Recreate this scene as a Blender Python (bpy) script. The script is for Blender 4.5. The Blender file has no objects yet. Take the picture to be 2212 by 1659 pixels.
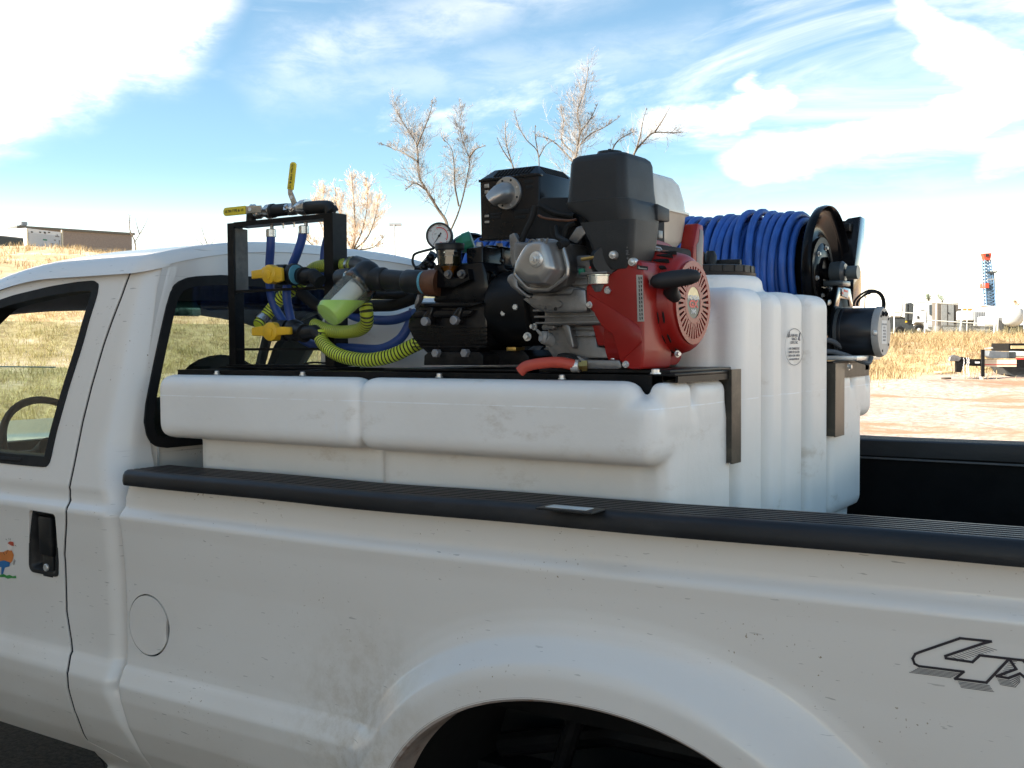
import bpy, bmesh, math, random
import numpy as np
from mathutils import Vector, Matrix
random.seed(7); np.random.seed(7)
PI = math.pi
sc = bpy.context.scene
COL = sc.collection

# ------------------------------------------------------------------ camera
CAM = np.array([0.0, -1.83, 1.73])
yaw, pitch, roll = math.radians(33.5), math.radians(-2.06), math.radians(0.37)
FWD = np.array([-math.sin(yaw)*math.cos(pitch), math.cos(yaw)*math.cos(pitch), math.sin(pitch)])
_r0 = np.array([math.cos(yaw), math.sin(yaw), 0.0]); _u0 = np.cross(_r0, FWD)
RGT = _r0*math.cos(roll)-_u0*math.sin(roll); UPV = np.cross(RGT, FWD)
cd = bpy.data.cameras.new('camera'); cam = bpy.data.objects.new('camera', cd); COL.objects.link(cam)
m = Matrix(((RGT[0], UPV[0], -FWD[0], CAM[0]), (RGT[1], UPV[1], -FWD[1], CAM[1]), (RGT[2], UPV[2], -FWD[2], CAM[2]), (0, 0, 0, 1)))
cam.matrix_world = m
cd.sensor_width = 36; cd.lens = 36*2350/2212; cd.clip_start = 0.02; cd.clip_end = 6000
sc.camera = cam
sc.render.resolution_x = 1024; sc.render.resolution_y = 768

# ------------------------------------------------------------------ sun, sky, exposure
SUN_EL, SUN_AZ = math.radians(34), math.radians(222)      # azimuth clockwise from +y
sun_vec = Vector((math.sin(SUN_AZ)*math.cos(SUN_EL), math.cos(SUN_AZ)*math.cos(SUN_EL), math.sin(SUN_EL)))
sd = bpy.data.lights.new('sun', 'SUN'); sun = bpy.data.objects.new('sun', sd); COL.objects.link(sun)
sd.energy = 2.3; sd.angle = math.radians(0.5); sd.color = (1.0, 0.94, 0.84)
sun.rotation_euler = (-sun_vec).to_track_quat('-Z', 'Y').to_euler()
sun.location = (0, -20, 30)
sc.view_settings.view_transform = 'Standard'; sc.view_settings.look = 'None'
sc.view_settings.exposure = 3.3; sc.view_settings.gamma = 1
sc.view_settings.use_curve_mapping = False

class NT:
    """small helper to chain shader nodes"""
    def __init__(s, tree): s.t = tree; s.n = tree.nodes; s.l = tree.links
    def add(s, typ, **kw):
        n = s.n.new(typ)
        for k, v in kw.items(): setattr(n, k, v)
        return n
    def put(s, sock, v):
        if isinstance(v, bpy.types.NodeSocket): s.l.new(v, sock)
        else:
            if isinstance(v, (tuple, list)) and len(v) == 3 and len(getattr(sock, 'default_value', (0,))) == 4: v = tuple(v)+(1,)
            sock.default_value = v
    def math(s, op, a, b=0.0, c=None, clamp=False):
        n = s.add('ShaderNodeMath', operation=op, use_clamp=clamp)
        s.put(n.inputs[0], a); s.put(n.inputs[1], b)
        if c is not None: s.put(n.inputs[2], c)
        return n.outputs[0]
    def sstep(s, v, a, b):
        n = s.add('ShaderNodeMapRange', interpolation_type='SMOOTHSTEP')
        s.put(n.inputs[0], v); s.put(n.inputs[1], a); s.put(n.inputs[2], b)
        return n.outputs[0]
    def noise(s, vec, scale, detail=3, rough=0.55, dist=0.0):
        n = s.add('ShaderNodeTexNoise'); s.put(n.inputs['Vector'], vec)
        n.inputs['Scale'].default_value = scale; n.inputs['Detail'].default_value = detail
        n.inputs['Roughness'].default_value = rough; n.inputs['Distortion'].default_value = dist
        return n.outputs[0]
    def mapping(s, vec, scale=(1, 1, 1), rot=(0, 0, 0), loc=(0, 0, 0)):
        n = s.add('ShaderNodeMapping'); s.put(n.inputs[0], vec)
        n.inputs['Scale'].default_value = scale; n.inputs['Rotation'].default_value = rot; n.inputs['Location'].default_value = loc
        return n.outputs[0]
    def mix(s, f, a, b):
        n = s.add('ShaderNodeMix', data_type='RGBA'); s.put(n.inputs[0], f); s.put(n.inputs[6], a); s.put(n.inputs[7], b)
        return n.outputs[2]

w = bpy.data.worlds.new("World"); sc.world = w; w.use_nodes = True
w.node_tree.nodes.clear(); k = NT(w.node_tree)
tc = k.add('ShaderNodeTexCoord').outputs['Generated']
sky = k.add('ShaderNodeTexSky', sky_type='NISHITA', sun_disc=False, sun_elevation=SUN_EL, sun_rotation=SUN_AZ, altitude=1000, air_density=1.0, dust_density=0.6, ozone_density=1.5)
sep = k.add('ShaderNodeSeparateXYZ'); k.put(sep.inputs[0], tc)
X, Y, Z = sep.outputs
az = k.math('ARCTAN2', X, Y); el = k.math('ARCSINE', Z)      # azimuth from +y towards +x, elevation (radians)
wob = k.noise(k.mapping(tc, (3, 3, 7)), 1.6, 3, 0.5); wob2 = k.noise(k.mapping(tc, (2, 2, 5), loc=(3, 1, 2)), 9, 4, 0.65)
azw = k.math('ADD', az, k.math('MULTIPLY', k.math('SUBTRACT', wob, 0.5), 0.09))
elw = k.math('ADD', el, k.math('MULTIPLY', k.math('SUBTRACT', wob2, 0.5), 0.028))
def dir_of(u, v):
    r = FWD+RGT*(u-1106)/2350+UPV*(829.5-v)/2350; r = r/np.linalg.norm(r)
    return math.atan2(r[0], r[1]), math.asin(r[2])
CLOUDS = [ # two ends of a bank of cirrus seen from the yard, width (rad), softness, density
    ((-300, -100), (300, -70), .055, .06, 1.0), ((-400, 60), (60, 20), .05, .06, 1.0), ((-400, 150), (-60, 130), .035, .055, .9),
    ((650, 120), (1300, -60), .004, .045, .22), ((600, 190), (1500, 100), .004, .04, .14),
    ((1980, 20), (2060, 150), .004, .022, .75), ((2030, 120), (2190, 190), .010, .028, .9),
    ((2190, 190), (2010, 270), .008, .025, .9), ((2010, 265), (1600, 350), .006, .026, .6),
    ((1700, 210), (1560, 262), .002, .018, .85), ((1440, 270), (1600, 255), .003, .018, .7),
    ((2250, 330), (2150, 350), .008, .02, .4), ((1450, 430), (2400, 400), .008, .04, .12), ((1640, 180), (1710, 210), .001, .012, .5)]
dens = None
for (a, b, wd, so, am) in CLOUDS:
    a = dir_of(*a); b = dir_of(*b); dx, dy = b[0]-a[0], b[1]-a[1]; L2 = dx*dx+dy*dy
    px = k.math('SUBTRACT', azw, a[0]); py = k.math('SUBTRACT', elw, a[1])
    t = k.math('ADD', k.math('MULTIPLY', px, dx/L2), k.math('MULTIPLY', py, dy/L2), clamp=True)
    ex = k.math('SUBTRACT', px, k.math('MULTIPLY', t, dx)); ey = k.math('SUBTRACT', py, k.math('MULTIPLY', t, dy))
    d = k.math('SQRT', k.math('ADD', k.math('MULTIPLY', ex, ex), k.math('MULTIPLY', ey, ey)))
    c = k.math('MULTIPLY', k.math('SUBTRACT', 1.0, k.sstep(d, wd-so*.25, wd+so)), am)
    dens = c if dens is None else k.math('MAXIMUM', dens, c)
# thin cirrus over the whole dome
cir = k.noise(k.mapping(tc, (1.2, 3.0, 6.0), rot=(0, 0, .6)), 1.6, 8, 0.62, 0.6)
cir = k.math('MULTIPLY', k.sstep(cir, .52, .82), .34)
fine = k.noise(k.mapping(tc, (2, 5, 10), rot=(0, 0, .5)), 4, 8, .65, .4)
dens = k.math('MULTIPLY', dens, k.math('ADD', k.math('MULTIPLY', k.sstep(fine, .30, .66), .75), .36), clamp=True)
dens = k.math('POWER', dens, 1.35)
dens = k.math('MAXIMUM', dens, cir)
haze = k.math('MULTIPLY', k.math('SUBTRACT', 1.0, k.sstep(k.math('ABSOLUTE', el), -.02, .175)), .97)
haze = k.math('POWER', haze, 1.55)
dens = k.math('MAXIMUM', dens, haze)
skc = k.mix(1.0, sky.outputs[0], (0.25, 0.285, 0.262))
skc.node.blend_type = 'MULTIPLY'
cc = k.mix(dens, skc, (5.4, 4.55, 3.55))
bg = k.add('ShaderNodeBackground'); k.put(bg.inputs[0], cc); bg.inputs[1].default_value = 0.085
out = k.add('ShaderNodeOutputWorld'); k.l.new(bg.outputs[0], out.inputs[0])

# ------------------------------------------------------------------ measuring: sight line through a point of the photograph met with a plane
ZM = {'0': (0, 0, 3072/2212), '1': (640, 460, .434), '2': (1220, 420, .434), '3': (2040, 600, .3497), '4': (2560, 660, .3135), '5': (440, 1080, .4973), '6': (1500, 1080, .5154), '7': (0, 640, .5185), 'L': (0, 1300, .605), 'B': (1100, 1950, .5425), 'R': (2300, 1750, .349), 'Q': (2500, 1250, .3014), 'T': (900, 180, .5425), 'H': (0, 600, .20796), 'M': (700, 1350, .7233), 'E1': (1500, 720, .2472), 'E2': (1400, 440, .3165), 'E3': (1740, 740, .2411), 'E4': (1200, 660, .2893), 'E5': (2440, 620, .2892)}
def P(z, x, y, X=None, Y=None, Z=None, D=None):
    a, b, s = ZM[z]; kk = 2212/3072
    r = FWD+RGT*((a+x*s)*kk-1106)/2350+UPV*(829.5-(b+y*s)*kk)/2350
    if X is not None: t = (X-CAM[0])/r[0]
    elif Y is not None: t = (Y-CAM[1])/r[1]
    elif Z is not None: t = (Z-CAM[2])/r[2]
    else: t = D
    return Vector(CAM+r*t)

# ------------------------------------------------------------------ materials
MATS = {}
def mat(name, col, rough=.5, metal=0., var=.12, vscale=8., bump=0., bscale=60., coat=0., spec=.5, trans=0., ior=1.45, dirt=0., dirt_col=(.20, .14, .09), dscale=3., sss=0., stretch=(1, 1, 1), alpha=1.):
    m = bpy.data.materials.new(name); m.use_nodes = True; m.node_tree.nodes.clear(); k = NT(m.node_tree)
    tc = k.add('ShaderNodeTexCoord').outputs['Object']; v = k.mapping(tc, stretch)
    p = k.add('ShaderNodeBsdfPrincipled')
    n = k.noise(v, vscale, 5, .6)
    lo = tuple(max(0, c*(1-var)) for c in col); hi = tuple(min(1, c*(1+var)) for c in col)
    c = k.mix(k.sstep(n, .3, .7), lo, hi)
    if dirt > 0:
        dn = k.noise(v, dscale, 7, .7)
        c = k.mix(k.math('MULTIPLY', k.sstep(dn, .48, .75), dirt), c, dirt_col)
    k.put(p.inputs['Base Color'], c)
    k.put(p.inputs['Roughness'], k.math('ADD', k.math('MULTIPLY', k.math('SUBTRACT', k.noise(v, vscale*2.3, 4), .5), .25*rough+.04), rough, clamp=True))
    p.inputs['Metallic'].default_value = metal; p.inputs['Coat Weight'].default_value = coat; p.inputs['Coat Roughness'].default_value = .06
    p.inputs['Specular IOR Level'].default_value = spec; p.inputs['Transmission Weight'].default_value = trans; p.inputs['IOR'].default_value = ior
    if sss: p.inputs['Subsurface Weight'].default_value = sss; p.inputs['Subsurface Radius'].default_value = (.03, .03, .03)
    p.inputs['Alpha'].default_value = alpha
    if bump:
        b = k.add('ShaderNodeBump'); b.inputs['Strength'].default_value = bump; b.inputs['Distance'].default_value = .002
        k.put(b.inputs['Height'], k.noise(v, bscale, 4, .6)); k.l.new(b.outputs[0], p.inputs['Normal'])
    o = k.add('ShaderNodeOutputMaterial'); k.l.new(p.outputs[0], o.inputs[0])
    MATS[name] = m; return m
def flat(name, col, rough=.6, emit=0): return mat(name, col, rough, var=.05)

# truck paint: white clear-coated paint, road film, splashes and small scratches
def paint_mat():
    m = bpy.data.materials.new('truck_paint'); m.use_nodes = True; m.node_tree.nodes.clear(); k = NT(m.node_tree)
    tc = k.add('ShaderNodeTexCoord').outputs['Object']; s = k.add('ShaderNodeSeparateXYZ'); k.put(s.inputs[0], tc)
    p = k.add('ShaderNodeBsdfPrincipled')
    base = (.78, .735, .67)
    film = k.noise(k.mapping(tc, (1, 1, 1.6)), 1.3, 4, .5)
    low = k.math('SUBTRACT', 1.0, k.sstep(s.outputs[2], .75, 1.25))
    f = k.math('MULTIPLY', k.sstep(film, .30, .80), k.math('ADD', k.math('MULTIPLY', low, .40), .10))
    c = k.mix(f, base, (.46, .36, .27))
    # mud thrown forward of the rear wheel
    dx = k.math('ADD', s.outputs[0], 1.62); dz = k.math('SUBTRACT', s.outputs[2], .86)
    d = k.math('SQRT', k.math('ADD', k.math('MULTIPLY', dx, dx), k.math('MULTIPLY', dz, dz)))
    mud = k.math('MULTIPLY', k.math('SUBTRACT', 1.0, k.sstep(d, .02, .34)), k.sstep(k.noise(tc, 26, 8, .75), .36, .70))
    c = k.mix(k.math('MULTIPLY', mud, .5), c, (.42, .33, .21))
    # short slanting marks
    v = k.mapping(tc, (22, 1, 150), rot=(0, .12, 0))
    sc_ = k.sstep(k.noise(v, 1.0, 2, .5), .685, .71); where = k.sstep(k.noise(tc, 3.1, 3, .6), .40, .60)
    c = k.mix(k.math('MULTIPLY', k.math('MULTIPLY', sc_, where), .5), c, (.16, .13, .10))
    sp = k.sstep(k.noise(tc, 120, 2, .5), .70, .73); spw = k.sstep(k.noise(k.mapping(tc, (1, 1, 1), loc=(4, 2, 1)), 4.0, 3, .6), .50, .66)
    c = k.mix(k.math('MULTIPLY', k.math('MULTIPLY', sp, spw), .8), c, (.24, .15, .05))
    k.put(p.inputs['Base Color'], c)
    k.put(p.inputs['Roughness'], k.math('ADD', .27, k.math('MULTIPLY', film, .16)))
    p.inputs['Coat Weight'].default_value = .5; p.inputs['Coat Roughness'].default_value = .08
    b = k.add('ShaderNodeBump'); b.inputs['Strength'].default_value = .12; b.inputs['Distance'].default_value = .001
    k.put(b.inputs['Height'], k.noise(tc, 180, 3, .6)); k.l.new(b.outputs[0], p.inputs['Normal'])
    o = k.add('ShaderNodeOutputMaterial'); k.l.new(p.outputs[0], o.inputs[0]); return m
paint = paint_mat()
def poly_mat():
    m = bpy.data.materials.new('natural_polyethylene'); m.use_nodes = True; m.node_tree.nodes.clear(); k = NT(m.node_tree)
    tc = k.add('ShaderNodeTexCoord').outputs['Object']
    p = k.add('ShaderNodeBsdfPrincipled')
    n = k.noise(tc, 2.0, 6, .6)
    c = k.mix(k.sstep(n, .3, .7), (.80, .765, .71), (.88, .845, .79))
    st = k.math('MULTIPLY', k.sstep(k.noise(k.mapping(tc, (1.2, 1, 2.2)), 5.5, 7, .68), .56, .74), .42)
    c = k.mix(st, c, (.42, .33, .22))
    streak = k.math('MULTIPLY', k.sstep(k.noise(k.mapping(tc, (30, 30, 2.5)), 1.0, 4, .6), .60, .78), .35)
    c = k.mix(streak, c, (.86, .87, .88))
    sp_ = k.add('ShaderNodeSeparateXYZ'); k.put(sp_.inputs[0], tc)
    ln = k.math('LESS_THAN', k.math('ABSOLUTE', k.math('SUBTRACT', sp_.outputs[2], k.math('ADD', 1.599, k.math('MULTIPLY', k.noise(tc, 6, 2), .002)))), .0013)
    c = k.mix(k.math('MULTIPLY', ln, k.math('MULTIPLY', k.sstep(k.noise(tc, 14, 4, .7), .35, .6), .8)), c, (.97, .97, .97))
    k.put(p.inputs['Base Color'], c)
    k.put(p.inputs['Roughness'], k.math('ADD', .30, k.math('MULTIPLY', k.noise(tc, 9, 6, .7), .3)))
    p.inputs['Subsurface Weight'].default_value = .25; p.inputs['Subsurface Radius'].default_value = (.02, .02, .02); p.inputs['Subsurface Scale'].default_value = .6
    b = k.add('ShaderNodeBump'); b.inputs['Strength'].default_value = .35; b.inputs['Distance'].default_value = .003
    k.put(b.inputs['Height'], k.math('ADD', k.noise(tc, 22, 5, .6), k.math('MULTIPLY', k.noise(tc, 260, 3, .6), .15))); k.l.new(b.outputs[0], p.inputs['Normal'])
    o = k.add('ShaderNodeOutputMaterial'); k.l.new(p.outputs[0], o.inputs[0]); return m
poly = poly_mat()
black_paint = mat('black_gloss_enamel', (.007, .007, .008), .22, var=.3, spec=.2, coat=.15, dirt=.15, dirt_col=(.06, .055, .05), dscale=14, bump=.08)
black_steel = mat('black_painted_steel', (.007, .007, .0075), .40, var=.3, spec=.18, dirt=.3, dirt_col=(.05, .045, .04), dscale=20, bump=.15)
black_plastic = mat('black_plastic', (.013, .0135, .014), .45, var=.2, spec=.4, dirt=.2, dirt_col=(.08, .07, .06), dscale=18, bump=.12, bscale=300)
bumpy_plastic = mat('air_cleaner_plastic', (.021, .022, .023), .50, spec=.4, var=.12, bump=.25, bscale=500, dirt=.2, dirt_col=(.06, .06, .06), dscale=9)
rail_plastic = mat('rail_cap_plastic', (.013, .014, .016), .42, spec=.4, var=.25, vscale=14, dirt=.5, dirt_col=(.045, .043, .042), dscale=7, bump=.2, bscale=220, stretch=(.35, 1, 1))
rubber = mat('rubber', (.012, .012, .012), .7, spec=.3, var=.25, dirt=.3, dirt_col=(.06, .055, .045), bump=.2)
liner_mat = mat('bed_liner', (.0045, .0045, .0045), .6, spec=.15, var=.3, dirt=.25, dirt_col=(.02, .018, .016), dscale=6, bump=.3)
alu = mat('cast_aluminium', (.21, .205, .20), .42, metal=.75, var=.25, dirt=.45, dirt_col=(.12, .10, .08), dscale=22, bump=.5, bscale=160)
alu_smooth = mat('painted_aluminium', (.37, .355, .335), .30, metal=.65, var=.10, vscale=5, dirt=.18, dirt_col=(.20, .17, .13), dscale=16, bump=.08)
steel = mat('stainless_steel', (.50, .49, .47), .25, metal=.9, var=.15, dirt=.3, dirt_col=(.2, .17, .14), dscale=40)
galv = mat('zinc_bolt', (.62, .61, .58), .35, metal=.6, var=.2, dirt=.3, dirt_col=(.3, .25, .2), dscale=60)
brass = mat('brass', (.50, .33, .10), .3, metal=.85, var=.2, dirt=.3)
zinc_rainbow = mat('zinc_chromate', (.55, .60, .55), .22, metal=.8, var=.3, vscale=14, dirt=.25, dirt_col=(.45, .25, .45), dscale=9)
red = mat('engine_red_enamel', (.27, .012, .009), .36, var=.12, spec=.35, coat=.08, dirt=.18, dirt_col=(.14, .05, .03), dscale=12)
blue_rub = mat('blue_hose_rubber', (.022, .095, .37), .42, var=.18, vscale=14, dirt=.25, dirt_col=(.09, .13, .25), dscale=18, bump=.08)
blue_dark = mat('blue_spray_hose_rubber', (.020, .055, .22), .45, var=.18, dirt=.3, dirt_col=(.05, .06, .10))
yel_hose = mat('yellow_green_suction_hose', (.52, .60, .05), .40, var=.15, dirt=.25, dirt_col=(.30, .30, .08), dscale=20)
yel_groove = mat('dark_hose_helix', (.05, .055, .02), .5)
yel = mat('yellow_valve_plastic', (.72, .42, .02), .42, var=.10, dirt=.25, dirt_col=(.35, .22, .03), dscale=30)
yel_lever = mat('yellow_lever_vinyl', (.70, .56, .04), .45, var=.08, dirt=.2, dirt_col=(.3, .25, .06), dscale=30)
ink = mat('black_print', (.02, .02, .02), .6)
ink_grey = mat('grey_print', (.16, .16, .17), .6)
white_pl = mat('white_plastic', (.62, .61, .56), .35, var=.06, dirt=.2, dirt_col=(.4, .33, .22), dscale=10)
cream = mat('cream_fuel_tank_plastic', (.68, .65, .56), .33, var=.08, dirt=.3, dirt_col=(.36, .28, .17), dscale=9, coat=.2)
green = mat('green_plastic', (.015, .16, .095), .5, var=.15)
red_hose = mat('red_rubber', (.44, .06, .035), .5, var=.15, dirt=.2, dirt_col=(.25, .1, .07), dscale=20)
rust = mat('rusty_brown_plastic', (.11, .045, .02), .5, var=.3, vscale=30)
blue_tape = mat('blue_thread_sealant', (.10, .30, .38), .5)
label_white = mat('label_white', (.68, .68, .66), .5, var=.04)
label_silver = mat('label_silver', (.40, .41, .40), .3, metal=.6, var=.1)
label_grey = mat('label_dark_green', (.03, .055, .05), .35, var=.1)
label_gold = mat('label_brushed_gold', (.42, .36, .22), .3, metal=.5, var=.15, vscale=30)
label_red = mat('label_red', (.70, .04, .03), .4)
seat_mat = mat('seat_vinyl', (.06, .06, .065), .6, var=.15, bump=.3)
liner_in = mat('grey_headliner', (.16, .165, .17), .8)
dark_in = mat('dark_cab_trim', (.03, .03, .032), .7)
void = mat('shadowed_steel', (.008, .008, .008), .8)
def glass_mat(name, tint, refl=1.0):
    m = bpy.data.materials.new(name); m.use_nodes = True; m.node_tree.nodes.clear(); k = NT(m.node_tree)
    tr = k.add('ShaderNodeBsdfTransparent'); tr.inputs[0].default_value = tint+(1,)
    gl = k.add('ShaderNodeBsdfGlossy'); gl.inputs['Roughness'].default_value = .015; gl.inputs[0].default_value = (refl, refl, refl, 1)
    fr = k.add('ShaderNodeFresnel'); fr.inputs[0].default_value = 1.52
    mx = k.add('ShaderNodeMixShader'); k.put(mx.inputs[0], k.math('MULTIPLY', fr.outputs[0], 1.1, clamp=True)); k.l.new(tr.outputs[0], mx.inputs[1]); k.l.new(gl.outputs[0], mx.inputs[2])
    o = k.add('ShaderNodeOutputMaterial'); k.l.new(mx.outputs[0], o.inputs[0]); return m
glass = glass_mat('tinted_window_glass', (.66, .76, .70)); clear = glass_mat('clear_plastic', (.86, .86, .82)); glass_dark = glass_mat('back_window_glass', (.48, .56, .54))
milky = mat('milky_clear_plastic', (.70, .72, .64), .25, var=.05, alpha=.13)
lime = mat('lime_green_liquid', (.48, .78, .07), .25, var=.1); lime.node_tree.nodes['Principled BSDF'].inputs['Transmission Weight'].default_value = .25
amber = mat('amber_oil', (.60, .26, .02), .2, var=.1, trans=.3)
oil_dark = mat('dark_oil', (.03, .03, .012), .2, trans=.1)

# ------------------------------------------------------------------ object helpers
def tag(o, label=None, cat=None, group=None, kind=None):
    if label: o['label'] = label
    if cat: o['category'] = cat
    if group: o['group'] = group
    if kind: o['kind'] = kind
    return o
def empty(name, loc, label, cat, group=None, rz=0):
    o = bpy.data.objects.new(name, None); COL.objects.link(o); o.location = loc; o.rotation_euler = (0, 0, rz); o.empty_display_size = .1
    bpy.context.view_layer.update()
    return tag(o, label, cat, group)
def adopt(o, parent):
    if parent is not None:
        o.parent = parent
        mw = parent_matrix(parent)
        o.matrix_parent_inverse = mw.inverted()
def parent_matrix(p):
    m = p.matrix_basis.copy()
    if p.parent is not None: m = parent_matrix(p.parent) @ p.matrix_parent_inverse @ m
    return m
def ob(name, me, ma, parent=None, smooth=35):
    o = bpy.data.objects.new(name, me); COL.objects.link(o)
    if not isinstance(ma, (list, tuple)): ma = [ma]
    for x in ma: me.materials.append(x)
    if smooth is not None:
        me.polygons.foreach_set('use_smooth', [True]*len(me.polygons))
        if smooth < 179: me.set_sharp_from_angle(angle=math.radians(smooth))
    me.update()
    adopt(o, parent); return o
def frame_of(d):
    d = Vector(d).normalized(); a = Vector((0, 0, 1)) if abs(d.z) < .9 else Vector((1, 0, 0))
    x = d.cross(a).normalized(); return x, d.cross(x).normalized(), d
class MB:
    """collects shapes (world coordinates) for one mesh"""
    def __init__(s): s.v = []; s.f = []; s.m = []; s.mi = 0
    def raw(s, v, f):
        n = len(s.v); s.v += [tuple(p) for p in v]; s.f += [tuple(n+i for i in q) for q in f]; s.m += [s.mi]*len(f); return s
    def box(s, x0, x1, y0, y1, z0, z1, bev=0, M=None, seg=2):
        bm = bmesh.new(); bmesh.ops.create_cube(bm, size=1)
        for v in bm.verts: v.co = Vector(((x0+x1)/2+v.co.x*(x1-x0), (y0+y1)/2+v.co.y*(y1-y0), (z0+z1)/2+v.co.z*(z1-z0)))
        if bev: bmesh.ops.bevel(bm, geom=list(bm.edges), offset=bev, segments=seg, profile=.5, affect='EDGES', clamp_overlap=True)
        s.take(bm, M); return s
    def take(s, bm, M=None):
        bm.verts.index_update()
        vs = [(M @ v.co) if M else v.co.copy() for v in bm.verts]
        s.raw(vs, [[v.index for v in f.verts] for f in bm.faces]); bm.free()
    def cyl(s, a, b, r0, r1=None, n=20, caps=True, bev=0):
        a = Vector(a); b = Vector(b); r1 = r0 if r1 is None else r1
        prof = [(0, r0), (1, r1)]
        L = (b-a).length
        if bev: t = bev/L; prof = [(0, r0-bev), (t, r0), (1-t, r1), (1, r1-bev)]
        return s.lathe(a, b, prof, n, caps)
    def lathe(s, a, b, prof, n=24, caps=True):
        a = Vector(a); b = Vector(b); x, y, d = frame_of(b-a); L = (b-a).length
        v = []; f = []
        for t, r in prof:
            for i in range(n):
                th = 2*PI*i/n; v.append(a+d*(t*L)+(x*math.cos(th)+y*math.sin(th))*r)
        for j in range(len(prof)-1):
            for i in range(n): i2 = (i+1) % n; f.append((j*n+i, j*n+i2, (j+1)*n+i2, (j+1)*n+i))
        if caps: f.append(tuple(range(n-1, -1, -1))); f.append(tuple((len(prof)-1)*n+i for i in range(n)))
        return s.raw(v, f)
    def tube(s, pts, r, n=10, caps=True, rib=None):
        pts = [Vector(p) for p in pts]; v = []; f = []; pu = None
        N = len(pts)
        for i, p in enumerate(pts):
            d = (pts[min(i+1, N-1)]-pts[max(i-1, 0)]).normalized()
            if pu is None: x, y, _ = frame_of(d)
            else:
                x = (pu-d*pu.dot(d)).normalized(); y = d.cross(x)
            pu = x; rr = r[i] if isinstance(r, (list, tuple)) else r
            for q in range(n):
                th = 2*PI*q/n; v.append(p+(x*math.cos(th)+y*math.sin(th))*rr)
        for j in range(N-1):
            for i in range(n): i2 = (i+1) % n; f.append((j*n+i, j*n+i2, (j+1)*n+i2, (j+1)*n+i))
        if caps: f.append(tuple(range(n-1, -1, -1))); f.append(tuple((N-1)*n+i for i in range(n)))
        return s.raw(v, f)
    def prism(s, poly, e, bev=0, seg=2):
        """polygon (3d points) extruded by vector e"""
        bm = bmesh.new(); e = Vector(e)
        lo = [bm.verts.new(Vector(p)) for p in poly]; hi = [bm.verts.new(Vector(p)+e) for p in poly]
        n = len(poly); bm.faces.new(lo[::-1]); bm.faces.new(hi)
        for i in range(n): bm.faces.new((lo[i], lo[(i+1) % n], hi[(i+1) % n], hi[i]))
        bmesh.ops.recalc_face_normals(bm, faces=list(bm.faces))
        if bev: bmesh.ops.bevel(bm, geom=list(bm.edges), offset=bev, segments=seg, profile=.5, affect='EDGES', clamp_overlap=True)
        s.take(bm); return s
    def ell(s, c, r, n=16, M=None):
        bm = bmesh.new(); bmesh.ops.create_uvsphere(bm, u_segments=n, v_segments=max(6, n//2), radius=1)
        for v in bm.verts: v.co = Vector((c[0]+v.co.x*r[0], c[1]+v.co.y*r[1], c[2]+v.co.z*r[2]))
        s.take(bm, M); return s
    def hexbolt(s, c, d, r, h):
        c = Vector(c); d = Vector(d).normalized()
        s.lathe(c, c+d*h*.25, [(0, r*1.35), (1, r*1.3)], 16); s.lathe(c+d*h*.25, c+d*h, [(0, r), (.8, r), (1, r*.8)], 6); return s
    def mesh(s, name):
        me = bpy.data.meshes.new(name); me.from_pydata(s.v, [], s.f)
        me.polygons.foreach_set('material_index', s.m); return me
    def build(s, name, ma, parent=None, smooth=35): return ob(name, s.mesh(name), ma, parent, smooth)
def bez(pts, n=24):
    """smooth curve (Catmull-Rom) through points"""
    P_ = [Vector(p) for p in pts]; P_ = [P_[0]*2-P_[1]]+P_+[P_[-1]*2-P_[-2]]; o = []
    for i in range(1, len(P_)-2):
        for j in range(n):
            t = j/n; a, b, c, d = P_[i-1:i+3]
            o.append(.5*((2*b)+(c-a)*t+(2*a-5*b+4*c-d)*t*t+(3*b-a-3*c+d)*t**3))
    o.append(P_[-2]); return o
def copy_tree(o, parent=None):
    c = o.copy(); COL.objects.link(c); c.parent = parent
    for ch in list(o.children): copy_tree(ch, c)
    return c
def text(name, body, size, origin, ex, ez, ma, parent, extrude=.0003, align='CENTER', xs=1.0, bold=0):
    """flat lettering; ex = reading direction, ez = up direction of the letters"""
    cu = bpy.data.curves.new(name, 'FONT'); cu.body = body; cu.size = size; cu.align_x = align; cu.align_y = 'CENTER'; cu.extrude = extrude; cu.resolution_u = 3; cu.offset = bold
    tmp = bpy.data.objects.new(name, cu); COL.objects.link(tmp)
    dg = bpy.context.evaluated_depsgraph_get(); me = bpy.data.meshes.new_from_object(tmp.evaluated_get(dg))
    bpy.data.objects.remove(tmp)
    ex = Vector(ex).normalized(); ez = Vector(ez).normalized(); n = ex.cross(ez)
    for v in me.vertices: v.co = Vector(origin)+ex*v.co.x*xs+ez*v.co.y+n*v.co.z
    me.materials.clear()
    return ob(name, me, ma, parent, None)
def chaikin(poly, it=2, closed=True, w=.25):
    p = [np.array(q, float) for q in poly]
    for _ in range(it):
        o = []; n = len(p)
        for i in range(n if closed else n-1):
            a, b = p[i], p[(i+1) % n]; o += [a*(1-w)+b*w, a*w+b*(1-w)]
        p = o
    return np.array(p)
def roundpoly(poly, r, n=6):
    """polygon with rounded corners"""
    o = []; N = len(poly); r = r if isinstance(r, (list, tuple)) else [r]*N
    for i in range(N):
        p = np.array(poly[i], float); a = np.array(poly[i-1], float)-p; b = np.array(poly[(i+1) % N], float)-p
        la, lb = np.linalg.norm(a), np.linalg.norm(b); rr = min(r[i], la*.48, lb*.48)
        A = p+a/la*rr; B = p+b/lb*rr
        for j in range(n+1):
            t = j/n; o.append((1-t)**2*A+2*t*(1-t)*p+t*t*B)
    return np.array(o)
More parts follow.
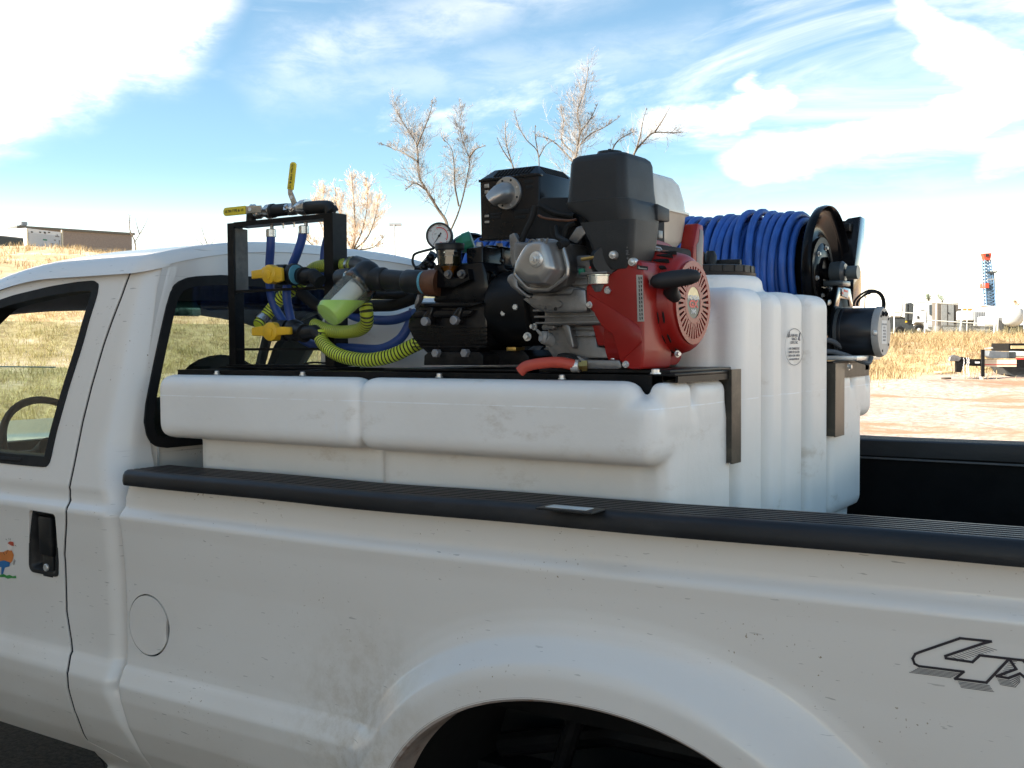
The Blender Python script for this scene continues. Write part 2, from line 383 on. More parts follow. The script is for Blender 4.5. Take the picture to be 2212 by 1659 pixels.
def sdf(px, pz, poly):
    """signed distance to polygon, negative inside"""
    d = np.full(px.shape, 1e9); ins = np.zeros(px.shape, bool); n = len(poly)
    for i in range(n):
        ax, ay = poly[i]; bx, by = poly[(i+1) % n]; ex, ey = bx-ax, by-ay; L = ex*ex+ey*ey
        if L < 1e-14: continue
        t = np.clip(((px-ax)*ex+(pz-ay)*ey)/L, 0, 1); d = np.minimum(d, np.hypot(px-ax-t*ex, pz-ay-t*ey))
        c = (ay > pz) != (by > pz)
        with np.errstate(divide='ignore', invalid='ignore'): xi = (bx-ax)*(pz-ay)/(by-ay)+ax
        ins ^= c & (px < xi)
    return np.where(ins, -d, d)
def sheet(name, ma, parent, f, ubox, step, to3d, lip=None, smooth=50):
    """thin pressed panel over the region f(u,v)<0, to3d(u,v)->(x,y,z) arrays; lip = vector of the return flange"""
    u0, u1, v0, v1 = ubox; nu = int((u1-u0)/step)+2; nv = int((v1-v0)/step)+2
    U, V = np.meshgrid(np.linspace(u0, u1, nu), np.linspace(v0, v1, nv), indexing='ij')
    su = (u1-u0)/(nu-1); sv = (v1-v0)/(nv-1)
    D = f(U, V); e = 1e-4
    for _ in range(3):
        gx = (f(U+e, V)-f(U-e, V))/(2*e); gy = (f(U, V+e)-f(U, V-e))/(2*e); g = np.maximum(gx*gx+gy*gy, .2)
        near = (np.abs(D) < .62*max(su, sv)) if _ == 0 else near
        U = np.where(near, U-D*gx/g, U); V = np.where(near, V-D*gy/g, V); D = np.where(near, f(U, V), D)
    keep = (D < 0) | near
    x, y, z = to3d(U, V); idx = -np.ones(U.shape, int); fl = []; used = {}
    vs = []
    def vi(i, j):
        if idx[i, j] < 0: idx[i, j] = len(vs); vs.append((float(x[i, j]), float(y[i, j]), float(z[i, j])))
        return int(idx[i, j])
    inner = D < -1e-6
    for i in range(nu-1):
        for j in range(nv-1):
            q = [(i, j), (i+1, j), (i+1, j+1), (i, j+1)]; kq = [p for p in q if keep[p]]
            if len(kq) < 3 or not any(inner[p] and not near[p] for p in kq) and not (len(kq) == 4 and f(np.array([np.mean([U[p] for p in kq])]), np.array([np.mean([V[p] for p in kq])]))[0] < 0): continue
            fl.append([vi(*p) for p in kq])
    me = bpy.data.meshes.new(name)
    if lip is not None:
        cnt = {}
        for q in fl:
            for a, b in zip(q, q[1:]+q[:1]): cnt[(a, b)] = cnt.get((a, b), 0)+1
        bd = [(a, b) for (a, b) in cnt if (b, a) not in cnt]; mp = {}
        for a, b in bd:
            for t in (a, b):
                if t not in mp: mp[t] = len(vs); vs.append(tuple(np.array(vs[t])+np.array(lip)))
        for a, b in bd: fl.append([b, a, mp[a], mp[b]])
    me.from_pydata(vs, [], fl); return ob(name, me, ma, parent, smooth)

# ================================================================== terrain
def sst(a, b, x): t = np.clip((x-a)/(b-a), 0, 1); return t*t*(3-2*t)
def hnoise(x, y):
    return (np.sin(x*.31+1.3*np.sin(y*.23))*np.cos(y*.37+.9*np.sin(x*.19)) + .5*np.sin(x*.83+y*.61)*np.cos(y*.71-x*.33) + .25*np.sin(x*2.1+1)*np.cos(y*1.9))
def terrain(x, y):
    x = np.asarray(x, float); y = np.asarray(y, float)
    dx, dy = x-CAM[0], y-CAM[1]; r = np.hypot(dx, dy)
    th = np.degrees(np.arctan2(dx*RGT[0]+dy*RGT[1], dx*FWD[0]+dy*FWD[1]))
    A = np.interp(th, [-60, -14, -5, 3.5, 12, 17, 60, 180], [186, 184, 158, 112, 45, 3, 1.2, 0]); Af = np.interp(th, [-60, -14, -5, 3.5, 12, 17, 60, 180], [186, 184, 158, 112, 52, 17, 17, 0]); A = np.where(th < -60, np.interp(th, [-180, -110, -60], [0, 60, 200]), A)
    Rt = np.interp(th, [-14, 0, 14], [13, 22, 33]); Rc = np.interp(th, [-14, 0, 14], [56, 52, 46])
    wr = np.interp(np.abs(th), [60, 110], [1, 0])
    g = .021*np.interp(th, [-14, 12], [0.0, 1])*np.clip(r-4, 0, 40)*wr
    rr = np.minimum(np.maximum(r, Rc), 95)
    Af = np.where(th < -60, A, Af); crest = 1.73+(A+(Af-A)*np.clip((rr-Rc)/(95-Rc), 0, 1))/2350*rr
    h = g+(crest-g)*sst(Rt, Rc, r)*wr*(A > 1)
    h = h+hnoise(x, y)*.16*sst(12, 40, r)*np.interp(r, [95, 400], [1, .1])+hnoise(x*4.1, y*3.7)*.03*sst(10, 20, r)
    return h
def H(x, y): return float(terrain(x, y))
rad = np.concatenate([[0.01], np.linspace(1.5, 12, 8), np.linspace(13, 60, 95), np.linspace(61.5, 100, 26), np.geomspace(110, 2500, 16)])
NA = 720; v = []; f = []
for r in rad:
    a = np.arange(NA)*2*PI/NA; xx = CAM[0]+r*np.sin(a); yy = CAM[1]+r*np.cos(a); zz = terrain(xx, yy)
    v += list(zip(xx.tolist(), yy.tolist(), zz.tolist()))
for j in range(len(rad)-1):
    for i in range(NA): i2 = (i+1) % NA; f.append((j*NA+i, (j+1)*NA+i, (j+1)*NA+i2, j*NA+i2))
me = bpy.data.meshes.new('ground'); me.from_pydata(v, [], f)
m = bpy.data.materials.new('yard_ground'); m.use_nodes = True; m.node_tree.nodes.clear(); k = NT(m.node_tree)
g = k.add('ShaderNodeNewGeometry').outputs['Position']; s = k.add('ShaderNodeSeparateXYZ'); k.put(s.inputs[0], g)
dd = k.math('SQRT', k.math('ADD', k.math('POWER', s.outputs[0], 2.0), k.math('POWER', k.math('ADD', s.outputs[1], 1.83), 2.0)))
gr = k.mix(k.sstep(k.noise(g, 7, 8, .75), .38, .62), (.20, .145, .11), (.41, .325, .265))
gr = k.mix(k.math('MULTIPLY', k.sstep(k.noise(k.mapping(g, (.22, .5, .5), rot=(0, 0, -.55)), 1, 6, .65), .50, .60), .85), gr, (.27, .12, .055))
gr = k.mix(k.sstep(k.noise(g, 40, 3, .6), .60, .72), gr, (.15, .11, .085))
asph = k.mix(k.sstep(k.noise(g, 45, 6, .8), .38, .66), (.024, .021, .018), (.075, .064, .052))
nearm = k.math('SUBTRACT', 1.0, k.sstep(k.math('ADD', s.outputs[1], k.math('MULTIPLY', k.noise(g, .8, 4), 1.2)), 3.6, 4.4))
straw = k.mix(k.sstep(k.noise(g, 3, 8, .7), .3, .7), (.26, .165, .08), (.42, .31, .17))
straw = k.mix(k.math('MULTIPLY', k.sstep(k.noise(k.mapping(g, (1, 1, 3)), .35, 6, .65), .56, .66), .8), straw, (.52, .38, .30))
nearm = k.math('MULTIPLY', nearm, k.math('SUBTRACT', 1.0, k.sstep(k.math('ADD', s.outputs[0], k.math('MULTIPLY', k.noise(g, .8, 4), 1.0)), 0.2, 0.8)))  # asphalt cut off here so unseen sunlit gravel bounces light onto the truck
c = k.mix(nearm, gr, asph)
at = k.add('ShaderNodeAttribute'); at.attribute_name = 'grassy'
c = k.mix(at.outputs['Fac'], c, straw)
p = k.add('ShaderNodeBsdfPrincipled'); k.put(p.inputs['Base Color'], c); p.inputs['Roughness'].default_value = .9
b = k.add('ShaderNodeBump'); b.inputs['Strength'].default_value = .6; b.inputs['Distance'].default_value = .03
k.put(b.inputs['Height'], k.noise(g, 14, 6, .7)); k.l.new(b.outputs[0], p.inputs['Normal'])
o_ = k.add('ShaderNodeOutputMaterial'); k.l.new(p.outputs[0], o_.inputs[0])
vv = np.array(v); dx, dy = vv[:, 0]-CAM[0], vv[:, 1]-CAM[1]; rr_ = np.hypot(dx, dy)
th_ = np.degrees(np.arctan2(dx*RGT[0]+dy*RGT[1], dx*FWD[0]+dy*FWD[1]))
Rt_ = np.interp(th_, [-14, 0, 14, 24], [13, 22, 33, 36])
ga = sst(-1, 2.0, rr_-Rt_-1.5*np.sin(th_*.9)-.8*np.sin(th_*2.3+1))*np.interp(np.abs(th_), [70, 100], [1, 0])
at_ = me.attributes.new('grassy', 'FLOAT', 'POINT'); at_.data.foreach_set('value', ga.astype('f'))
ground = ob('ground', me, m, None, 180); tag(ground, kind='structure')

# dry grass: thin blades in tufts, one mass nobody could count
def blades(name, pts, hmin, hmax, per, spread, ma, label, width=.012, lean=.5):
    n = len(pts); N = n*per
    base = np.repeat(pts, per, axis=0)+np.random.normal(0, 1, (N, 2))*spread
    z = terrain(base[:, 0], base[:, 1])-.03
    hh = np.repeat(np.random.uniform(hmin, hmax, n), per)*np.random.uniform(.5, 1.1, N)
    a = np.random.uniform(0, 2*PI, N); ln = np.random.uniform(.05, lean, N)*hh
    wx, wy = np.cos(a+PI/2), np.sin(a+PI/2); W = width*np.random.uniform(.6, 1.5, N)
    lx, ly = np.cos(a)*ln, np.sin(a)*ln
    P0 = np.stack([base[:, 0]-wx*W, base[:, 1]-wy*W, z], 1); P1 = np.stack([base[:, 0]+wx*W, base[:, 1]+wy*W, z], 1)
    P2 = np.stack([base[:, 0]+lx*.35+wx*W*.7, base[:, 1]+ly*.35+wy*W*.7, z+hh*.6], 1); P3 = np.stack([base[:, 0]+lx*.35-wx*W*.7, base[:, 1]+ly*.35-wy*W*.7, z+hh*.6], 1)
    P4 = np.stack([base[:, 0]+lx, base[:, 1]+ly, z+hh], 1)
    V = np.stack([P0, P1, P2, P3, P4], 1).reshape(-1, 3); i = np.arange(N)*5
    me = bpy.data.meshes.new(name); me.vertices.add(N*5); me.vertices.foreach_set('co', V.astype('f').ravel())
    li = np.concatenate([np.stack([i, i+1, i+2, i+3], 1).ravel(), np.stack([i+3, i+2, i+4], 1).ravel()])
    me.loops.add(N*7); me.loops.foreach_set('vertex_index', li.astype('i'))
    me.polygons.add(N*2); me.polygons.foreach_set('loop_start', np.concatenate([np.arange(N)*4, N*4+np.arange(N)*3]).astype('i'))
    me.polygons.foreach_set('loop_total', np.concatenate([np.full(N, 4), np.full(N, 3)]).astype('i')); me.update(calc_edges=True)
    return tag(ob(name, me, ma, None, None), label, 'grass', kind='stuff')
def grass_mat(name, a, b, c_):
    m = bpy.data.materials.new(name); m.use_nodes = True; m.node_tree.nodes.clear(); k = NT(m.node_tree)
    g = k.add('ShaderNodeNewGeometry').outputs['Position']
    c = k.mix(k.sstep(k.noise(g, 9, 3, .6), .35, .65), a, b); c = k.mix(k.sstep(k.noise(g, .5, 4, .6), .50, .68), c, c_)
    p = k.add('ShaderNodeBsdfPrincipled'); k.put(p.inputs['Base Color'], c); p.inputs['Roughness'].default_value = .7
    t = k.add('ShaderNodeBsdfTranslucent'); k.put(t.inputs[0], c); mx = k.add('ShaderNodeMixShader'); mx.inputs[0].default_value = .25
    k.l.new(p.outputs[0], mx.inputs[1]); k.l.new(t.outputs[0], mx.inputs[2])
    o = k.add('ShaderNodeOutputMaterial'); k.l.new(mx.outputs[0], o.inputs[0]); return m
straw_m = grass_mat('dry_grass', (.33, .22, .105), (.50, .385, .20), (.17, .11, .055))
greenish = grass_mat('dry_green_grass', (.40, .30, .13), (.55, .45, .22), (.24, .20, .085))
def polar(n, r0, r1, a0, a1, pw=1.0, edge=None):
    r = r0+(r1-r0)*np.random.uniform(0, 1, n)**pw; a = np.radians(np.random.uniform(a0, a1, n))
    if edge: ad = np.degrees(a); kp = r > edge+1.6*np.sin(ad*1.3)+1.1*np.sin(ad*3.1+1)+4.5*np.clip((ad-19)/3, 0, 1)+np.random.uniform(-1, 1, n); r = r[kp]; a = a[kp]
    d = FWD[:2]/np.linalg.norm(FWD[:2]); q = RGT[:2]/np.linalg.norm(RGT[:2])
    return np.stack([CAM[0]+r*(np.cos(a)*d[0]+np.sin(a)*q[0]), CAM[1]+r*(np.cos(a)*d[1]+np.sin(a)*q[1])], 1)
blades('tall_dry_grass', polar(5600, 32, 56, 11, 34, 1, 34.5), .12, .42, 16, .16, straw_m, 'tall sunlit straw-coloured grass on the mound beyond the gravel yard', .007, 2.3)
blades('matted_dry_grass', polar(1100, 28, 38, 12, 30, 1, 31.5), .15, .35, 16, .3, straw_m, 'low matted dry grass along the edge of the gravel yard', .008, 1.3)
blades('embankment_grass', polar(4600, 13, 34, -36, -6, 1.2), .08, .26, 18, .16, greenish, 'matted yellow-green grass on the bank seen through the cab windows', .005, 1.8)
blades('embankment_top_grass', polar(5500, 34, 92, -34, 8, .7), 0.10, .36, 14, .22, straw_m, 'orange dry grass covering the upper bank beyond the cab roof', .010, 1.0)

# ================================================================== pickup truck
truck = empty('pickup_truck', (-1.06, 1.0, 0), 'white pickup truck in the foreground carrying a spraying rig in its bed', 'pickup truck')
WX, WZ, WA, WB = -1.025, .607, .532, .435
def archd(x, z):           # approximate distance outside the wheel opening
    q = (np.abs((x-WX)/WA)**2.15+np.abs(np.maximum(z-WZ, 0)/WB)**2.15)**(1/2.15)
    return (q-1)*np.where(q > 1e-6, .5*(WA+WB), 1)*np.interp(np.abs(z-WZ), [0, .4], [1.08, .93])
def side_y(x, z):
    """section of the body side: shelf under the rail, crease, waist, lower crease, tuck-under"""
    y = np.interp(z, [.50, .56, .62, .70, .78, .822, .864, .872, .90, 1.0, 1.12, 1.24, 1.270, 1.277, 1.300, 1.305, 1.34, 1.40, 1.5],
                     [.150, .100, .060, .022, -.002, -.008, .011, .019, .022, .024, .021, .010, .005, .004, .025, .027, .028, .028, .03])
    return y
def bed_y(x, z):
    y = side_y(x, z); d = archd(x, z)
    fl = np.interp(d, [0, .042, .052, .066, .115, .140, .165], [1, 1, .98, .90, .24, .06, 0])
    y = y*(1-fl)+(-.052)*fl
    # rounded front end of the box
    return y+.035*(1-sst(0, .035, x+2.505))**2
def lift(x, z):
    'the box rises slightly towards the tail'
    return .017*np.clip((x+1.7)/1.45, 0, 1.3)**1.2*sst(1.02, 1.25, z)
bedpoly = roundpoly([(-2.505, .45), (.03, .45), (.03, 1.372), (-2.455, 1.372), (-2.475, 1.335), (-2.503, 1.275)], [.01, .01, .01, .012, .03, .03])
def bedf(x, z): return np.maximum(sdf(x, z, bedpoly), -archd(x, z))
# fuel door opening
fdc = (-2.388, .9925)
def fdd(x, z): return np.hypot((x-fdc[0])/1.0, (z-fdc[1])/1.0)-.083
bed = sheet('bed_side', paint, truck, lambda x, z: np.maximum(bedf(x, z), -fdd(x, z)), (-2.51, .035, .44, 1.38),   .0062, lambda x, z: (x, bed_y(x, z), z+lift(x, z)), lip=(0, .028, 0), smooth=60)
fd = sheet('fuel_door', paint, truck, lambda x, z: np.maximum(fdd(x+.0012, z)+.0042, .025-np.hypot(x-(fdc[0]+.0935), (z-fdc[1]+.012)*.42)), (-2.48, -2.29, .90, 1.085), .005, lambda x, z: (x, bed_y(x, z)-.001+.010*(1-sst(0, .022, np.hypot(x-(fdc[0]+.085), (z-fdc[1]+.02)*.7))), z), lip=(0, .015, 0))
MB().cyl((fdc[0], .032, fdc[1]), (fdc[0], .05, fdc[1]), .095, n=40).build('fuel_door_recess', void, truck)
# rolled lip of the wheel opening
ths = np.linspace(.02, PI-.02, 90); v = []; f = []
for i, t in enumerate(ths):
    cx = math.copysign(abs(math.cos(t))**(2/2.15), math.cos(t)); sx = abs(math.sin(t))**(2/2.15)
    for (o_, y_) in ((.003, -.0525), (-.005, -.047), (-.007, -.02), (-.004, .05)):
        v.append((WX+(WA+o_)*cx, y_, WZ+(WB+o_)*sx))
    if i:
        for q in range(3): a = (i-1)*4+q; f.append((a, a+1, a+5, a+4))
me = bpy.data.meshes.new('wheel_arch_lip'); me.from_pydata(v, [], f); ob('wheel_arch_lip', me, mat('rusty_arch_lip', (.36, .30, .26), .6, var=.3, dirt=.9, dirt_col=(.17, .085, .05), dscale=20), truck)
# wheel well, dark inner pieces, wheel
mb = MB(); v = []; f = []
for i, t in enumerate(np.linspace(-.15, PI+.15, 40)):
    for y_ in (.045, .55): v.append((WX+.60*math.cos(t), y_, WZ+.50*math.sin(t)))
    if i: a = (i-1)*2; f.append((a, a+1, a+3, a+2))
mb.raw(v, f); mb.box(WX-.62, WX+.62, .545, .56, .35, 1.08)
mb.build('wheel_well', void, truck)
mb = MB(); mb.tube([(WX-.30, .30, .62), (WX-.16, .28, 1.02)], .022); mb.tube([(WX-.50, .42, .72), (WX-.2, .44, .80), (WX+.1, .44, .80), (WX+.55, .42, .70)], .03)
mb.build('shock_absorber', black_steel, truck)
def wheel(x, y, s):
    t = MB().lathe((x, y, .395), (x, y+.24*s, .395), [(0, .24), (0, .33), (.08, .375), (.2, .395), (.8, .395), (.92, .375), (1, .33), (1, .24)], 48, False)
    for i in range(60):
        a = 2*PI*i/60; c = Vector((x+math.cos(a)*.397, 0, .395+math.sin(a)*.397))
        t.box(c.x-.009, c.x+.009, y+min(s*.04, s*.2), y+max(s*.04, s*.2), c.z-.006, c.z+.006)
    o = t.build('wheel', rubber, truck); MB().lathe((x, y+.02*s, .395), (x, y+.22*s, .395), [(0, .25), (.05, .24), (.25, .2), (.3, .09), (0, .085), (0, .01)], 32, False).build('rim', steel, o)
wheel(WX, .09, 1); wheel(WX, 1.93, -1); wheel(-4.6, .09, 1); wheel(-4.6, 1.93, -1)
# rail caps of ribbed black plastic
def rail(y_out, s, name):
    prof = [(-.010, 1.366), (-.012, 1.376), (-.010, 1.392), (-.004, 1.402), (.006, 1.4065)]
    yy = .016
    while yy < .128:
        prof += [(yy, 1.4065), (yy+.0015, 1.4025), (yy+.0115, 1.4025), (yy+.013, 1.4065)]; yy += .0205
    prof += [(.140, 1.4065), (.148, 1.402), (.150, 1.392), (.150, 1.352), (.146, 1.352)]
    n = len(prof); xs = np.concatenate([np.linspace(-2.462, -2.43, 8), np.linspace(-2.35, .02, 60)]); v = []; f = []
    for x in xs:
        t = np.clip((x+2.462)/.032, 0, 1); q = math.sqrt(max(0, 1-(1-t)**2))
        for (a, z) in prof: v.append((x, y_out+s*(.07+(a-.07)*(.55+.45*q)), 1.385+(z-1.385)*(.5+.5*q)+.0008*math.sin(x*9+a*5)+(float(lift(x, 1.4)) if s > 0 else 0)))
    for i in range(len(xs)-1):
        for j in range(n-1): a = i*n+j; q = (a, a+n, a+n+1, a+1); f.append(q if s > 0 else q[::-1])
    f.append(tuple(range(n))); me = bpy.data.meshes.new(name); me.from_pydata(v, [], f); return ob(name, me, rail_plastic, truck, 40)
rc = rail(0, 1, 'rail_cap'); rail(2.02, -1, 'rail_cap')
# stake pocket in the near rail cap
c = P('M', 1395, 243, Z=1.414); _zl = float(lift(c.x, 1.4))
mb = MB(); mb.box(c.x-.062, c.x+.062, c.y-.026, c.y+.030, 1.404+_zl, 1.4085+_zl, .001)
mb.build('pocket_frame', black_plastic, rc)
MB().box(c.x-.048, c.x+.042, c.y-.012, c.y+.020, 1.4080+_zl, 1.4095+_zl, .0004).build('pocket_plate', mat('pocket_paint', (.55, .56, .54), .5, dirt=.5, dscale=30), rc)
# bed floor, inner walls, tailgate, far side
mb = MB(); mb.box(-2.45, 0.0, .14, 1.88, .93, .95)
for i in range(13): mb.box(-2.44, -.02, .2+i*.127, .25+i*.127, .95, .962, .004)
mb.build('bed_floor', liner_mat, truck)
mb = MB(); mb.box(-2.45, 0, .118, .135, .95, 1.38); mb.box(-2.45, 0, 1.885, 1.90, .95, 1.385); mb.box(-2.475, -2.45, .1, 1.92, .6, 1.37)
mb.box(-1.72, -.30, 1.880, 1.886, 1.0, 1.1, .002)
mb.box(-1.55, -.55, 1.66, 1.885, .95, 1.13, .05); mb.box(-1.55, -.55, .135, .36, .95, 1.13, .05)
mb.build('bed_liner', liner_mat, truck)
MB().box(-2.45, 0, 1.868, 1.8845, 1.340, 1.346, .002).build('lip_catch_light', mat('catch_light_grey', (.09, .09, .09), .5), truck)  # lighter grey paints in the catch-light along the liner ledge
mb = MB(); mb.box(.0, .05, .03, 1.99, .72, 1.37, .012); mb.build('tailgate', paint, truck)
far = MB().box(-2.5, .03, 1.93, 2.02, .55, 1.365, .02).build('far_bed_side', paint, truck)
mb = MB(); mb.box(-5.6, .1, .45, .6, .45, .65); mb.box(-5.6, .1, 1.4, 1.55, .45, .65); mb.box(-5.6, -2.5, .12, 1.88, .62, .66); mb.cyl((WX, .2, .395), (WX, 1.8, .395), .05); mb.build('chassis', void, truck)

# ---- cab
def tum(z): return np.where(z > 1.33, .265*(z-1.33)+.10*np.maximum(z-1.80, 0)**1.3, 0)
def cab_y(x, z): return np.where(z > 1.33, .024+tum(z), side_y(x, z))+.0
BX = -2.565
def back_x(z): return BX-.03*np.clip((z-1.4)/.5, 0, 1)*0
cutU = [('7', 765, 310), ('7', 700, 490), ('7', 600, 760), ('7', 530, 1000), ('7', 480, 1200), ('7', 430, 1450), ('7', 405, 1650), ('L', 350, 330), ('L', 328, 385), ('L', 320, 600), ('L', 330, 880), ('L', 355, 1090), ('L', 336, 1180), ('L', 345, 1290), ('L', 380, 1400), ('L', 430, 1520), ('L', 500, 1630)]
cut = []
for q in cutU:
    p = P(*q, Y=0.02)
    for _ in range(4): p = P(*q, Y=float(cab_y(0, p.z)))
    cut.append((p.x, p.z))
doortop = []
for q in [('7', 440, 298), ('7', 250, 345), ('7', 100, 395), ('7', 0, 440)]:
    p = P(*q, Y=.2)
    for _ in range(5): p = P(*q, Y=float(cab_y(0, p.z)))
    doortop.append((p.x, p.z))
cp = np.array(cut); zt = cut[0][1]+.012
doorpoly = [(-4.05, .55), (-2.55, .55)]+cut[::-1][1:]+[(cut[0][0]-.004, zt+.002), (doortop[0][0], doortop[0][1]-.006), (doortop[1][0], doortop[1][1]-.004), (doortop[3][0], doortop[3][1]), (-3.75, 1.74), (-4.05, 1.38)]
winq = [('7', 0, 505), ('7', 90, 475), ('7', 300, 425), ('7', 450, 400), ('7', 545, 392), ('7', 572, 412), ('7', 565, 470), ('7', 480, 760), ('7', 400, 1010), ('7', 330, 1260), ('7', 290, 1440), ('7', 270, 1465), ('7', 150, 1455), ('7', 0, 1440)]
win = []
for q in winq:
    p = P(*q, Y=.1)
    for _ in range(5): p = P(*q, Y=float(cab_y(0, p.z)))
    win.append((p.x, p.z))
# frame narrows at the top towards the windscreen
win = [(-3.86, 1.40), (-3.42, 1.785)]+win
win = chaikin(win, 1, w=.12)
hq = [('L', 152, 378), ('L', 278, 400), ('L', 276, 560), ('L', 272, 712), ('L', 146, 685), ('L', 135, 660), ('L', 136, 520)]
hp = roundpoly([(P(*q, Y=.01).x, P(*q, Y=.01).z) for q in hq], .010)
dy_ = lambda x, z: (x, cab_y(x, z)-.001, z)
dp = np.array(doorpoly)
door = sheet('door', paint, truck, lambda x, z: np.maximum(np.maximum(sdf(x, z, dp)+.0048, -sdf(x, z, win)), -sdf(x, z, hp)), (-4.06, -2.3, .54, 2.02), .0105, dy_, lip=(0, .012, 0))
# lay the door's upper edge and gap in shadow
qp = np.array([(-2.44, .50)]+[(a+.0, b) for a, b in cut[::-1]]+[(cut[0][0], zt+.02)]+[(-2.62, 1.975), (-2.585, 1.95), (-2.50, 1.33), (-2.508, 1.27), (-2.508, .9), (-2.50, .8), (-2.44, .62)])
CR = .075
def quarter(x, z):
    """rear quarter of the cab: side wall rolling round into the back wall (x is arc length)"""
    x0 = BX+.035*0-.0; y = cab_y(x, z)
    edge = np.where(z > 1.33, BX, -2.512)
    edge = np.interp(z, [.5, .62, .8, 1.28, 1.36, 1.45, 2.1], [-2.43, -2.45, -2.512, -2.512, -2.54, BX, BX])
    r = np.interp(z, [.5, 1.28, 1.45, 2.1], [.05, .05, .085, .078])
    a = np.clip((x-(edge-r))/r, 0, 10); th = np.minimum(a, PI/2); ext = np.maximum(a-PI/2, 0)*r
    return (np.where(a > 0, edge-r+r*np.sin(th), x), y+r*(1-np.cos(th))+ext, z)
# in arc-length space the panel reaches past the corner to the window frame
qpoly = np.array([(cut[-1][0]+.06, cut[-1][1]-.10), (cut[-1][0]+.022, cut[-1][1]-.04)]+[(a+.0, b) for a, b in cut[::-1]]+[(cut[0][0]+.006, zt+.016), (-2.62, 1.958), (-2.54, 1.966), (-2.505, 1.972), (-2.512, 1.93), (-2.511, 1.7), (-2.515, 1.53), (-2.462, 1.43), (-2.43, 1.38), (-2.40, .49)])
qf = sheet('cab_corner', paint, truck, lambda x, z: sdf(x, z, qpoly)+.0048, (-2.75, -2.36, .47, 2.0), .009, quarter, lip=None, smooth=70)
# dark inner skin seen in the door gap
mb = MB(); v = []; f = []
for i, z in enumerate(np.linspace(.56, 1.99, 40)):
    for j, x in enumerate((-2.78, -2.50)):
        yy = float(cab_y(0, z)); v.append((x+(-.0 if z < 1.4 else 0), yy+.026, z))
    if i: a = (i-1)*2; f.append((a, a+1, a+3, a+2))
# keep it behind pillar only
gap = MB()
_cs = [(float(np.interp(z_, [q[1] for q in cut[::-1]], [q[0] for q in cut[::-1]])), float(z_)) for z_ in np.linspace(cut[-1][1]-.03, cut[0][1]+.008, 140)]
for (a, b), (c2, d2) in zip(_cs, _cs[1:]):
    gap.raw([(a-.0052, float(cab_y(0, b))+.0022, b), (a+.0052, float(cab_y(0, b))+.0022, b), (c2+.0052, float(cab_y(0, d2))+.0022, d2), (c2-.0052, float(cab_y(0, d2))+.0022, d2)], [(0, 1, 2, 3)])
gap.build('door_seal', void, truck)
# roof
def roof_np(x, y):
    e = np.clip((np.minimum(y, 2.0-y)-.17)/.78, 0, 1); z = 1.982+.092*(1-(1-e)**2.6); return z-.115*np.clip((-3.02-x)/.62, 0, 2)**1.8
RR = .080
xs = np.concatenate([np.linspace(-3.78, BX-RR-.02, 44), BX-RR+RR*np.sin(np.linspace(0, PI/2, 12))])
ss = np.sin(np.linspace(-PI/2, PI/2, 61)); ss = np.sign(ss)*np.abs(ss)**.8; v = []; f = []; n = len(ss)
for x in xs:
    a_ = np.clip((x-(BX-RR))/RR, 0, 1); ye = .176+RR*(1-math.sqrt(1-a_*a_)); W_ = 1-ye
    y = 1+ss*W_; d_ = np.minimum(W_*(1-np.abs(ss)), BX+.004-x)
    z = roof_np(np.full(n, x), y)-.042*(1-np.minimum(d_/.055, 1))**2.2
    v += list(zip([float(x)]*n, y.tolist(), z.tolist()))
for i in range(len(xs)-1):
    for j in range(n-1): a = i*n+j; f.append((a, a+n, a+n+1, a+1))
me = bpy.data.meshes.new('roof'); me.from_pydata(v, [], f); roof = ob('roof', me, paint, truck, 180)
# back wall with the window opening
rwq = [('7', 1320, 355), ('7', 1100, 365), ('7', 1020, 400), ('7', 975, 470), ('7', 900, 800), ('7', 825, 1180), ('7', 850, 1310), ('7', 920, 1360), ('7', 1100, 1345)]
rw = [(P(*q, X=BX).y, P(*q, X=BX).z) for q in rwq]
half = [(.47, 1.950)]+rw[1:-1]+[(.33, 1.438)]
zoff = half
rwo = np.array([(a, b) for a, b in half]+[(2-a, b) for a, b in half[::-1]])
rwo = chaikin(rwo, 1, w=.2)
cen = np.array([1.0, 1.69])
def inset(poly, d):
    return lambda x, z: sdf(x, z, poly)+d
_ty = np.linspace(.235, 1.765, 30); _tz = roof_np(np.full(30, BX), _ty)-.036
wallp = np.array([(.17, .95), (.10, 1.30), (.135, 1.45), (.215, 1.90)]+list(zip(_ty, _tz))+[(1.785, 1.90), (1.865, 1.45), (1.9, 1.3), (1.83, .95)])
sheet('back_wall', paint, truck, lambda y, z: np.maximum(sdf(y, z, wallp), -(sdf(y, z, rwo)+.012)), (.09, 1.91, .94, 2.04), .014, lambda y, z: (np.full(y.shape, BX-.004), y, z), smooth=60)
MB().box(BX-.003, BX+.002, .203, .207, 1.30, 1.45).build('wall_seam', mat('seam_sealer', (.5, .5, .48), .6), truck)
wf = sheet('back_window', rubber, truck, lambda y, z: np.maximum(sdf(y, z, rwo), -(sdf(y, z, rwo)+.030)), (.12, 1.88, 1.42, 1.96), .007, lambda y, z: (np.full(y.shape, BX+.006), y, z), lip=(-.02, 0, 0), smooth=60)
sheet('pane', glass_dark, wf, lambda y, z: sdf(y, z, rwo)+.02, (.12, 1.88, 1.42, 1.96), .03, lambda y, z: (np.full(y.shape, BX-.002), y, z))
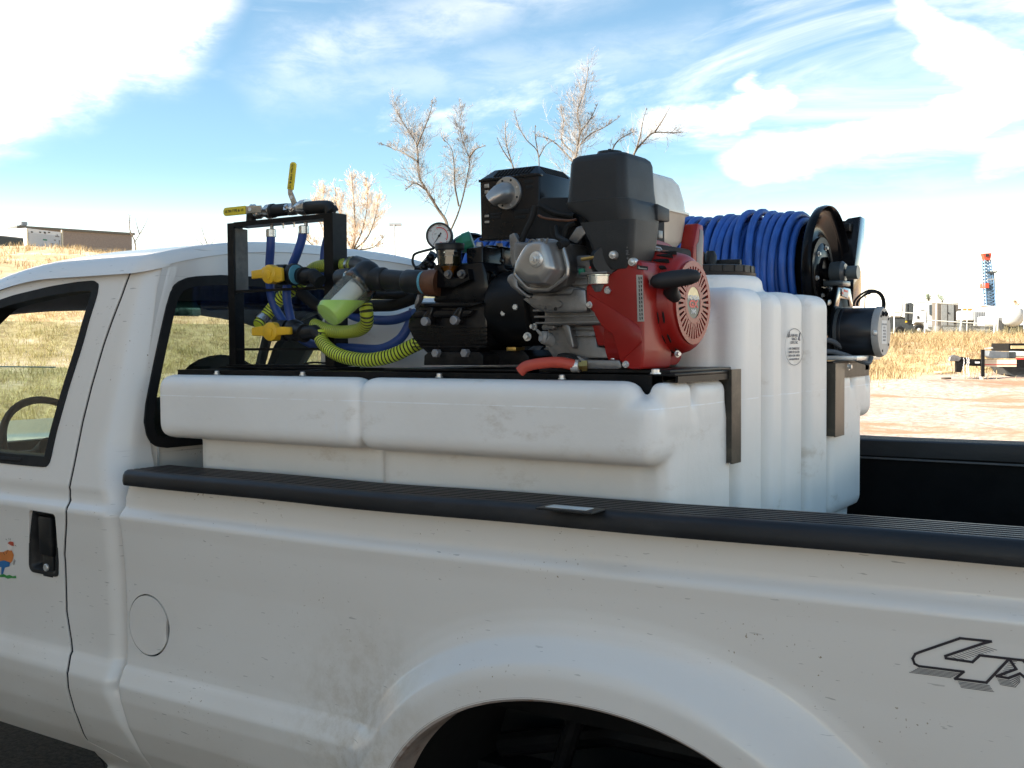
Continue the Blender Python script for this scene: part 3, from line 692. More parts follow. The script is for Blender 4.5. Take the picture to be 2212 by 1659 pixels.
# near window: rubber frame, glass wound part way down
wfr = sheet('window_frame', rubber, door, lambda x, z: np.maximum(sdf(x, z, win)-.002, -(sdf(x, z, win)+.028)), (-3.9, -2.6, 1.35, 1.95), .007, lambda x, z: (x, cab_y(x, z)-.004, z), lip=(0, .06, 0), smooth=60)
gt = 1.672
sheet('pane', glass, door, lambda x, z: np.maximum(np.maximum(sdf(x, z, win)+.018, z-gt), -(-np.hypot(np.maximum(x+2.93, 0), np.maximum(z-gt+.06, 0))+.0)-.075+.0), (-3.9, -2.6, 1.35, 1.95), .02, lambda x, z: (x, cab_y(x, z)+.022, z))
mb = MB(); mb.tube([(x, float(cab_y(0, gt))+.022, gt) for x in np.linspace(-3.5, -2.945, 12)], .0022, 6); mb.build('pane_edge', mat('glass_edge', (.10, .22, .18), .2), door)
# belt weatherstrip
bs = [P('7', x, y, Y=.035) for x, y in ((0, 1410), (285, 1425))]
mb = MB(); mb.tube([(-3.9, .04, 1.392), (-2.975, .045, 1.398)], .010, 8); mb.build('belt_strip', rubber, door)
# handle: recessed bezel, pull flap, lock
hb = sheet('handle', black_plastic, door, lambda x, z: sdf(x, z, hp)-.002, (-2.92, -2.72, 1.06, 1.29), .005, lambda x, z: (x, .016+.030*sst(0, .016, -(sdf(x, z, hp)+.008)), z), lip=(0, .02, 0))
a_, b_ = P('L', 198, 408, Y=.02), P('L', 268, 612, Y=.02)
MB().box(a_.x, b_.x-.004, .012, .034, b_.z, a_.z, .006).build('flap', black_plastic, hb)
c_ = P('L', 232, 665, Y=.02); MB().cyl((c_.x, .014, c_.z), (c_.x, .040, c_.z), .011, bev=.002).build('lock', galv, hb)
MB().box(c_.x-.022, c_.x+.03, .02, .04, c_.z-.028, c_.z+.035, .004).build('lock_plate', black_plastic, hb)
# far door, front body, interior
fo = [(-4.0, .6), (-2.60, .6), (-2.60, 1.35), (-2.64, 1.97), (-3.05, 1.975), (-3.5, 1.90), (-3.75, 1.74), (-4.05, 1.36)]
fwn = np.array(chaikin([(-3.86, 1.42), (-3.42, 1.84), (-3.18, 1.935), (-2.74, 1.955), (-2.69, 1.92), (-2.86, 1.40)], 1, w=.12)); fo = np.array(fo)
yfar = lambda x, z: (x, 2.0-cab_y(x, z), z)
sheet('far_door', dark_in, truck, lambda x, z: np.maximum(sdf(x, z, fo), -sdf(x, z, fwn)), (-4.06, -2.5, .6, 2.0), .03, yfar, lip=(0, -.05, 0))
sheet('far_window', glass, truck, lambda x, z: sdf(x, z, fwn)+.004, (-4.0, -2.5, 1.3, 2.0), .03, lambda x, z: (x, 1.97-cab_y(x, z), z))
mb = MB(); mb.box(-4.06, -2.60, .1, 1.9, .6, .66); mb.box(-4.06, -4.0, .06, 1.94, .6, 1.36); mb.build('cab_floor', dark_in, truck)
mb = MB(); mb.box(-5.7, -4.02, .03, 1.97, .55, 1.33, .08); mb.build('bonnet', paint, truck)
v = [(-4.05, .10, 1.36), (-4.05, 1.90, 1.36), (-3.74, 1.74, 1.83), (-3.74, .26, 1.83)]; MB().raw(v, [(0, 1, 2, 3)]).build('windscreen', glass, truck, None)
mb = MB(); mb.tube([(-4.05, .09, 1.36), (-3.78, .20, 1.77), (-3.5, .235, 1.875), (-3.2, .25, 1.92), (-2.75, .26, 1.935)], .03, 8); mb.build('pillar_trim', dark_in, truck)
MB().tube([(-4.05, 1.91, 1.36), (-3.78, 1.80, 1.77), (-3.5, 1.765, 1.90), (-3.2, 1.75, 1.955), (-2.75, 1.74, 1.97)], .025, 8).build('pillar_trim', dark_in, truck)
v = []; f = []
for i, x in enumerate(np.linspace(-3.74, -2.60, 12)):
    for j, y in enumerate(np.linspace(.24, 1.76, 12)): v.append((x, y, float(roof_np(np.array(x), np.array(y)))-.028-.02*(i in (0, 11))))
    if i:
        for j in range(11): a = (i-1)*12+j; f.append((a, a+1, a+13, a+12))
MB().raw(v, f).build('headliner', liner_in, truck)
mb = MB(); 
mb.box(-3.60, -3.42, 1.10, 1.70, 1.895, 1.915, .01); mb.build('sun_visor', dark_in, truck)
def seat(y0, y1, ymid):
    mb = MB(); mb.box(-3.25, -2.75, y0, y1, .95, 1.12, .05)
    M = Matrix.Translation((-2.78, 0, 1.1)) @ Matrix.Rotation(math.radians(-8), 4, 'Y') @ Matrix.Translation((2.78, 0, -1.1))
    mb.box(-2.86, -2.72, y0, y1, 1.08, 1.58, .065, Matrix.Translation((-2.78, 0, 1.1)) @ Matrix.Rotation(math.radians(8), 4, 'Y') @ Matrix.Translation((2.78, 0, -1.1)), 4)
    s = mb.build('seat', seat_mat, truck)
    h = MB(); h.ell((-2.70, ymid, 1.60), (.055, .17, .105), 24); h.build('headrest', seat_mat, s)
seat(.28, .88, .56); seat(1.12, 1.74, 1.44)
c = Vector((-3.60, .56, 1.37)); ax = Vector((.88, 0, .47)); x_, y_, d_ = frame_of(ax); mb = MB()
ring = [c+x_*.19*math.cos(t)+y_*.19*math.sin(t) for t in np.linspace(0, 2*PI, 41)]
mb.tube(ring, .014, 8, False); mb.tube([c-ax*.05+x_*.18, c-ax*.06, c-ax*.05-x_*.18], .012); mb.cyl(c-ax*.3, c-ax*.02, .03, .045); mb.build('steering_wheel', dark_in, truck)
mb = MB(); mb.box(-4.0, -3.68, .1, 1.9, 1.0, 1.33, .06); mb.build('dashboard', dark_in, truck)
mb = MB(); c = P('7', 1040, 550, X=-3.45); mb.box(-3.46, -3.44, c.y-.12, c.y+.10, c.z-.03, c.z+.03, .009); mb.build('rear_view_mirror', mat('mirror_reflection_teal', (.08, .22, .26), .15, metal=.4), truck)  # teal paints the mirror's reflection into its colour
# 4x4 decal printed on the bed side
dec = MB()
def stroke(mb, pts, w, y0=-.0016, closed=False):
    n = len(pts)
    for i in range(n if closed else n-1):
        a = np.array(pts[i], float); b = np.array(pts[(i+1) % n], float); d = b-a; L = np.linalg.norm(d)
        if L < 1e-6: continue
        d /= L; nn = np.array([-d[1], d[0]])*w/2; a = a-d*w*.4; b = b+d*w*.4
        mb.raw([(q[0], float(bed_y(np.array(q[0]), np.array(q[1]-float(lift(q[0], q[1])))))+y0-.0002*(i % 2), q[1]) for q in (a-nn, b-nn, b+nn, a+nn)], [(0, 1, 2, 3)])
rz = lambda x, y: (lambda p: (p.x, p.z))(P('R', x, y, Y=.006))
four = [(1660, 475), (1925, 503), (1860, 520), (1530, 632), (1535, 652), (1762, 685), (1828, 625), (2080, 655), (1880, 866), (1610, 832), (1685, 770), (1300, 722), (1262, 700), (1247, 655), (1270, 615), (1310, 598)]
F4 = [rz(*q) for q in four]
stroke(dec, F4, .0042, closed=True)
XL = [rz(*q) for q in [(2080, 655), (2200, 668), (2260, 740), (2330, 790), (2420, 700), (2600, 715), (2400, 850), (2480, 960), (2330, 945), (2275, 880), (2250, 850), (2172, 785), (2070, 825), (1970, 808), (2140, 745)]]
stroke(dec, XL, .0042, closed=True)
dx4 = F4[2][0]-F4[0][0]+.30
stroke(dec, [(a+.185, b+.004) for a, b in F4], .0042, closed=True)
for i in range(1, 6):
    o_ = .0022*i+.002
    stroke(dec, [(F4[11][0]-.003*i, F4[11][1]-o_), (F4[10][0]-.004-.003*i, F4[10][1]-o_)], .0009)
    stroke(dec, [(F4[9][0]+.004+.001*i, F4[9][1]-o_), (F4[8][0]+.003+.0016*i, F4[8][1]-o_)], .0009)
    stroke(dec, [(XL[13][0]+.001*i, XL[13][1]-o_), (XL[12][0]+.002*i, XL[12][1]-o_), (XL[11][0], XL[11][1]-o_)], .0009)
for i in range(13):
    t = (i+.5)/13; a = np.array(F4[2])*(1-t)+np.array(F4[3])*t
    stroke(dec, [(a[0]+.002, a[1]-.003), (a[0]+.022-.006*t, a[1]-.007)], .0008)
for i in range(9):
    t = (i+.5)/9; a = np.array(XL[0])*(1-t)+np.array(XL[13])*t
    stroke(dec, [(a[0]+.002, a[1]-.002), (a[0]+.012, a[1]-.001)], .0008)
dec.build('decal', mat('decal_ink', (.035, .028, .032), .5), truck, None)
# painted figure on the door: red cap, orange shirt, blue trousers, green scrawl
def blob(name, pts, ma, y=-.0022):
    q = [P('L', a, b, Y=.012) for a, b in pts]
    MB().raw([(p.x, float(cab_y(p.x, p.z))+y, p.z) for p in q], [tuple(range(len(q)))]).build(name, ma, door, None)
blob('figure_print', [(-40, 590), (5, 590), (28, 580), (50, 583), (58, 605), (50, 635), (35, 650), (30, 640), (10, 632), (-40, 640)], mat('print_orange', (.62, .20, .05), .5))
blob('figure_print', [(-40, 640), (10, 632), (38, 642), (35, 662), (12, 668), (2, 700), (-8, 702), (-6, 665), (-40, 668)], mat('print_blue', (.03, .16, .38), .5))
blob('figure_print', [(32, 545), (45, 536), (62, 540), (63, 560), (50, 558), (40, 552)], mat('print_red', (.50, .08, .04), .5), -.0026)
blob('figure_print', [(28, 552), (42, 548), (54, 560), (52, 575), (40, 585), (30, 575)], mat('print_skin', (.80, .72, .64), .5))
blob('figure_print', [(-20, 705), (5, 700), (20, 708), (35, 704), (50, 712), (66, 708), (68, 722), (45, 720), (25, 724), (8, 716), (-20, 716)], mat('print_green', (.05, .28, .06), .5))
st = MB()
for a, b in (((22, 524), (27, 530)), ((38, 520), (40, 530)), ((46, 522), (46, 532)), ((66, 556), (72, 562)), ((50, 652), (58, 628)), ((54, 655), (62, 632)), ((28, 580), (20, 600)), ((2, 590), (12, 606))):
    p, q = P('L', *a, Y=.01), P('L', *b, Y=.01); d = Vector((q.z-p.z, 0, p.x-q.x)).normalized()*.0008
    yy_ = float(cab_y(0, p.z))-.003; st.raw([(p.x-d.x, yy_, p.z-d.z), (q.x-d.x, yy_, q.z-d.z), (q.x+d.x, yy_, q.z+d.z), (p.x+d.x, yy_, p.z+d.z)], [(0, 1, 2, 3)])
st.build('figure_print', ink, door, None)

# ================================================================== corrugated metal building that shades the truck
mb = MB(); hw = 8.4; xw0, xw1, yw = -27.0, -3.4, -4.7
v = []; f = []; n = int((xw1-xw0)/.15)
for i in range(n):
    x = xw0+i*.15
    for dx, dy in ((0, 0), (.045, 0), (.07, .03), (.12, .03)):
        v += [(x+dx, yw+dy, -.05), (x+dx, yw+dy, hw)]
for i in range(len(v)//2-1): f.append((2*i, 2*i+2, 2*i+3, 2*i+1))
shed = empty('metal_building', ((xw0+xw1)/2, yw-5, 0), 'tan corrugated metal building that throws its shade over the truck', 'building')
wall_m = mat('tan_corrugated_steel', (.62, .52, .39), .55, var=.08, vscale=2, dirt=.3, dscale=1.5)
MB().raw(v, f).build('wall', wall_m, shed, None)
mb = MB(); mb.box(xw0, xw1, yw-10, yw-.02, hw, hw+.12); mb.build('roof', wall_m, shed)
MB().box(xw1-.1, xw1, yw-9.9, yw-.02, 0, hw).build('end_wall', wall_m, shed)

# ================================================================== sprayer tank
tank = empty('sprayer_tank', (-1.7, .89, .95), 'white translucent plastic sprayer tank with a tall middle dome, in the truck bed', 'water tank')
mb = MB()
mb.box(-2.385, -1.70, .192, 1.56, 1.21, 1.60, .035, seg=3); mb.box(-1.72, -.985, .175, 1.56, 1.21, 1.62, .04, seg=3)
mb.box(-2.385, -.985, .175, 1.44, .965, 1.25, .03)
for (x0, x1) in ((-2.446, -1.712), (-1.722, -.946)):
    mb.box(x0, x1 if x1 < -1 else -.992, .100, .186, 1.485, 1.655, .036, seg=4); mb.box(x0, x1, .100, .50, 1.483, 1.622, .036, seg=4)
    mb.box(x0+.004, x1-.05, .246, .46, 1.55, 1.640, .02)
    mb.box(x0, x1, 1.26, 1.672, 1.497, 1.62, .038, seg=4); mb.box(x0, x1, 1.60, 1.672, 1.497, 1.65, .036, seg=4)
mb.box(-.984, -.944, .150, .290, 1.54, 1.652, .019, seg=4); mb.box(-1.06, -.944, .298, .478, 1.54, 1.652, .026, seg=4)
mb.box(-1.06, -.944, 1.30, 1.44, 1.54, 1.645, .026, seg=4); mb.box(-1.06, -.944, 1.45, 1.60, 1.54, 1.645, .026, seg=4)
mb.box(-2.27, -.984, .52, 1.205, 1.40, 1.852, .075, seg=5); mb.box(-1.7, -.985, .18, 1.56, .965, 1.60, .03)
for y0, y1 in ((.545, .712), (.745, .862), (.852, 1.008), (1.038, 1.222)):
    d = .0 if (y0, y1) != (.745, .862) else .004
    mb.box(-2.25, -.944-d, y0, y1, .97, 1.862-d, .035, seg=4)
mb.box(-1.3, -.945, .178, .515, .975, 1.6, .03); mb.box(-1.3, -.945, 1.24, 1.555, 1.23, 1.6, .03)
mb.lathe((-1.17, .87, 1.80), (-1.17, .87, 1.905), [(0, .155), (.55, .153), (.62, .15), (.88, .148), (1, .135)], 48)
t = mb.build('tank_body', poly, tank, 180)
r_ = t.modifiers.new('r', 'REMESH'); r_.mode = 'VOXEL'; r_.voxel_size = .0062; r_.use_smooth_shade = True
s_ = t.modifiers.new('s', 'SMOOTH'); s_.factor = .5; s_.iterations = 6
lid = MB().lathe((-1.17, .87, 1.902), (-1.17, .87, 1.932), [(0, .131), (.35, .133), (.4, .128), (.95, .128), (1, .124)], 48).build('lid', black_plastic, tank)
mb = MB()
for k_ in range(24): a = 2*PI*k_/24; mb.box(-.004, .004, .122, .130, 1.912, 1.93, .001, Matrix.Translation((-1.17, .87, 0)) @ Matrix.Rotation(a, 4, 'Z'))
mb.build('lid_ribs', black_plastic, lid); lid.children[0]['kind'] = 'stuff'
for a in (0, PI/2, PI/4*3):
    pass
for yy_, w_ in ((.87, .105),): MB().prism([(-1.17-.1, yy_-.006, 1.93), (-1.17+.10, yy_-.006, 1.93), (-1.07, yy_-.006, 1.949), (-1.14, yy_-.006, 1.951), (-1.20, yy_-.006, 1.951), (-1.27, yy_-.006, 1.949)], (0, .012, 0), .002).build('grip_bar', black_plastic, lid)
MB().prism([(-1.176, .77, 1.93), (-1.176, .97, 1.93), (-1.176, .97, 1.949), (-1.176, .77, 1.949)], (.012, 0, 0), .002).build('grip_bar', black_plastic, lid)
c = P('3', 240, 530, Y=.85)
MB().lathe((c.x-.02, c.y, 1.93), (c.x-.02, c.y, 1.972), [(0, .018), (.7, .018), (1, .010)], 16).build('vent_knob', black_plastic, lid)
MB().lathe((c.x+.012, c.y-.01, 1.93), (c.x+.012, c.y-.01, 1.972), [(0, .016), (.7, .016), (1, .010)], 16).build('vent_knob', black_plastic, lid)
# moulding line and oval maker's stamp on the rear rib
mb = MB(); ex = -.9425
def oval(a, b, n=48): return [(.918+a*math.cos(t), 1.720+b*math.sin(t)) for t in np.linspace(0, 2*PI, n, endpoint=False)]
def yz_ring(mb, pts, w, x):
    n = len(pts)
    for i in range(n):
        a = np.array(pts[i]); b = np.array(pts[(i+1) % n]); d = b-a; d /= np.linalg.norm(d); nn = np.array([-d[1], d[0]])*w/2
        mb.raw([(x, *(a-nn)), (x, *(b-nn)), (x, *(b+nn)), (x, *(a+nn))], [(0, 1, 2, 3)])
yz_ring(mb, oval(.073, .047), .0016, ex); mb.build('oval_stamp', ink_grey, tank, None)
for i, (s, z, h, al) in enumerate((('RHI', 1.748, .016, 1.2), ('SUPPLY', 1.7365, .010, 1.3), ('EQUIPMENT CO', 1.7215, .0085, .85), ('FARM & SPRAYER', 1.711, .0085, .85), ('LOCAL   SALES', 1.700, .0085, 1.1), ('www.equipment.com', 1.690, .0075, .9))):
    if i < 2: continue
h = MB()
for (y0, y1, z0, z1) in ((.893, .930, 1.7465, 1.7545), (.885, .930, 1.7365, 1.7435), (.882, .948, 1.7265, 1.7345)): pass
stamp = [("FARM AND", 1.7495, .0085), ("RANCH", 1.7405, .0085), ("SUPPLY INC", 1.731, .0085), ("1401 COMMERCE RD", 1.7155, .0068), ("RAPID CITY, SD 57701", 1.7065, .0068), ("(605) 341-2584  1-800-341", 1.6975, .0062), ("www.sprayertanks.com", 1.689, .0062)]
for s, z, hgt in stamp: text('stamp_print', s, hgt*1.25, (ex, .916, z), (0, 1, 0), (0, 0, 1), ink_grey, tank, extrude=.0001, bold=.0002)
mb = MB(); mb.prism([(ex-.001, .946, 1.738), (ex-.001, .962, 1.736), (ex-.001, .957, 1.744), (ex-.001, .966, 1.758), (ex-.001, .960, 1.757), (ex-.001, .950, 1.744)], (.0012, 0, 0)); mb.prism([(ex-.001, .872, 1.744), (ex-.001, .888, 1.746), (ex-.001, .882, 1.752), (ex-.001, .880, 1.759), (ex-.001, .876, 1.752)], (.0012, 0, 0)); mb.build('stamp_emblem', ink_grey, tank)

# ================================================================== skid frame on the tank
def angle(mb, x0, x1, y0, y1, z0, z1): mb.box(x0, x1, y0, y1, z0, z1, .0015)
frame = empty('skid_frame', (-1.7, .35, 1.62), 'black steel skid frame bolted along the near top edge of the tank under the engine', 'steel frame')
def sqtube(name, x0, x1, y0, y1, z0, z1, w=.0035):
    mb = MB(); mb.box(x0, x1, y0, y0+w, z0, z1); mb.box(x0, x1, y1-w, y1, z0, z1); mb.box(x0, x1, y0+w, y1-w, z1-w, z1); mb.box(x0, x1, y0+w, y1-w, z0, z0+w); return mb.build(name, black_steel, frame)
sqtube('rail_tube', -2.455, -.992, .188, .242, 1.622, 1.667)
sqtube('rail_tube', -2.455, -.992, .455, .500, 1.640, 1.669)
for x in (-2.42, -2.05, -1.66, -1.30): MB().box(x, x+.05, .242, .455, 1.648, 1.668, .001).build('cross_member', black_steel, frame)
MB().box(-2.45, -1.995, .335, .43, 1.668, 1.673, .001).build('mounting_plate', black_steel, frame)
MB().box(-1.72, -1.32, .205, .50, 1.6695, 1.6745, .001).build('mounting_plate', black_steel, frame)
MB().box(-1.27, -.955, .197, .52, 1.6695, 1.6765, .001).build('mounting_plate', black_steel, frame)
mb = MB(); mb.box(-.985, -.9385, .185, .468, 1.664, 1.670, .001); mb.box(-.9445, -.9385, .20, .467, 1.650, 1.6635); mb.build('rear_angle', black_steel, frame)
mb = MB(); mb.box(-.962, -.932, .468, .474, 1.462, 1.672); mb.box(-.938, -.932, .4745, .524, 1.459, 1.672); mb.build('strap_leg', mat('ground_lit_black_steel', (.03, .028, .023), .38, var=.3, spec=.35, dirt=.5, dirt_col=(.16, .14, .10), dscale=9), frame)  # tan blotches put the reflection of sunlit ground into the leg's colour
for u_, v_ in ((470, 808), (655, 808), (950, 815), (1215, 815)):
    c = P('0', u_, v_, Y=.175); z = 1.6515
    o = MB().prism([(c.x-.045, .186, z), (c.x-.030, .160, z), (c.x+.035, .160, z), (c.x+.06, .186, z)], (0, 0, .004), .001).build('lug', black_steel, frame)
    MB().hexbolt((c.x, .173, z+.004), (0, 0, 1), .0065, .010).build('bolt', galv, o)
c = P('6', 905, 82, X=-.955); MB().hexbolt((c.x, c.y, 1.6705), (0, 0, 1), .008, .010).build('bolt', galv, frame)
# frame under the hose reel on the far shoulder of the tank
frame2 = empty('reel_stand_frame', (-1.7, 1.45, 1.62), 'black steel frame on the far shoulder of the tank carrying the hose reel', 'steel frame')
mb = MB(); mb.box(-2.45, -.94, 1.30, 1.345, 1.645, 1.672, .001); mb.box(-2.45, -.94, 1.56, 1.61, 1.645, 1.672, .001); mb.build('rail_tube', black_steel, frame2); 
mb = MB(); mb.box(-.946, -.940, 1.262, 1.60, 1.628, 1.671); mb.box(-.98, -.938, 1.23, 1.60, 1.672, 1.677, .001); mb.build('rear_angle', black_steel, frame2)
mb = MB(); mb.box(-.962, -.932, 1.232, 1.237, 1.465, 1.672); mb.box(-.938, -.932, 1.2375, 1.318, 1.463, 1.6715); mb.build('strap_leg', mat('ground_lit_black_steel_b', (.05, .045, .033), .36, var=.3, dirt=.6, dirt_col=(.2, .17, .12), dscale=9), frame2)  # browner steel: glow of the sunlit ground painted into this leg
c = P('3', 1445, 1430, X=-.93); MB().hexbolt(c, (1, 0, 0), .008, .01).build('bolt', galv, frame2)
MB().box(-1.02, -.90, 1.33, 1.58, 1.678, 1.692, .002).build('base_plate', galv, frame2)

# ================================================================== engine
eng = empty('petrol_engine', (-1.12, .35, 1.677), 'red and silver petrol engine with a black air cleaner box, right of the black pump', 'engine')
def pl(z, pts, Y): return [P(z, a, b, Y=Y) for a, b in pts]
def plate(name, z, pts, y0, y1, ma, bev=.003, par=None, seg=2): return MB().prism(pl(z, pts, y0), (0, y1-y0, 0), bev, seg).build(name, ma, par or eng)
# crankcase and its feet
case = plate('crankcase', 'E1', [(640, 1430), (520, 1250), (560, 1170), (590, 1010), (600, 930), (1120, 900), (1180, 1290), (1330, 1310), (1400, 1400), (1440, 1440)], .215, .44, alu, .006)
plate('engine_foot', 'E1', [(640, 1440), (960, 1405), (1030, 1455), (1450, 1455), (1480, 1545), (1440, 1572), (660, 1560)], .195, .47, alu, .004, case)
for yb in (1000, 1080, 1160): plate('casting_rib', 'E1', [(850, yb-6), (1135, yb-4), (1140, yb+10), (850, yb+8)], .205, .218, alu, .001, case)
plate('casting_rib', 'E1', [(740, 1000), (800, 980), (850, 1060), (900, 1290), (870, 1330), (800, 1200)], .196, .22, alu, .004, case)
c = P('E1', 925, 1418, Y=.22); MB().hexbolt((c.x, c.y, c.z-.004), (0, 0, 1), .0065, .009).build('bolt', galv, case)
c = P('E1', 1385, 1425, Y=.22); MB().hexbolt((c.x, c.y, c.z-.004), (0, 0, 1), .0065, .009).build('bolt', galv, case)
a_ = P('E1', 535, 1180, Y=.20); b_ = P('E1', 590, 1230, Y=.22)
mb = MB(); mb.cyl(a_+Vector((.01, .03, -.012)), a_, .013, .015, bev=.001); mb.cyl(a_, a_+Vector((-.004, -.006, .002)), .0145, .012)
q = P('E1', 445, 1090, Y=.185); mb.tube([a_, (a_+q)/2, q], [.0045, .004, .003], 8); mb.build('oil_dipstick', mat('grey_plastic', (.24, .24, .23), .5), case)
plate('bracket', 'E1', [(500, 1060), (530, 990), (590, 910), (680, 940), (660, 1060), (640, 1090), (510, 1095)], .20, .215, alu, .003, case)
c = P('E1', 425, 1055, Y=.24); MB().hexbolt(c, (-.4, -1, .1), .006, .012).build('bolt', galv, case)
# finned cylinder, shield plate, head, valve cover
mb = MB()
for i in range(9):
    z = 1.775+i*.0135; mb.box(-1.275, -1.09, .17+.02*abs(i-4)/4, .36, z, z+.0045, .001)
mb.box(-1.255, -1.10, .19, .40, 1.77, 1.90, .01); mb.build('cylinder', alu, eng)
sh = plate('shield_plate', 'E1', [(265, 715), (400, 665), (855, 655), (880, 590), (1035, 600), (1055, 860), (1000, 880), (560, 885), (410, 830)], .165, .185, alu, .004)
plate('upper_shield', 'E1', [(380, 640), (860, 560), (1030, 600), (1010, 790), (860, 668), (402, 684)], .172, .30, alu, .003, sh)
for a, b, r in ((720, 780, .008), (545, 820, .003)): c = P('E1', a, b, Y=.163); MB().cyl(c, c+Vector((0, -.003, 0)), r, r*.8).build('screw', alu, sh)
c = P('E1', 675, 838, Y=.1645); MB().cyl(c, c+Vector((0, -.0012, 0)), .004, n=12).build('hole', void, sh)
plate('head_flange', 'E1', [(85, 440), (130, 405), (200, 400), (215, 560), (330, 660), (390, 690), (330, 715), (240, 660), (120, 560), (80, 500)], .16, .20, alu, .004)
plate('cylinder_head', 'E1', [(150, 20), (800, 30), (850, 400), (800, 560), (640, 640), (330, 650), (200, 540), (175, 300)], .158, .30, alu, .008)
plate('head_bracket', 'E1', [(110, -60), (170, -90), (230, 20), (260, 60), (240, 120), (180, 150), (230, 175), (230, 200), (150, 340), (125, 250)], .20, .215, alu, .002)
vc = plate('valve_cover', 'E1', [(208, 240), (186, 400), (205, 450), (335, 580), (370, 598), (560, 603), (600, 595), (800, 450), (825, 400), (825, 280), (770, 90), (730, 30), (640, -15), (450, -20), (340, 40)], .138, .150, alu_smooth, .004, None, 3)
bm = bmesh.new(); inn = pl('E1', [(196, 300), (192, 390), (210, 430), (325, 530), (355, 545), (560, 548), (590, 535), (700, 385), (706, 330), (640, 80), (600, 15), (560, -5), (440, -12), (330, 50)], .108)
ou = [(P('E1', 200+0, 250, Y=.139))]
cx = sum(inn, Vector())/len(inn)
rings = [(1.035, .139), (.985, .118), (.955, .104), (.90, .094), (.80, .0895), (.5, .088)]
v = []; f = []; n = len(inn)
inn = [Vector((p[0], .139, p[1])) for p in chaikin([(q.x, q.z) for q in inn], 2)]; n = len(inn); cx = sum(inn, Vector())/n
for s, y in rings: v += [(cx.x+(p.x-cx.x)*s, y, cx.z+(p.z-cx.z)*s) for p in inn]
for j in range(len(rings)-1):
    for i in range(n): i2 = (i+1) % n; f.append((j*n+i, (j+1)*n+i, (j+1)*n+i2, j*n+i2))
f.append(tuple((len(rings)-1)*n+i for i in range(n))); MB().raw(v, f).build('cover_dome', alu_smooth, vc, 60)
bd_ = pl('E1', [(214, 250), (192, 400), (208, 448), (338, 578), (372, 594), (560, 598), (600, 590), (796, 448), (820, 400), (820, 290), (768, 100), (728, 40)], .134)
MB().tube(bez(bd_, 3), .0048, 8).build('gasket_bead', alu_smooth, vc, 80)
c = P('E1', 440, 235, Y=.088)
mb = MB(); mb.lathe(c, c+Vector((0, -.006, 0)), [(0, .017), (.3, .016), (.5, .012), (1, .0115)], 24); mb.lathe(c+Vector((0, -.005, 0)), c+Vector((0, -.018, 0)), [(0, .0075), (.6, .0075), (.62, .0055), (1, .005)], 6); mb.build('centre_bolt', galv, vc)
c = P('E1', 470, 30, Y=.098); text('raised_lettering', 'OHV', .020, c+Vector((0, -.001, 0)), (1, 0, 0), (0, -.25, 1), alu_smooth, vc, extrude=.0016, xs=1.15, bold=.0004)
mb = MB(); a = P('E1', 690, 70, Y=.13); mb.tube(bez([a+Vector((.012, .006, .0)), P('E2', 960, 905, Y=.15), P('E2', 870, 850, Y=.18), P('E2', 850, 760, Y=.22)], 8), .005, 10); mb.build('spark_plug_lead', rubber, eng)
MB().cyl(a+Vector((.008, -.004, 0)), a+Vector((.014, .012, .004)), .009, .008).build('plug_cap', rubber, eng)
# dark clutter of links and tubes between head, silencer and air cleaner
for i, (pts, r, ma) in enumerate(((((680, 650), (750, 680), (950, 700), (1040, 690)), .0028, rust), (((650, 560), (620, 680), (560, 800), (520, 900)), .007, rubber), (((1040, 720), (960, 760), (920, 880), (900, 960)), .0075, rubber), (((700, 560), (820, 620), (900, 640), (1020, 660)), .0065, rubber), (((800, 740), (820, 850), (900, 900), (1000, 920)), .006, rubber))):
    MB().tube(bez([P('E2', a, b, Y=.20+.01*i) for a, b in pts], 6), r, 8).build('hose_link', ma, eng)
plate('throttle_plate', 'E2', [(960, 880), (1040, 760), (1110, 740), (1150, 800), (1040, 920)], .19, .196, alu)
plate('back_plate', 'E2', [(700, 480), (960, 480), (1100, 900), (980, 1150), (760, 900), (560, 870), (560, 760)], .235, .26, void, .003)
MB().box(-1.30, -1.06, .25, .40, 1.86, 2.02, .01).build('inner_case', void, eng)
# carburettor, bowl, fuel tap
mb = MB(); q = pl('E1', [(920, 190), (1150, 180), (1230, 260), (1330, 400), (1080, 410), (1020, 420), (1020, 330), (930, 320)], .165); mb.prism(q, (0, .06, 0), .004); mb.build('carburettor', alu, eng)
cb = P('E1', 1210, 480, Y=.175); zt_ = P('E1', 1210, 425, Y=.175).z; zb_ = P('E1', 1210, 548, Y=.175).z
carb = MB().lathe((cb.x, .178, zb_), (cb.x, .178, zt_), [(0, .024), (.1, .028), (.85, .029), (.9, .031), (1, .031)], 32).build('float_bowl', zinc_rainbow, eng)
MB().box(cb.x-.030, cb.x+.033, .145, .22, zt_, zt_+.005, .001).build('bowl_gasket', alu, carb)
MB().lathe((cb.x, .178, zb_-.014), (cb.x, .178, zb_), [(0, .014), (1, .020)], 16).build('bowl_base', alu, carb)
MB().hexbolt((cb.x, .178, zb_-.014), (0, 0, -1), .007, .009).build('drain_bolt', galv, carb)
c = P('E1', 1290, 610, Y=.16); MB().hexbolt(c+Vector((0, .01, 0)), (.3, -1, -.2), .007, .012).build('drain_bolt', galv, carb)
a, b = P('E1', 990, 235, Y=.150), P('E1', 1145, 210, Y=.155); MB().cyl(a, b, .0038, n=10).build('idle_screw', brass, carb)
for x_c, y_c, rr_, m_ in ((1170, 335, .009, galv), (1100, 335, .003, label_red), (1115, 275, .005, alu)): c = P('E1', x_c, y_c, Y=.163); MB().cyl(c, c+Vector((0, -.003, 0)), rr_*.8, n=14).build('jet_screw', m_, carb)
plate('green_fitting', 'E1', [(945, 345), (1015, 345), (1015, 425), (950, 420)], .16, .18, green, .002)
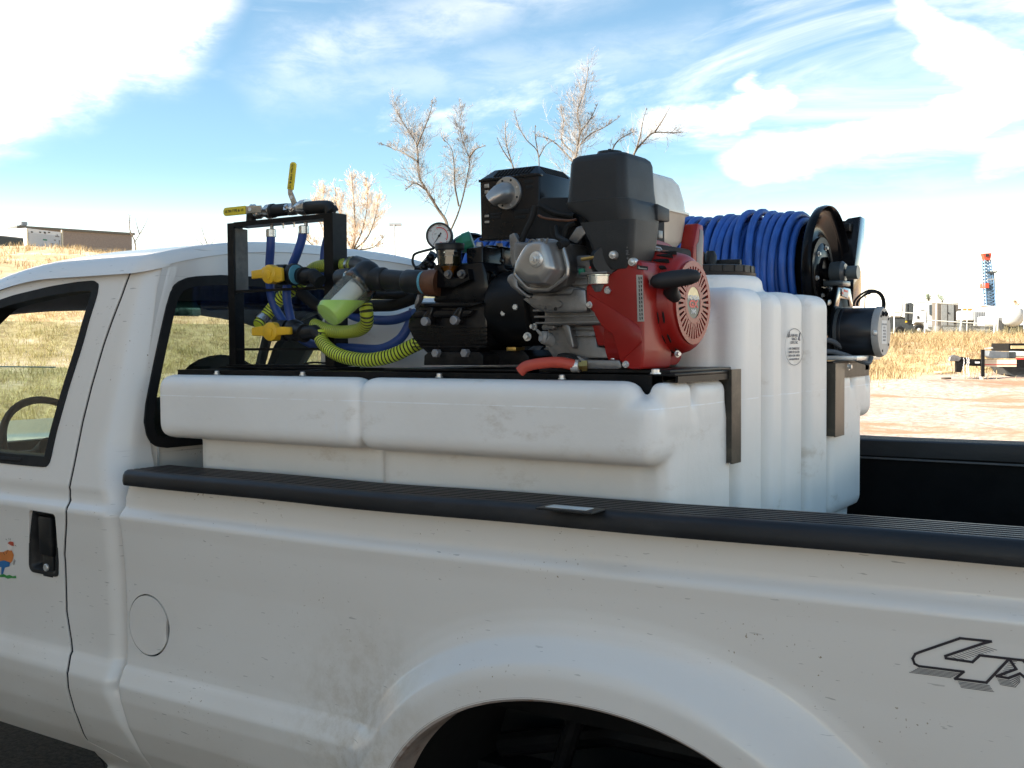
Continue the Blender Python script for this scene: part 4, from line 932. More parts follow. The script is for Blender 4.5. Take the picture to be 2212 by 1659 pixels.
c = P('E1', 1475, 450, Y=.19); mb = MB(); mb.lathe((c.x, .19, P('E1', 0, 555, Y=.19).z), (c.x, .19, P('E1', 0, 385, Y=.19).z), [(0, .008), (.06, .008), (.07, .013), (.45, .014), (.46, .017), (.8, .017), (.82, .010), (1, .010)], 20); mb.build('fuel_tap', mat('grey_fitting', (.20, .21, .20), .45, dirt=.3), eng)
# air cleaner
def loft(name, secs, r, ma, par, seg=5, sm=60):
    """secs: (z, x0, x1, y0, y1) rounded rectangles stacked upwards"""
    v = []; f = []; n = None
    for s in secs:
        z, x0, x1, y0, y1 = s[:5]; rr = s[5] if len(s) > 5 else r
        p = roundpoly([(x0, y0), (x1, y0), (x1, y1), (x0, y1)], rr, seg); n = len(p); v += [(a, b, z) for a, b in p]
    for j in range(len(secs)-1):
        for i in range(n): i2 = (i+1) % n; f.append((j*n+i, j*n+i2, (j+1)*n+i2, (j+1)*n+i))
    f.append(tuple(range(n-1, -1, -1))); f.append(tuple((len(secs)-1)*n+i for i in range(n)))
    return MB().raw(v, f).build(name, ma, par, sm)
ax0, ax1, ay0, ay1 = -1.182, -1.044, .168, .322
ac = loft('air_cleaner', [(2.030, ax0-.003, ax1+.003, ay0-.003, ay1+.003), (2.060, ax0, ax1, ay0, ay1), (2.112, ax0+.003, ax1-.002, ay0+.002, ay1-.003), (2.122, ax0+.006, ax1-.005, ay0+.005, ay1-.007), (2.128, ax0+.013, ax1-.012, ay0+.013, ay1-.014), (2.1305, ax0+.024, ax1-.024, ay0+.024, ay1-.024)], .022, bumpy_plastic, eng, 6)
loft('cover_skirt', [(1.984, ax0+.045, ax1+.012, ay0-.004, ay1+.0), (2.000, ax0+.030, ax1+.012, ay0-.006, ay1+.004), (2.020, ax0-.004, ax1+.010, ay0-.007, ay1+.010), (2.0305, ax0-.007, ax1+.007, ay0-.007, ay1+.007), (2.0315, ax0-.003, ax1+.003, ay0-.003, ay1+.003)], .028, bumpy_plastic, ac)
mb = MB(); q = [P('E2', 1690, 680, X=ax1+.0), P('E2', 1812, 655, X=ax1+.0), P('E2', 1806, 555, X=ax1), P('E2', 1700, 535, X=ax1)]
mb.prism([(ax1-.02, ay1-.03, 1.994), (ax1-.02, ay1+.030, 1.996), (ax1-.02, ay1+.030, 2.024), (ax1-.02, ay1-.03, 2.030)], (.036, 0, 0), .003); mb.build('clip_tab', bumpy_plastic, ac)
c = Vector(((ax0+ax1)/2-.0, (ay0+ay1)/2-.01, 2.126)); mb = MB(); mb.lathe(c, c+Vector((0, 0, .014)), [(0, .034), (.5, .034), (.6, .028), (1, .026)], 28); mb.lathe(c+Vector((0, 0, .012)), c+Vector((0, 0, .020)), [(0, .006), (1, .004)], 10); mb.build('wing_nut', black_plastic, ac)
neck = loft('intake_elbow', [(1.885, -1.080, -1.030, .165, .25), (1.915, -1.115, -1.022, .160, .27), (1.945, -1.125, -1.020, .158, .28), (1.985, -1.148, -1.018, .160, .285)], .014, bumpy_plastic, ac)
c = P('E2', 1350, 1080, Y=.175); MB().lathe(c+Vector((-.03, .05, 0)), c+Vector((.0, -.012, 0)), [(0, .034), (.8, .036), (1, .028)], 28).build('elbow_cap', black_plastic, neck)
for a, b, yb in ((1380, 1025, .150), (1562, 1092, .158)):
    c = P('E2', a, b, Y=yb); mb = MB(); mb.lathe(c+Vector((0, .014, 0)), c, [(0, .0088), (.6, .0088), (1, .0078)], 18); mb.lathe(c, c+Vector((0, -.002, 0)), [(0, .006), (1, .003)], 12); mb.build('nut', galv, neck)
c = P('E2', 1525, 1010, Y=.1555); text('mould_mark', '- ml +', .011, c+Vector((0, -.0005, 0)), (0, 0, -1), (1, 0, 0), mat('mould_mark', (.16, .16, .16), .6), neck, extrude=.0003)
# silencer box with outlet spout
mx0, mx1, my0, my1 = -1.497, -1.330, .300, .470
muf = loft('silencer_box', [(1.985, mx0, mx1, my0, my1), (1.997, mx0, mx1, my0, my1), (2.121, mx0-.001, mx1+.001, my0-.001, my1+.001), (2.124, mx0, mx1, my0, my1), (2.146, mx0+.022, mx1-.022, my0+.026, my1-.026)], .006, black_paint, eng, 2, 30)
MB().box(mx0-.003, mx1+.003, my0-.003, my0+.01, 2.117, 2.1225, .001).build('lid_seam', black_paint, muf)
for i in range(11):
    x = mx0+.036+i*.0095; MB().prism([(x, my0+.004, 2.128), (x+.0045, my0+.004, 2.128), (x+.0085, my0+.0225, 2.1438), (x+.004, my0+.0225, 2.1438)], (0, .0005, -.0025)).build('vent_slot', void, muf); muf.children[-1].location = (0, -.0009, .0012)
for i in range(11):
    y = my0+.034+i*.0098; MB().prism([(mx1-.003, y, 2.127), (mx1-.003, y+.0045, 2.127), (mx1-.0195, y+.0045, 2.1436), (mx1-.0195, y, 2.1436)], (-.0005, 0, -.0025)).build('vent_slot', void, muf); muf.children[-1].location = (.0009, 0, .0012)
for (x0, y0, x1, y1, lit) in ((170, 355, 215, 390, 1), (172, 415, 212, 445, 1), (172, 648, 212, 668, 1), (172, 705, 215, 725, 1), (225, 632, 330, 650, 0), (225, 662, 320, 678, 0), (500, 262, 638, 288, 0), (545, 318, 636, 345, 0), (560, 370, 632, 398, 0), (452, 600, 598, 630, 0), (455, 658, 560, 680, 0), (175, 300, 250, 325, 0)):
    p, q = P('E2', x0, y0, Y=my0), P('E2', x1, y1, Y=my0); MB().box(p.x, q.x, my0-.0016, my0+.001, q.z, p.z, .0012).build('louvre', void if not lit else alu_smooth, muf)  # pale louvres: daylight through the openings put in as a light metal colour
c = P('E2', 385, 440, Y=my0-.004)
sp = MB().lathe(c+Vector((0, .004, 0)), c+Vector((0, -.003, 0)), [(0, .0385), (.7, .0385), (1, .037)], 40).build('outlet_plate', alu_smooth, muf)
for a in range(8):
    t = a*PI/4+.39; MB().cyl(c+Vector((math.cos(t)*.031, -.0025, math.sin(t)*.031)), c+Vector((math.cos(t)*.031, -.0038, math.sin(t)*.031)), .0026, n=10).build('rivet', void if a % 3 else galv, sp)
tip = P('E2', 290, 510, Y=my0-.045); rr_ = [.024, .024, .0235, .021, .017]; pts = [c+Vector((0, -.002, 0)), c+Vector((-.006, -.018, -.002)), c+Vector((-.014, -.032, -.008))]
mb = MB(); v = []; f = []
for i, (pp, r0, r1) in enumerate(((c+Vector((0, -.002, 0)), .023, .025), (c+Vector((-.002, -.016, -.001)), .022, .024), (c+Vector((-.007, -.027, -.006)), .021, .022), (c+Vector((-.014, -.034, -.013)), .020, .019), (c+Vector((-.021, -.038, -.020)), .0215, .016))):
    d = [Vector((0, -1, 0)), Vector((-.2, -1, -.1)), Vector((-.7, -.7, -.5)), Vector((-.8, -.35, -.6)), Vector((-.8, -.25, -.65))][i].normalized()
    x_, y_, _ = frame_of(d); up_ = Vector((0, 0, 1)); y_ = (up_-d*up_.dot(d)).normalized(); x_ = d.cross(y_)
    for q in range(24): t = 2*PI*q/24; v.append(pp+x_*math.cos(t)*r0+y_*math.sin(t)*r1)
    if i:
        for q in range(24): a = (i-1)*24; f.append((a+q, a+(q+1) % 24, a+24+(q+1) % 24, a+24+q))
mb.raw(v, f).build('outlet_spout', alu_smooth, sp, 60)
mb = MB(); mb.box(-1.50, -1.325, .298, .33, 1.978, 1.986, .001); mb.build('lower_lip', black_paint, muf)
for a, b in ((465, 825), (697, 815)): c = P('E2', a, b, Y=.30); MB().hexbolt((c.x, .31, c.z+.008), (0, 0, -1), .007, .016).build('bolt', brass, muf)
# fuel tank of the engine
fx0, fx1, fy0, fy1 = -1.215, -1.068, .345, .545
ft = loft('fuel_tank', [(1.945, fx0+.06, fx1-.04, fy0+.05, fy1-.04), (1.952, fx0+.03, fx1-.018, fy0+.02, fy1-.018), (1.968, fx0+.01, fx1-.006, fy0+.005, fy1-.006), (2.026, fx0, fx1, fy0, fy1), (2.030, fx0-.006, fx1+.007, fy0-.006, fy1+.007), (2.035, fx0-.006, fx1+.007, fy0-.006, fy1+.007), (2.036, fx0, fx1, fy0, fy1), (2.06, fx0+.002, fx1-.002, fy0+.002, fy1-.003), (2.098, fx0+.008, fx1-.010, fy0+.008, fy1-.012), (2.113, fx0+.018, fx1-.020, fy0+.018, fy1-.026), (2.119, fx0+.035, fx1-.037, fy0+.035, fy1-.045)], .035, cream, eng, 6)
MB().lathe((-1.18, .40, 2.11), (-1.18, .40, 2.128), [(0, .05), (.6, .05), (1, .03)], 32).build('tank_boss', cream, ft)
mb = MB(); c = P('E2', 1840, 835, Y=.30); mb.box(c.x-.085, c.x, .29, .31, c.z-.007, c.z+.009, .0008); mb.build('heat_tab', mat('grey_tab', (.22, .24, .24), .4), eng)
mb = MB(); mb.tube([P('E2', 1555, 930, Y=.27), P('E2', 1700, 932, Y=.28), P('E2', 1835, 962, Y=.30), P('E2', 1845, 985, Y=.30)], .0028, 6); mb.build('governor_rod', galv, eng)
mb = MB(); mb.tube([P('E2', 1560, 1000, Y=.25), P('E2', 1640, 985, Y=.26), P('E2', 1690, 1010, Y=.26), P('E2', 1695, 1040, Y=.26)], .006, 8); mb.box(-1.08, -1.03, .27, .31, 1.928, 1.934, .002); mb.build('control_lever', alu, eng)
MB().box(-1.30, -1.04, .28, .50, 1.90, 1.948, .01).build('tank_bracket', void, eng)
# red blower housing, near flange, recoil starter
RC = Vector((-.965, .336, 1.818))
hp_ = [(.225, 1.682), (.47, 1.682), (.505, 1.76), (.51, 1.86), (.48, 1.93), (.42, 1.955), (.33, 1.960), (.25, 1.945), (.205, 1.91), (.192, 1.80), (.198, 1.72)]
sh_ = MB().prism([(-1.058, a, b) for a, b in roundpoly(hp_, .03, 4)], (-.05, 0, 0), .010, 3).build('blower_housing', red, eng, 40)
plate('side_duct', 'E3', [(70, 480), (74, 640), (85, 745), (175, 830), (265, 990), (385, 1090), (440, 1200), (510, 1440), (560, 1510), (640, 1526), (770, 1522), (795, 1300), (785, 300), (755, 190), (650, 150), (560, 200), (430, 300), (120, 470)], .166, .30, red, .008, sh_, 3)
plate('fold', 'E3', [(72, 560), (700, 960), (760, 1030), (770, 1190), (500, 1440), (395, 1095), (270, 1000), (180, 850)], .1635, .18, red, .004, sh_, 2)
plate('lower_duct', 'E1', [(930, 870), (1180, 890), (1330, 1200), (1400, 1290), (1180, 1285), (1120, 1050), (960, 960)], .20, .30, red, .004, sh_)
lab = plate('instruction_label', 'E3', [(700, 350), (778, 353), (796, 930), (716, 932)], .1648, .1655, label_silver, 0, sh_)
for i in range(11):
    y0 = 375+i*50; plate('label_print', 'E3', [(726+i*1.3, y0), (736+i*1.3, y0), (740+i*1.3, y0+36), (730+i*1.3, y0+36)], .1640, .1646, ink, 0, lab); plate('label_print', 'E3', [(752+i*1.3, y0), (765+i*1.3, y0), (768+i*1.3, y0+30), (755+i*1.3, y0+30)], .1640, .1646, ink, 0, lab)
lab = plate('serial_plate', 'E3', [(705, 228), (845, 245), (842, 295), (708, 280)], .1648, .1656, ink, 0, sh_)
plate('label_print', 'E3', [(722, 268), (730, 240), (750, 262), (830, 270), (832, 284), (740, 276)], .1640, .1646, label_silver, 0, lab)
for a, b in ((106, 722), (555, 1465)): c = P('E3', a, b, Y=.160); MB().hexbolt(c+Vector((0, .006, 0)), (0, -1, 0), .0055, .009).build('bolt', galv, sh_)
rec = MB().lathe((-1.062, .336, 1.8165), (-.970, .336, 1.818), [(0, .132), (.13, .1335), (.145, .120), (.19, .1195), (.55, .113), (.85, .105), (.95, .099), (1, .089)], 64).build('recoil_starter', red, eng, 40)
MB().lathe((-1.0495, .336, 1.8165), (-1.0475, .336, 1.8165), [(0, .125), (1, .125)], 48).build('housing_rim', void, rec)
# spoked face with open slots over a dark fan
MB().cyl(RC+Vector((-.006, 0, 0)), RC+Vector((-.0045, 0, 0)), .086, n=48).build('fan_screen', void, rec)
def annulus(r0, r1, x0, x1, ma, n=64, name='face_ring'):
    v = []; f = []
    for r, x in ((r0, x0), (r0, x1), (r1, x1), (r1, x0)): v += [(x, RC.y+r*math.cos(2*PI*i/n), RC.z+r*math.sin(2*PI*i/n)) for i in range(n)]
    for j in range(4):
        for i in range(n): i2 = (i+1) % n; f.append((j*n+i, ((j+1) % 4)*n+i, ((j+1) % 4)*n+i2, j*n+i2))
    return MB().raw(v, f).build(name, ma, rec, 40)
annulus(.078, .0895, -.972, -.9645, red); annulus(.034, .0445, -.972, -.9645, red)
NS = 36
for i in range(NS):
    a0 = 2*PI*(i+.40)/NS; a1 = 2*PI*(i+1.0)/NS-.002
    pts = []
    for r, aa in ((.0440, a0), (.0785, a0+.006), (.0785, a1-.006), (.0440, a1)):
        pts.append((-.972, RC.y+r*math.cos(aa), RC.z+r*math.sin(aa)))
    MB().prism(pts, (.0072, 0, 0)).build('spoke', red, rec)
for i in range(0, NS, 2):
    am = 2*PI*(i+.20)/NS; pts = []
    for r, da in ((.0440, -.055), (.052, -.05), (.052, .05), (.044, .055)): pts.append((-.972, RC.y+r*math.cos(am+da), RC.z+r*math.sin(am+da)))
    MB().prism(pts, (.0070, 0, 0)).build('slot_stop', red, rec)
MB().cyl(RC+Vector((-.004, 0, 0)), RC+Vector((-.0005, 0, 0)), .0345, n=48).build('badge', label_grey, rec)
bad = rec.children[-1]
v = [(-.9652, RC.y+.0335*math.cos(t), RC.z+.0335*math.sin(t)) for t in np.linspace(.26, PI-.26, 24)]; MB().raw(v, [tuple(range(24))]).build('badge_top', label_gold, bad, None)
text('badge_print', 'HONDA', .0125, RC+Vector((-.0001, 0, .0105)), (0, 1, 0), (0, 0, 1), label_white, bad, .0002, bold=.0006, xs=1.25)
text('badge_print', 'GX', .021, RC+Vector((-.0001, 0, -.0035)), (0, 1, 0), (0, 0, 1), label_red, bad, .0002, bold=.0010, xs=1.45)
text('badge_print', '390', .0125, RC+Vector((-.0001, 0, -.0195)), (0, 1, 0), (0, 0, 1), label_white, bad, .0002, bold=.0005, xs=1.35)
# side slots of the starter drum
def drum_slot(xa, ang, L, w):
    r = float(np.interp((xa+1.062)/.092, [.19, .55, .85, .95], [.1195, .113, .105, .099]))-.0006; c = Vector((xa, RC.y+r*math.cos(ang), RC.z+r*math.sin(ang))); t = Vector((0, -math.sin(ang), math.cos(ang))); nrm = Vector((-.0, math.cos(ang), math.sin(ang)))
    q = []
    for k_ in range(8):
        b = 2*PI*k_/8; q.append(c-nrm*.006+Vector((1, 0, 0))*math.cos(b)*w/2+t*math.sin(b)*L/2)
    MB().prism(q, nrm*.0082).build('drum_slot', void, rec)
for base, L in ((198, .026), (226, .026), (252, .024)):
    for j in range(4): drum_slot(-1.022+j*.0115, math.radians(base), L, .0046)
for j, base in enumerate((118, 129, 140, 151, 107)): drum_slot(-1.012, math.radians(base), .009, .045)
h = P('E3', 1185, 400, Y=.215); d = Vector((.80, .55, .13)).normalized()
mb = MB(); mb.lathe(h-d*.052, h+d*.052, [(0, .004), (.06, .012), (.2, .0165), (.5, .018), (.8, .0165), (.94, .012), (1, .004)], 20)
s1 = P('E3', 1130, 560, Y=.235); mb.tube([h, (h+s1)/2, s1, s1+Vector((.0, .02, -.012))], [.014, .011, .016, .014], 14); mb.build('pull_handle', mat('matt_black_plastic', (.012, .012, .013), .6), rec)
c = P('E3', 1220, 1335, Y=.27); MB().hexbolt(c+Vector((-.004, .004, 0)), (.8, -.5, 0), .0055, .010).build('bolt', galv, rec)
sw = MB().prism([(-1.075, .50, 1.90), (-1.075, .560, 1.90), (-1.075, .566, 1.98), (-1.075, .560, 2.008), (-1.075, .530, 2.010), (-1.075, .520, 1.99), (-1.075, .505, 1.955)], (.035, 0, 0), .004, 2).build('switch_box', red, eng)
MB().prism([(-1.0405, .520, 1.905), (-1.0405, .553, 1.905), (-1.0405, .558, 1.995), (-1.0405, .540, 1.997), (-1.0405, .532, 1.968), (-1.0405, .520, 1.958)], (.0015, 0, 0), .0005).build('switch_label', mat('switch_grey', (.20, .17, .16), .45), sw)
# red rubber drain hose with its brass end
dh = MB().tube(bez([P('E1', 240, 1600, Y=.15), P('E1', 330, 1530, Y=.155), P('E1', 560, 1490, Y=.165), P('E1', 760, 1490, Y=.175), P('E1', 940, 1530, Y=.19)], 8), .0122, 14).build('drain_hose', red_hose, None)
tag(dh, 'short red rubber drain hose curving out below the silver engine onto the black frame', 'hose')
p, q = P('E1', 940, 1530, Y=.19), P('E1', 1010, 1525, Y=.20)
mb = MB(); mb.cyl(p-Vector((.012, .003, 0)), p+Vector((.004, .001, 0)), .014, n=16); mb.build('clamp', galv, dh); MB().lathe(p, q+Vector((.01, 0, 0)), [(0, .009), (.4, .009), (.42, .013), (1, .013)], 6).build('brass_end', brass, dh)
mb = MB(); mb.tube(bez([P('E1', 720, 1440, Y=.21), P('E1', 820, 1430, Y=.21), P('E1', 930, 1470, Y=.20), P('E1', 960, 1540, Y=.2)], 6), .011, 10); mb.build('drain_elbow', rubber, eng)

# ================================================================== pump
pump = empty('diaphragm_pump', (-1.5, .35, 1.675), 'black cast diaphragm pump bolted on the skid frame left of the engine', 'pump')
def pp(name, pts, y0, y1, ma=black_paint, bev=.004, par=None): return plate(name, 'E4', pts, y0, y1, ma, bev, par or pump)
body = pp('pump_body', [(78, 1110), (90, 1020), (160, 935), (150, 890), (200, 850), (870, 850), (900, 900), (905, 1290), (760, 1390), (280, 1385), (140, 1240)], .235, .45)
for yb in (1110, 1150, 1190, 1230, 1270, 1310): pp('cooling_rib', [(120, yb), (890, yb), (890, yb+12), (125, yb+12)], .226, .24, par=body, bev=.001)
pp('body_ledge', [(160, 900), (195, 858), (870, 856), (720, 905)], .222, .25, par=body); pp('body_boss', [(160, 935), (760, 930), (700, 1010), (110, 1015)], .218, .25, black_paint, .006, body)
for a in (262, 565): pp('bolt_boss', [(a-50, 1090), (a-45, 1010), (a+30, 900), (a+85, 900), (a+50, 1010), (a+50, 1080)], .212, .235, black_paint, .006, body)
for a, b in ((262, 1052), (565, 1040), (372, 1382), (672, 1380)): c = P('E4', a, b, Y=.208); MB().lathe(c+Vector((0, .01, 0)), c+Vector((0, -.006, 0)), [(0, .0105), (.9, .0105), (1, .009)], 6 if b > 1200 else 18).build('bolt_head', mat('dull_steel', (.30, .30, .31), .45, metal=.5, dirt=.4, dscale=50) if 'dull_steel' not in MATS else MATS['dull_steel'], body)
pp('pump_foot', [(250, 1405), (290, 1370), (820, 1370), (862, 1405), (862, 1506), (244, 1506)], .215, .42, black_steel, .002)
pp('pump_foot', [(830, 1400), (900, 1350), (1270, 1350), (1335, 1410), (1340, 1500), (866, 1506)], .28, .42, black_steel, .002)
bell = MB().lathe((-1.445, .315, 1.815), (-1.300, .315, 1.815), [(0, .055), (.02, .082), (.10, .087), (.80, .088), (.84, .083), (.86, .075), (1, .075)], 48).build('bell_housing', rubber if False else black_steel, pump)
for a, b, yb in ((1070, 968, .232), (1195, 905, .228), (1305, 1210, .24)): c = P('E4', a, b, Y=yb); MB().hexbolt(c+Vector((0, .008, 0)), (.1, -1, .05), .0075, .012).build('bolt', galv, bell)
c = P('E4', 1210, 1335, Y=.28); MB().box(c.x-.016, c.x+.010, .26, .30, c.z-.005, c.z+.004, .001).build('brass_plug', brass, bell)
pp('neck_casting', [(360, 460), (860, 430), (900, 560), (920, 700), (870, 860), (330, 860), (340, 780), (400, 740), (400, 560)], .255, .42, black_paint, .01)
pp('manifold_block', [(680, 290), (860, 268), (862, 440), (870, 520), (690, 520)], .27, .40, black_paint, .005)
pp('valve_column', [(866, 285), (880, 258), (950, 258), (972, 285), (976, 460), (960, 500), (870, 500)], .33, .40, black_paint, .005)
pp('valve_column', [(982, 300), (990, 275), (1062, 275), (1074, 300), (1076, 480), (985, 480)], .35, .41, black_paint, .005)
pp('valve_arch', [(880, 440), (890, 380), (915, 365), (945, 380), (955, 440)], .322, .335, black_paint, .003); pp('valve_arch', [(990, 440), (1000, 385), (1025, 372), (1048, 385), (1056, 440)], .342, .355, black_paint, .003)
pp('manifold_base', [(866, 470), (1080, 465), (1085, 500), (1130, 520), (1120, 545), (870, 530)], .31, .42, black_paint, .004)
pp('brace', [(862, 520), (885, 525), (990, 560), (985, 590), (930, 545), (915, 680), (900, 690)], .26, .27, black_paint, .002)
for a, b, yb in ((825, 258, .33), (1030, 268, .37)): c = P('E4', a, b, Y=yb); MB().lathe(c+Vector((0, 0, -.004)), c+Vector((0, 0, .006)), [(0, .0105), (.3, .0105), (.35, .0085), (1, .008)], 6).build('bolt_head', MATS['dull_steel'], pump)
# sight bowl with oil
cb = P('E4', 515, 285, Y=.245); zt_ = P('E4', 515, 245, Y=.245).z; z2 = P('E4', 515, 318, Y=.245).z; z3 = P('E4', 515, 455, Y=.245).z; z4 = P('E4', 560, 590, Y=.245).z
bowl = MB().lathe((cb.x, .245, z2), (cb.x, .245, zt_), [(0, .033), (.1, .0345), (.75, .0345), (.8, .036), (1, .034)], 36).build('oil_bowl_cap', black_plastic, pump)
MB().lathe((cb.x, .245, z4), (cb.x, .245, z2), [(0, .010), (.25, .018), (.47, .0285), (1, .0295)], 36, False).build('oil_bowl', clear, bowl)
MB().lathe((cb.x, .245, z4+.001), (cb.x, .245, z3+.014), [(0, .008), (.4, .0165), (.72, .0265), (1, .0275)], 32).build('oil', amber, bowl)
MB().lathe((cb.x, .245, z3-.006), (cb.x, .245, z3+.016), [(0, .0262), (1, .0279)], 32).build('dark_oil_layer', oil_dark, bowl)
for a, b in ((492, 562), (628, 560)): c = P('E4', a, b, Y=.225); MB().hexbolt(c+Vector((0, .006, 0)), (0, -1, 0), .008, .012).build('bolt', alu, bowl)
pp('bowl_seat', [(350, 470), (400, 460), (470, 560), (560, 600), (640, 600), (700, 560), (700, 500), (720, 620), (560, 700), (360, 700)], .235, .28, black_paint, .004)
pp('pipe_clamp', [(180, 775), (200, 775), (190, 850), (150, 915), (150, 860)], .20, .215, alu, .001)
# pressure gauge
gg = P('E4', 408, 165, Y=.33); gn = (Vector(CAM)-gg); gn.z = .05; gn = (gn.normalized()*.7+Vector((.0, -1, 0))*.3).normalized(); gx = Vector((-gn.y, gn.x, 0)).normalized(); gz = gx.cross(gn)*-1; gz = gn.cross(gx)
gauge = empty('pressure_gauge', gg+Vector((0, 0, -.05)), 'round white-faced pressure gauge with a red arc, standing above the black pump', 'gauge')
R_ = .0325
MB().lathe(gg+gn*-.022, gg+gn*.006, [(0, R_*.9), (.15, R_*1.0), (.8, R_), (.85, R_*1.04), (1, R_*1.02), (1, R_*.9), (.9, R_*.88)], 48, False).build('case', black_plastic, gauge)
fc = MB().cyl(gg+gn*-.02, gg+gn*.001, R_*.93, n=48).build('dial', label_white, gauge)
def on_dial(r, deg, lift=.0014): a = math.radians(deg); return gg+gn*lift+gx*math.cos(a)*r+gz*math.sin(a)*r
v = []; f = []
for i, dg_ in enumerate(np.linspace(112, -32, 30)):
    v += [on_dial(R_*.60, dg_), on_dial(R_*.67, dg_)]
    if i: a = (i-1)*2; f.append((a, a+1, a+3, a+2))
MB().raw(v, f).build('red_arc', label_red, fc, None)
mb = MB(); mr = MB()
for i in range(26):
    dg_ = 235-i*10.8; r0 = .52 if i % 3 else .47; mb_ = mr if i % 2 else mb
    p, q = on_dial(R_*r0, dg_), on_dial(R_*.58, dg_); t = (q-p).cross(gn).normalized()*.0003; mb_.raw([p-t, q-t, q+t, p+t], [(0, 1, 2, 3)])
mb.build('tick_marks', ink, fc, None)['kind'] = 'stuff'; mr.build('red_tick_marks', label_red, fc, None)['kind'] = 'stuff'
for s, dg_ in (('0', 235), ('200', 150), ('400', 90), ('600', 30), ('800', -35)): text('dial_number', s, .0045, on_dial(R_*.78, dg_), gx, gz, ink, fc, .0001)
text('dial_print', 'psi', .005, on_dial(R_*.33, 150), gx, gz, ink, fc, .0001); text('dial_print', 'bar', .005, on_dial(R_*.5, -75), gx, gz, label_red, fc, .0001)
p, q = on_dial(-R_*.28, 236, .003), on_dial(R_*.82, 236, .003); t = (q-p).cross(gn).normalized(); MB().raw([p-t*.0018, q-t*.0003, q+t*.0003, p+t*.0018], [(0, 1, 2, 3)]).build('needle', ink, fc, None); MB().cyl(gg+gn*.001, gg+gn*.004, .0028, n=12).build('needle_hub', ink, fc)
mb = MB(); mb.tube([gg+Vector((0, .0, -.03)), gg+Vector((0, .01, -.075)), gg+Vector((-.01, .01, -.10))], .010, 10); mb.build('stem', black_plastic, gauge)
mb = MB(); mb.tube(bez([P('E4', 350, 295, Y=.30), P('E4', 170, 345, Y=.32), P('E4', 135, 390, Y=.33), P('E4', 135, 450, Y=.33), P('E4', 165, 500, Y=.33)], 8), .0033, 8); tag(mb.build('gauge_tube', MATS['steel_dark'] if 'steel_dark' in MATS else black_plastic, None), 'thin dark bent tube looping out left of the pressure gauge', 'tube')
mb = MB(); mb.tube(bez([P('E4', 350, 350, Y=.35), P('E4', 300, 420, Y=.35), P('E4', 230, 500, Y=.34), P('E4', 180, 520, Y=.34)], 6), .012, 10)
for a, b in ((320, 385), (290, 440), (330, 470), (250, 490)): mb.ell(P('E4', a, b, Y=.34), (.012, .012, .010), 10)
mb.build('regulator', black_paint, pump)
a, b = P('E4', 590, 225, Y=.36), P('E4', 755, 215, Y=.38); mb = MB(); mb.lathe(a+Vector((-.002, 0, -.012)), b+Vector((0, 0, .0)), [(0, .006), (.1, .018), (.45, .024), (.5, .026), (.95, .026), (1, .022)], 12); tag(mb.build('green_knob', green, None, 25), 'dark green fluted plastic knob behind the pressure gauge', 'knob')

# ================================================================== suction pipe, strainer
SY = .235
pipe = empty('suction_pipe', P('1', 1320, 890, Y=SY), 'black plastic suction pipe with a brown union between strainer and pump', 'pipe')
a, b, c, d = P('1', 1160, 870, Y=SY), P('1', 1200, 872, Y=SY), P('1', 1420, 892, Y=SY), P('1', 1560, 895, Y=SY+.01)
MB().tube([a, b, c], .0250, 24).build('pipe', black_plastic, pipe)
MB().lathe(P('1', 1330, 885, Y=SY), P('1', 1460, 893, Y=SY), [(0, .026), (.1, .029), (.9, .029), (1, .027)], 28).build('coupling', black_plastic, pipe)
MB().lathe(c, d, [(0, .028), (.1, .0295), (.6, .030), (.62, .032), (1, .032)], 32).build('union', rust, pipe)
for q in ((1165, 870), (1462, 893)):
    c_ = P('1', *q, Y=SY); MB().cyl(c_-Vector((.003, 0, 0)), c_+Vector((.003, 0, 0)), .0285, n=28).build('sealant', blue_tape, pipe)
strn = empty('strainer', P('1', 900, 1000, Y=.2), 'clear strainer cup half full of lime green liquid under a black T-shaped head', 'strainer')
hd = P('1', 1060, 880, Y=SY)
mb = MB(); mb.lathe(P('1', 1190, 872, Y=SY), P('1', 1060, 868, Y=SY), [(0, .0265), (.08, .030), (.5, .029), (1, .030)], 28); mb.ell(P('1', 1060, 850, Y=SY), (.040, .036, .040), 24)
mb.lathe(P('1', 1010, 870, Y=SY), P('1', 870, 860, Y=SY+.01), [(0, .028), (.6, .026), (.8, .024), (1, .022)], 24); mb.tube([P('1', 1060, 840, Y=SY), P('1', 1050, 785, Y=SY+.05), P('1', 990, 765, Y=.34)], .022, 16); mb.build('head', black_plastic, strn, 60)
c0 = P('1', 1010, 905, Y=SY-.005); c1 = P('1', 780, 1128, Y=.135); ax = (c1-c0).normalized()
MB().lathe(c0-ax*.012, c0+ax*.018, [(0, .043), (.2, .047), (.8, .047), (1, .042)], 36).build('ring_nut', clear, strn)
MB().lathe(c0-ax*.004, c0+ax*.004, [(0, .040), (1, .040)], 30).build('gasket', mat('orange_gasket', (.30, .10, .04), .5), strn)
prof = [(0, .043), (.85, .037), (.96, .034), (1, .028), (1, .020), (.985, .018), (.985, .001)]
MB().lathe(c0, c1, prof, 40, False).build('cup', milky, strn, 50)
bm = bmesh.new(); t_ = MB().lathe(c0+ax*.006, c1-ax*.004, [(0, .041), (.90, .0355), (.98, .032), (1, .024)], 36); me = t_.mesh('liquid'); bm.from_mesh(me)
zl = P('1', 830, 1018, Y=.17).z; g_ = bmesh.ops.bisect_plane(bm, geom=list(bm.verts)+list(bm.edges)+list(bm.faces), plane_co=(0, 0, zl), plane_no=(0, 0, 1), clear_outer=True)
bmesh.ops.contextual_create(bm, geom=[e for e in g_['geom_cut'] if isinstance(e, bmesh.types.BMEdge)]); bm.to_mesh(me); bm.free(); ob('liquid', me, lime, strn, 40)
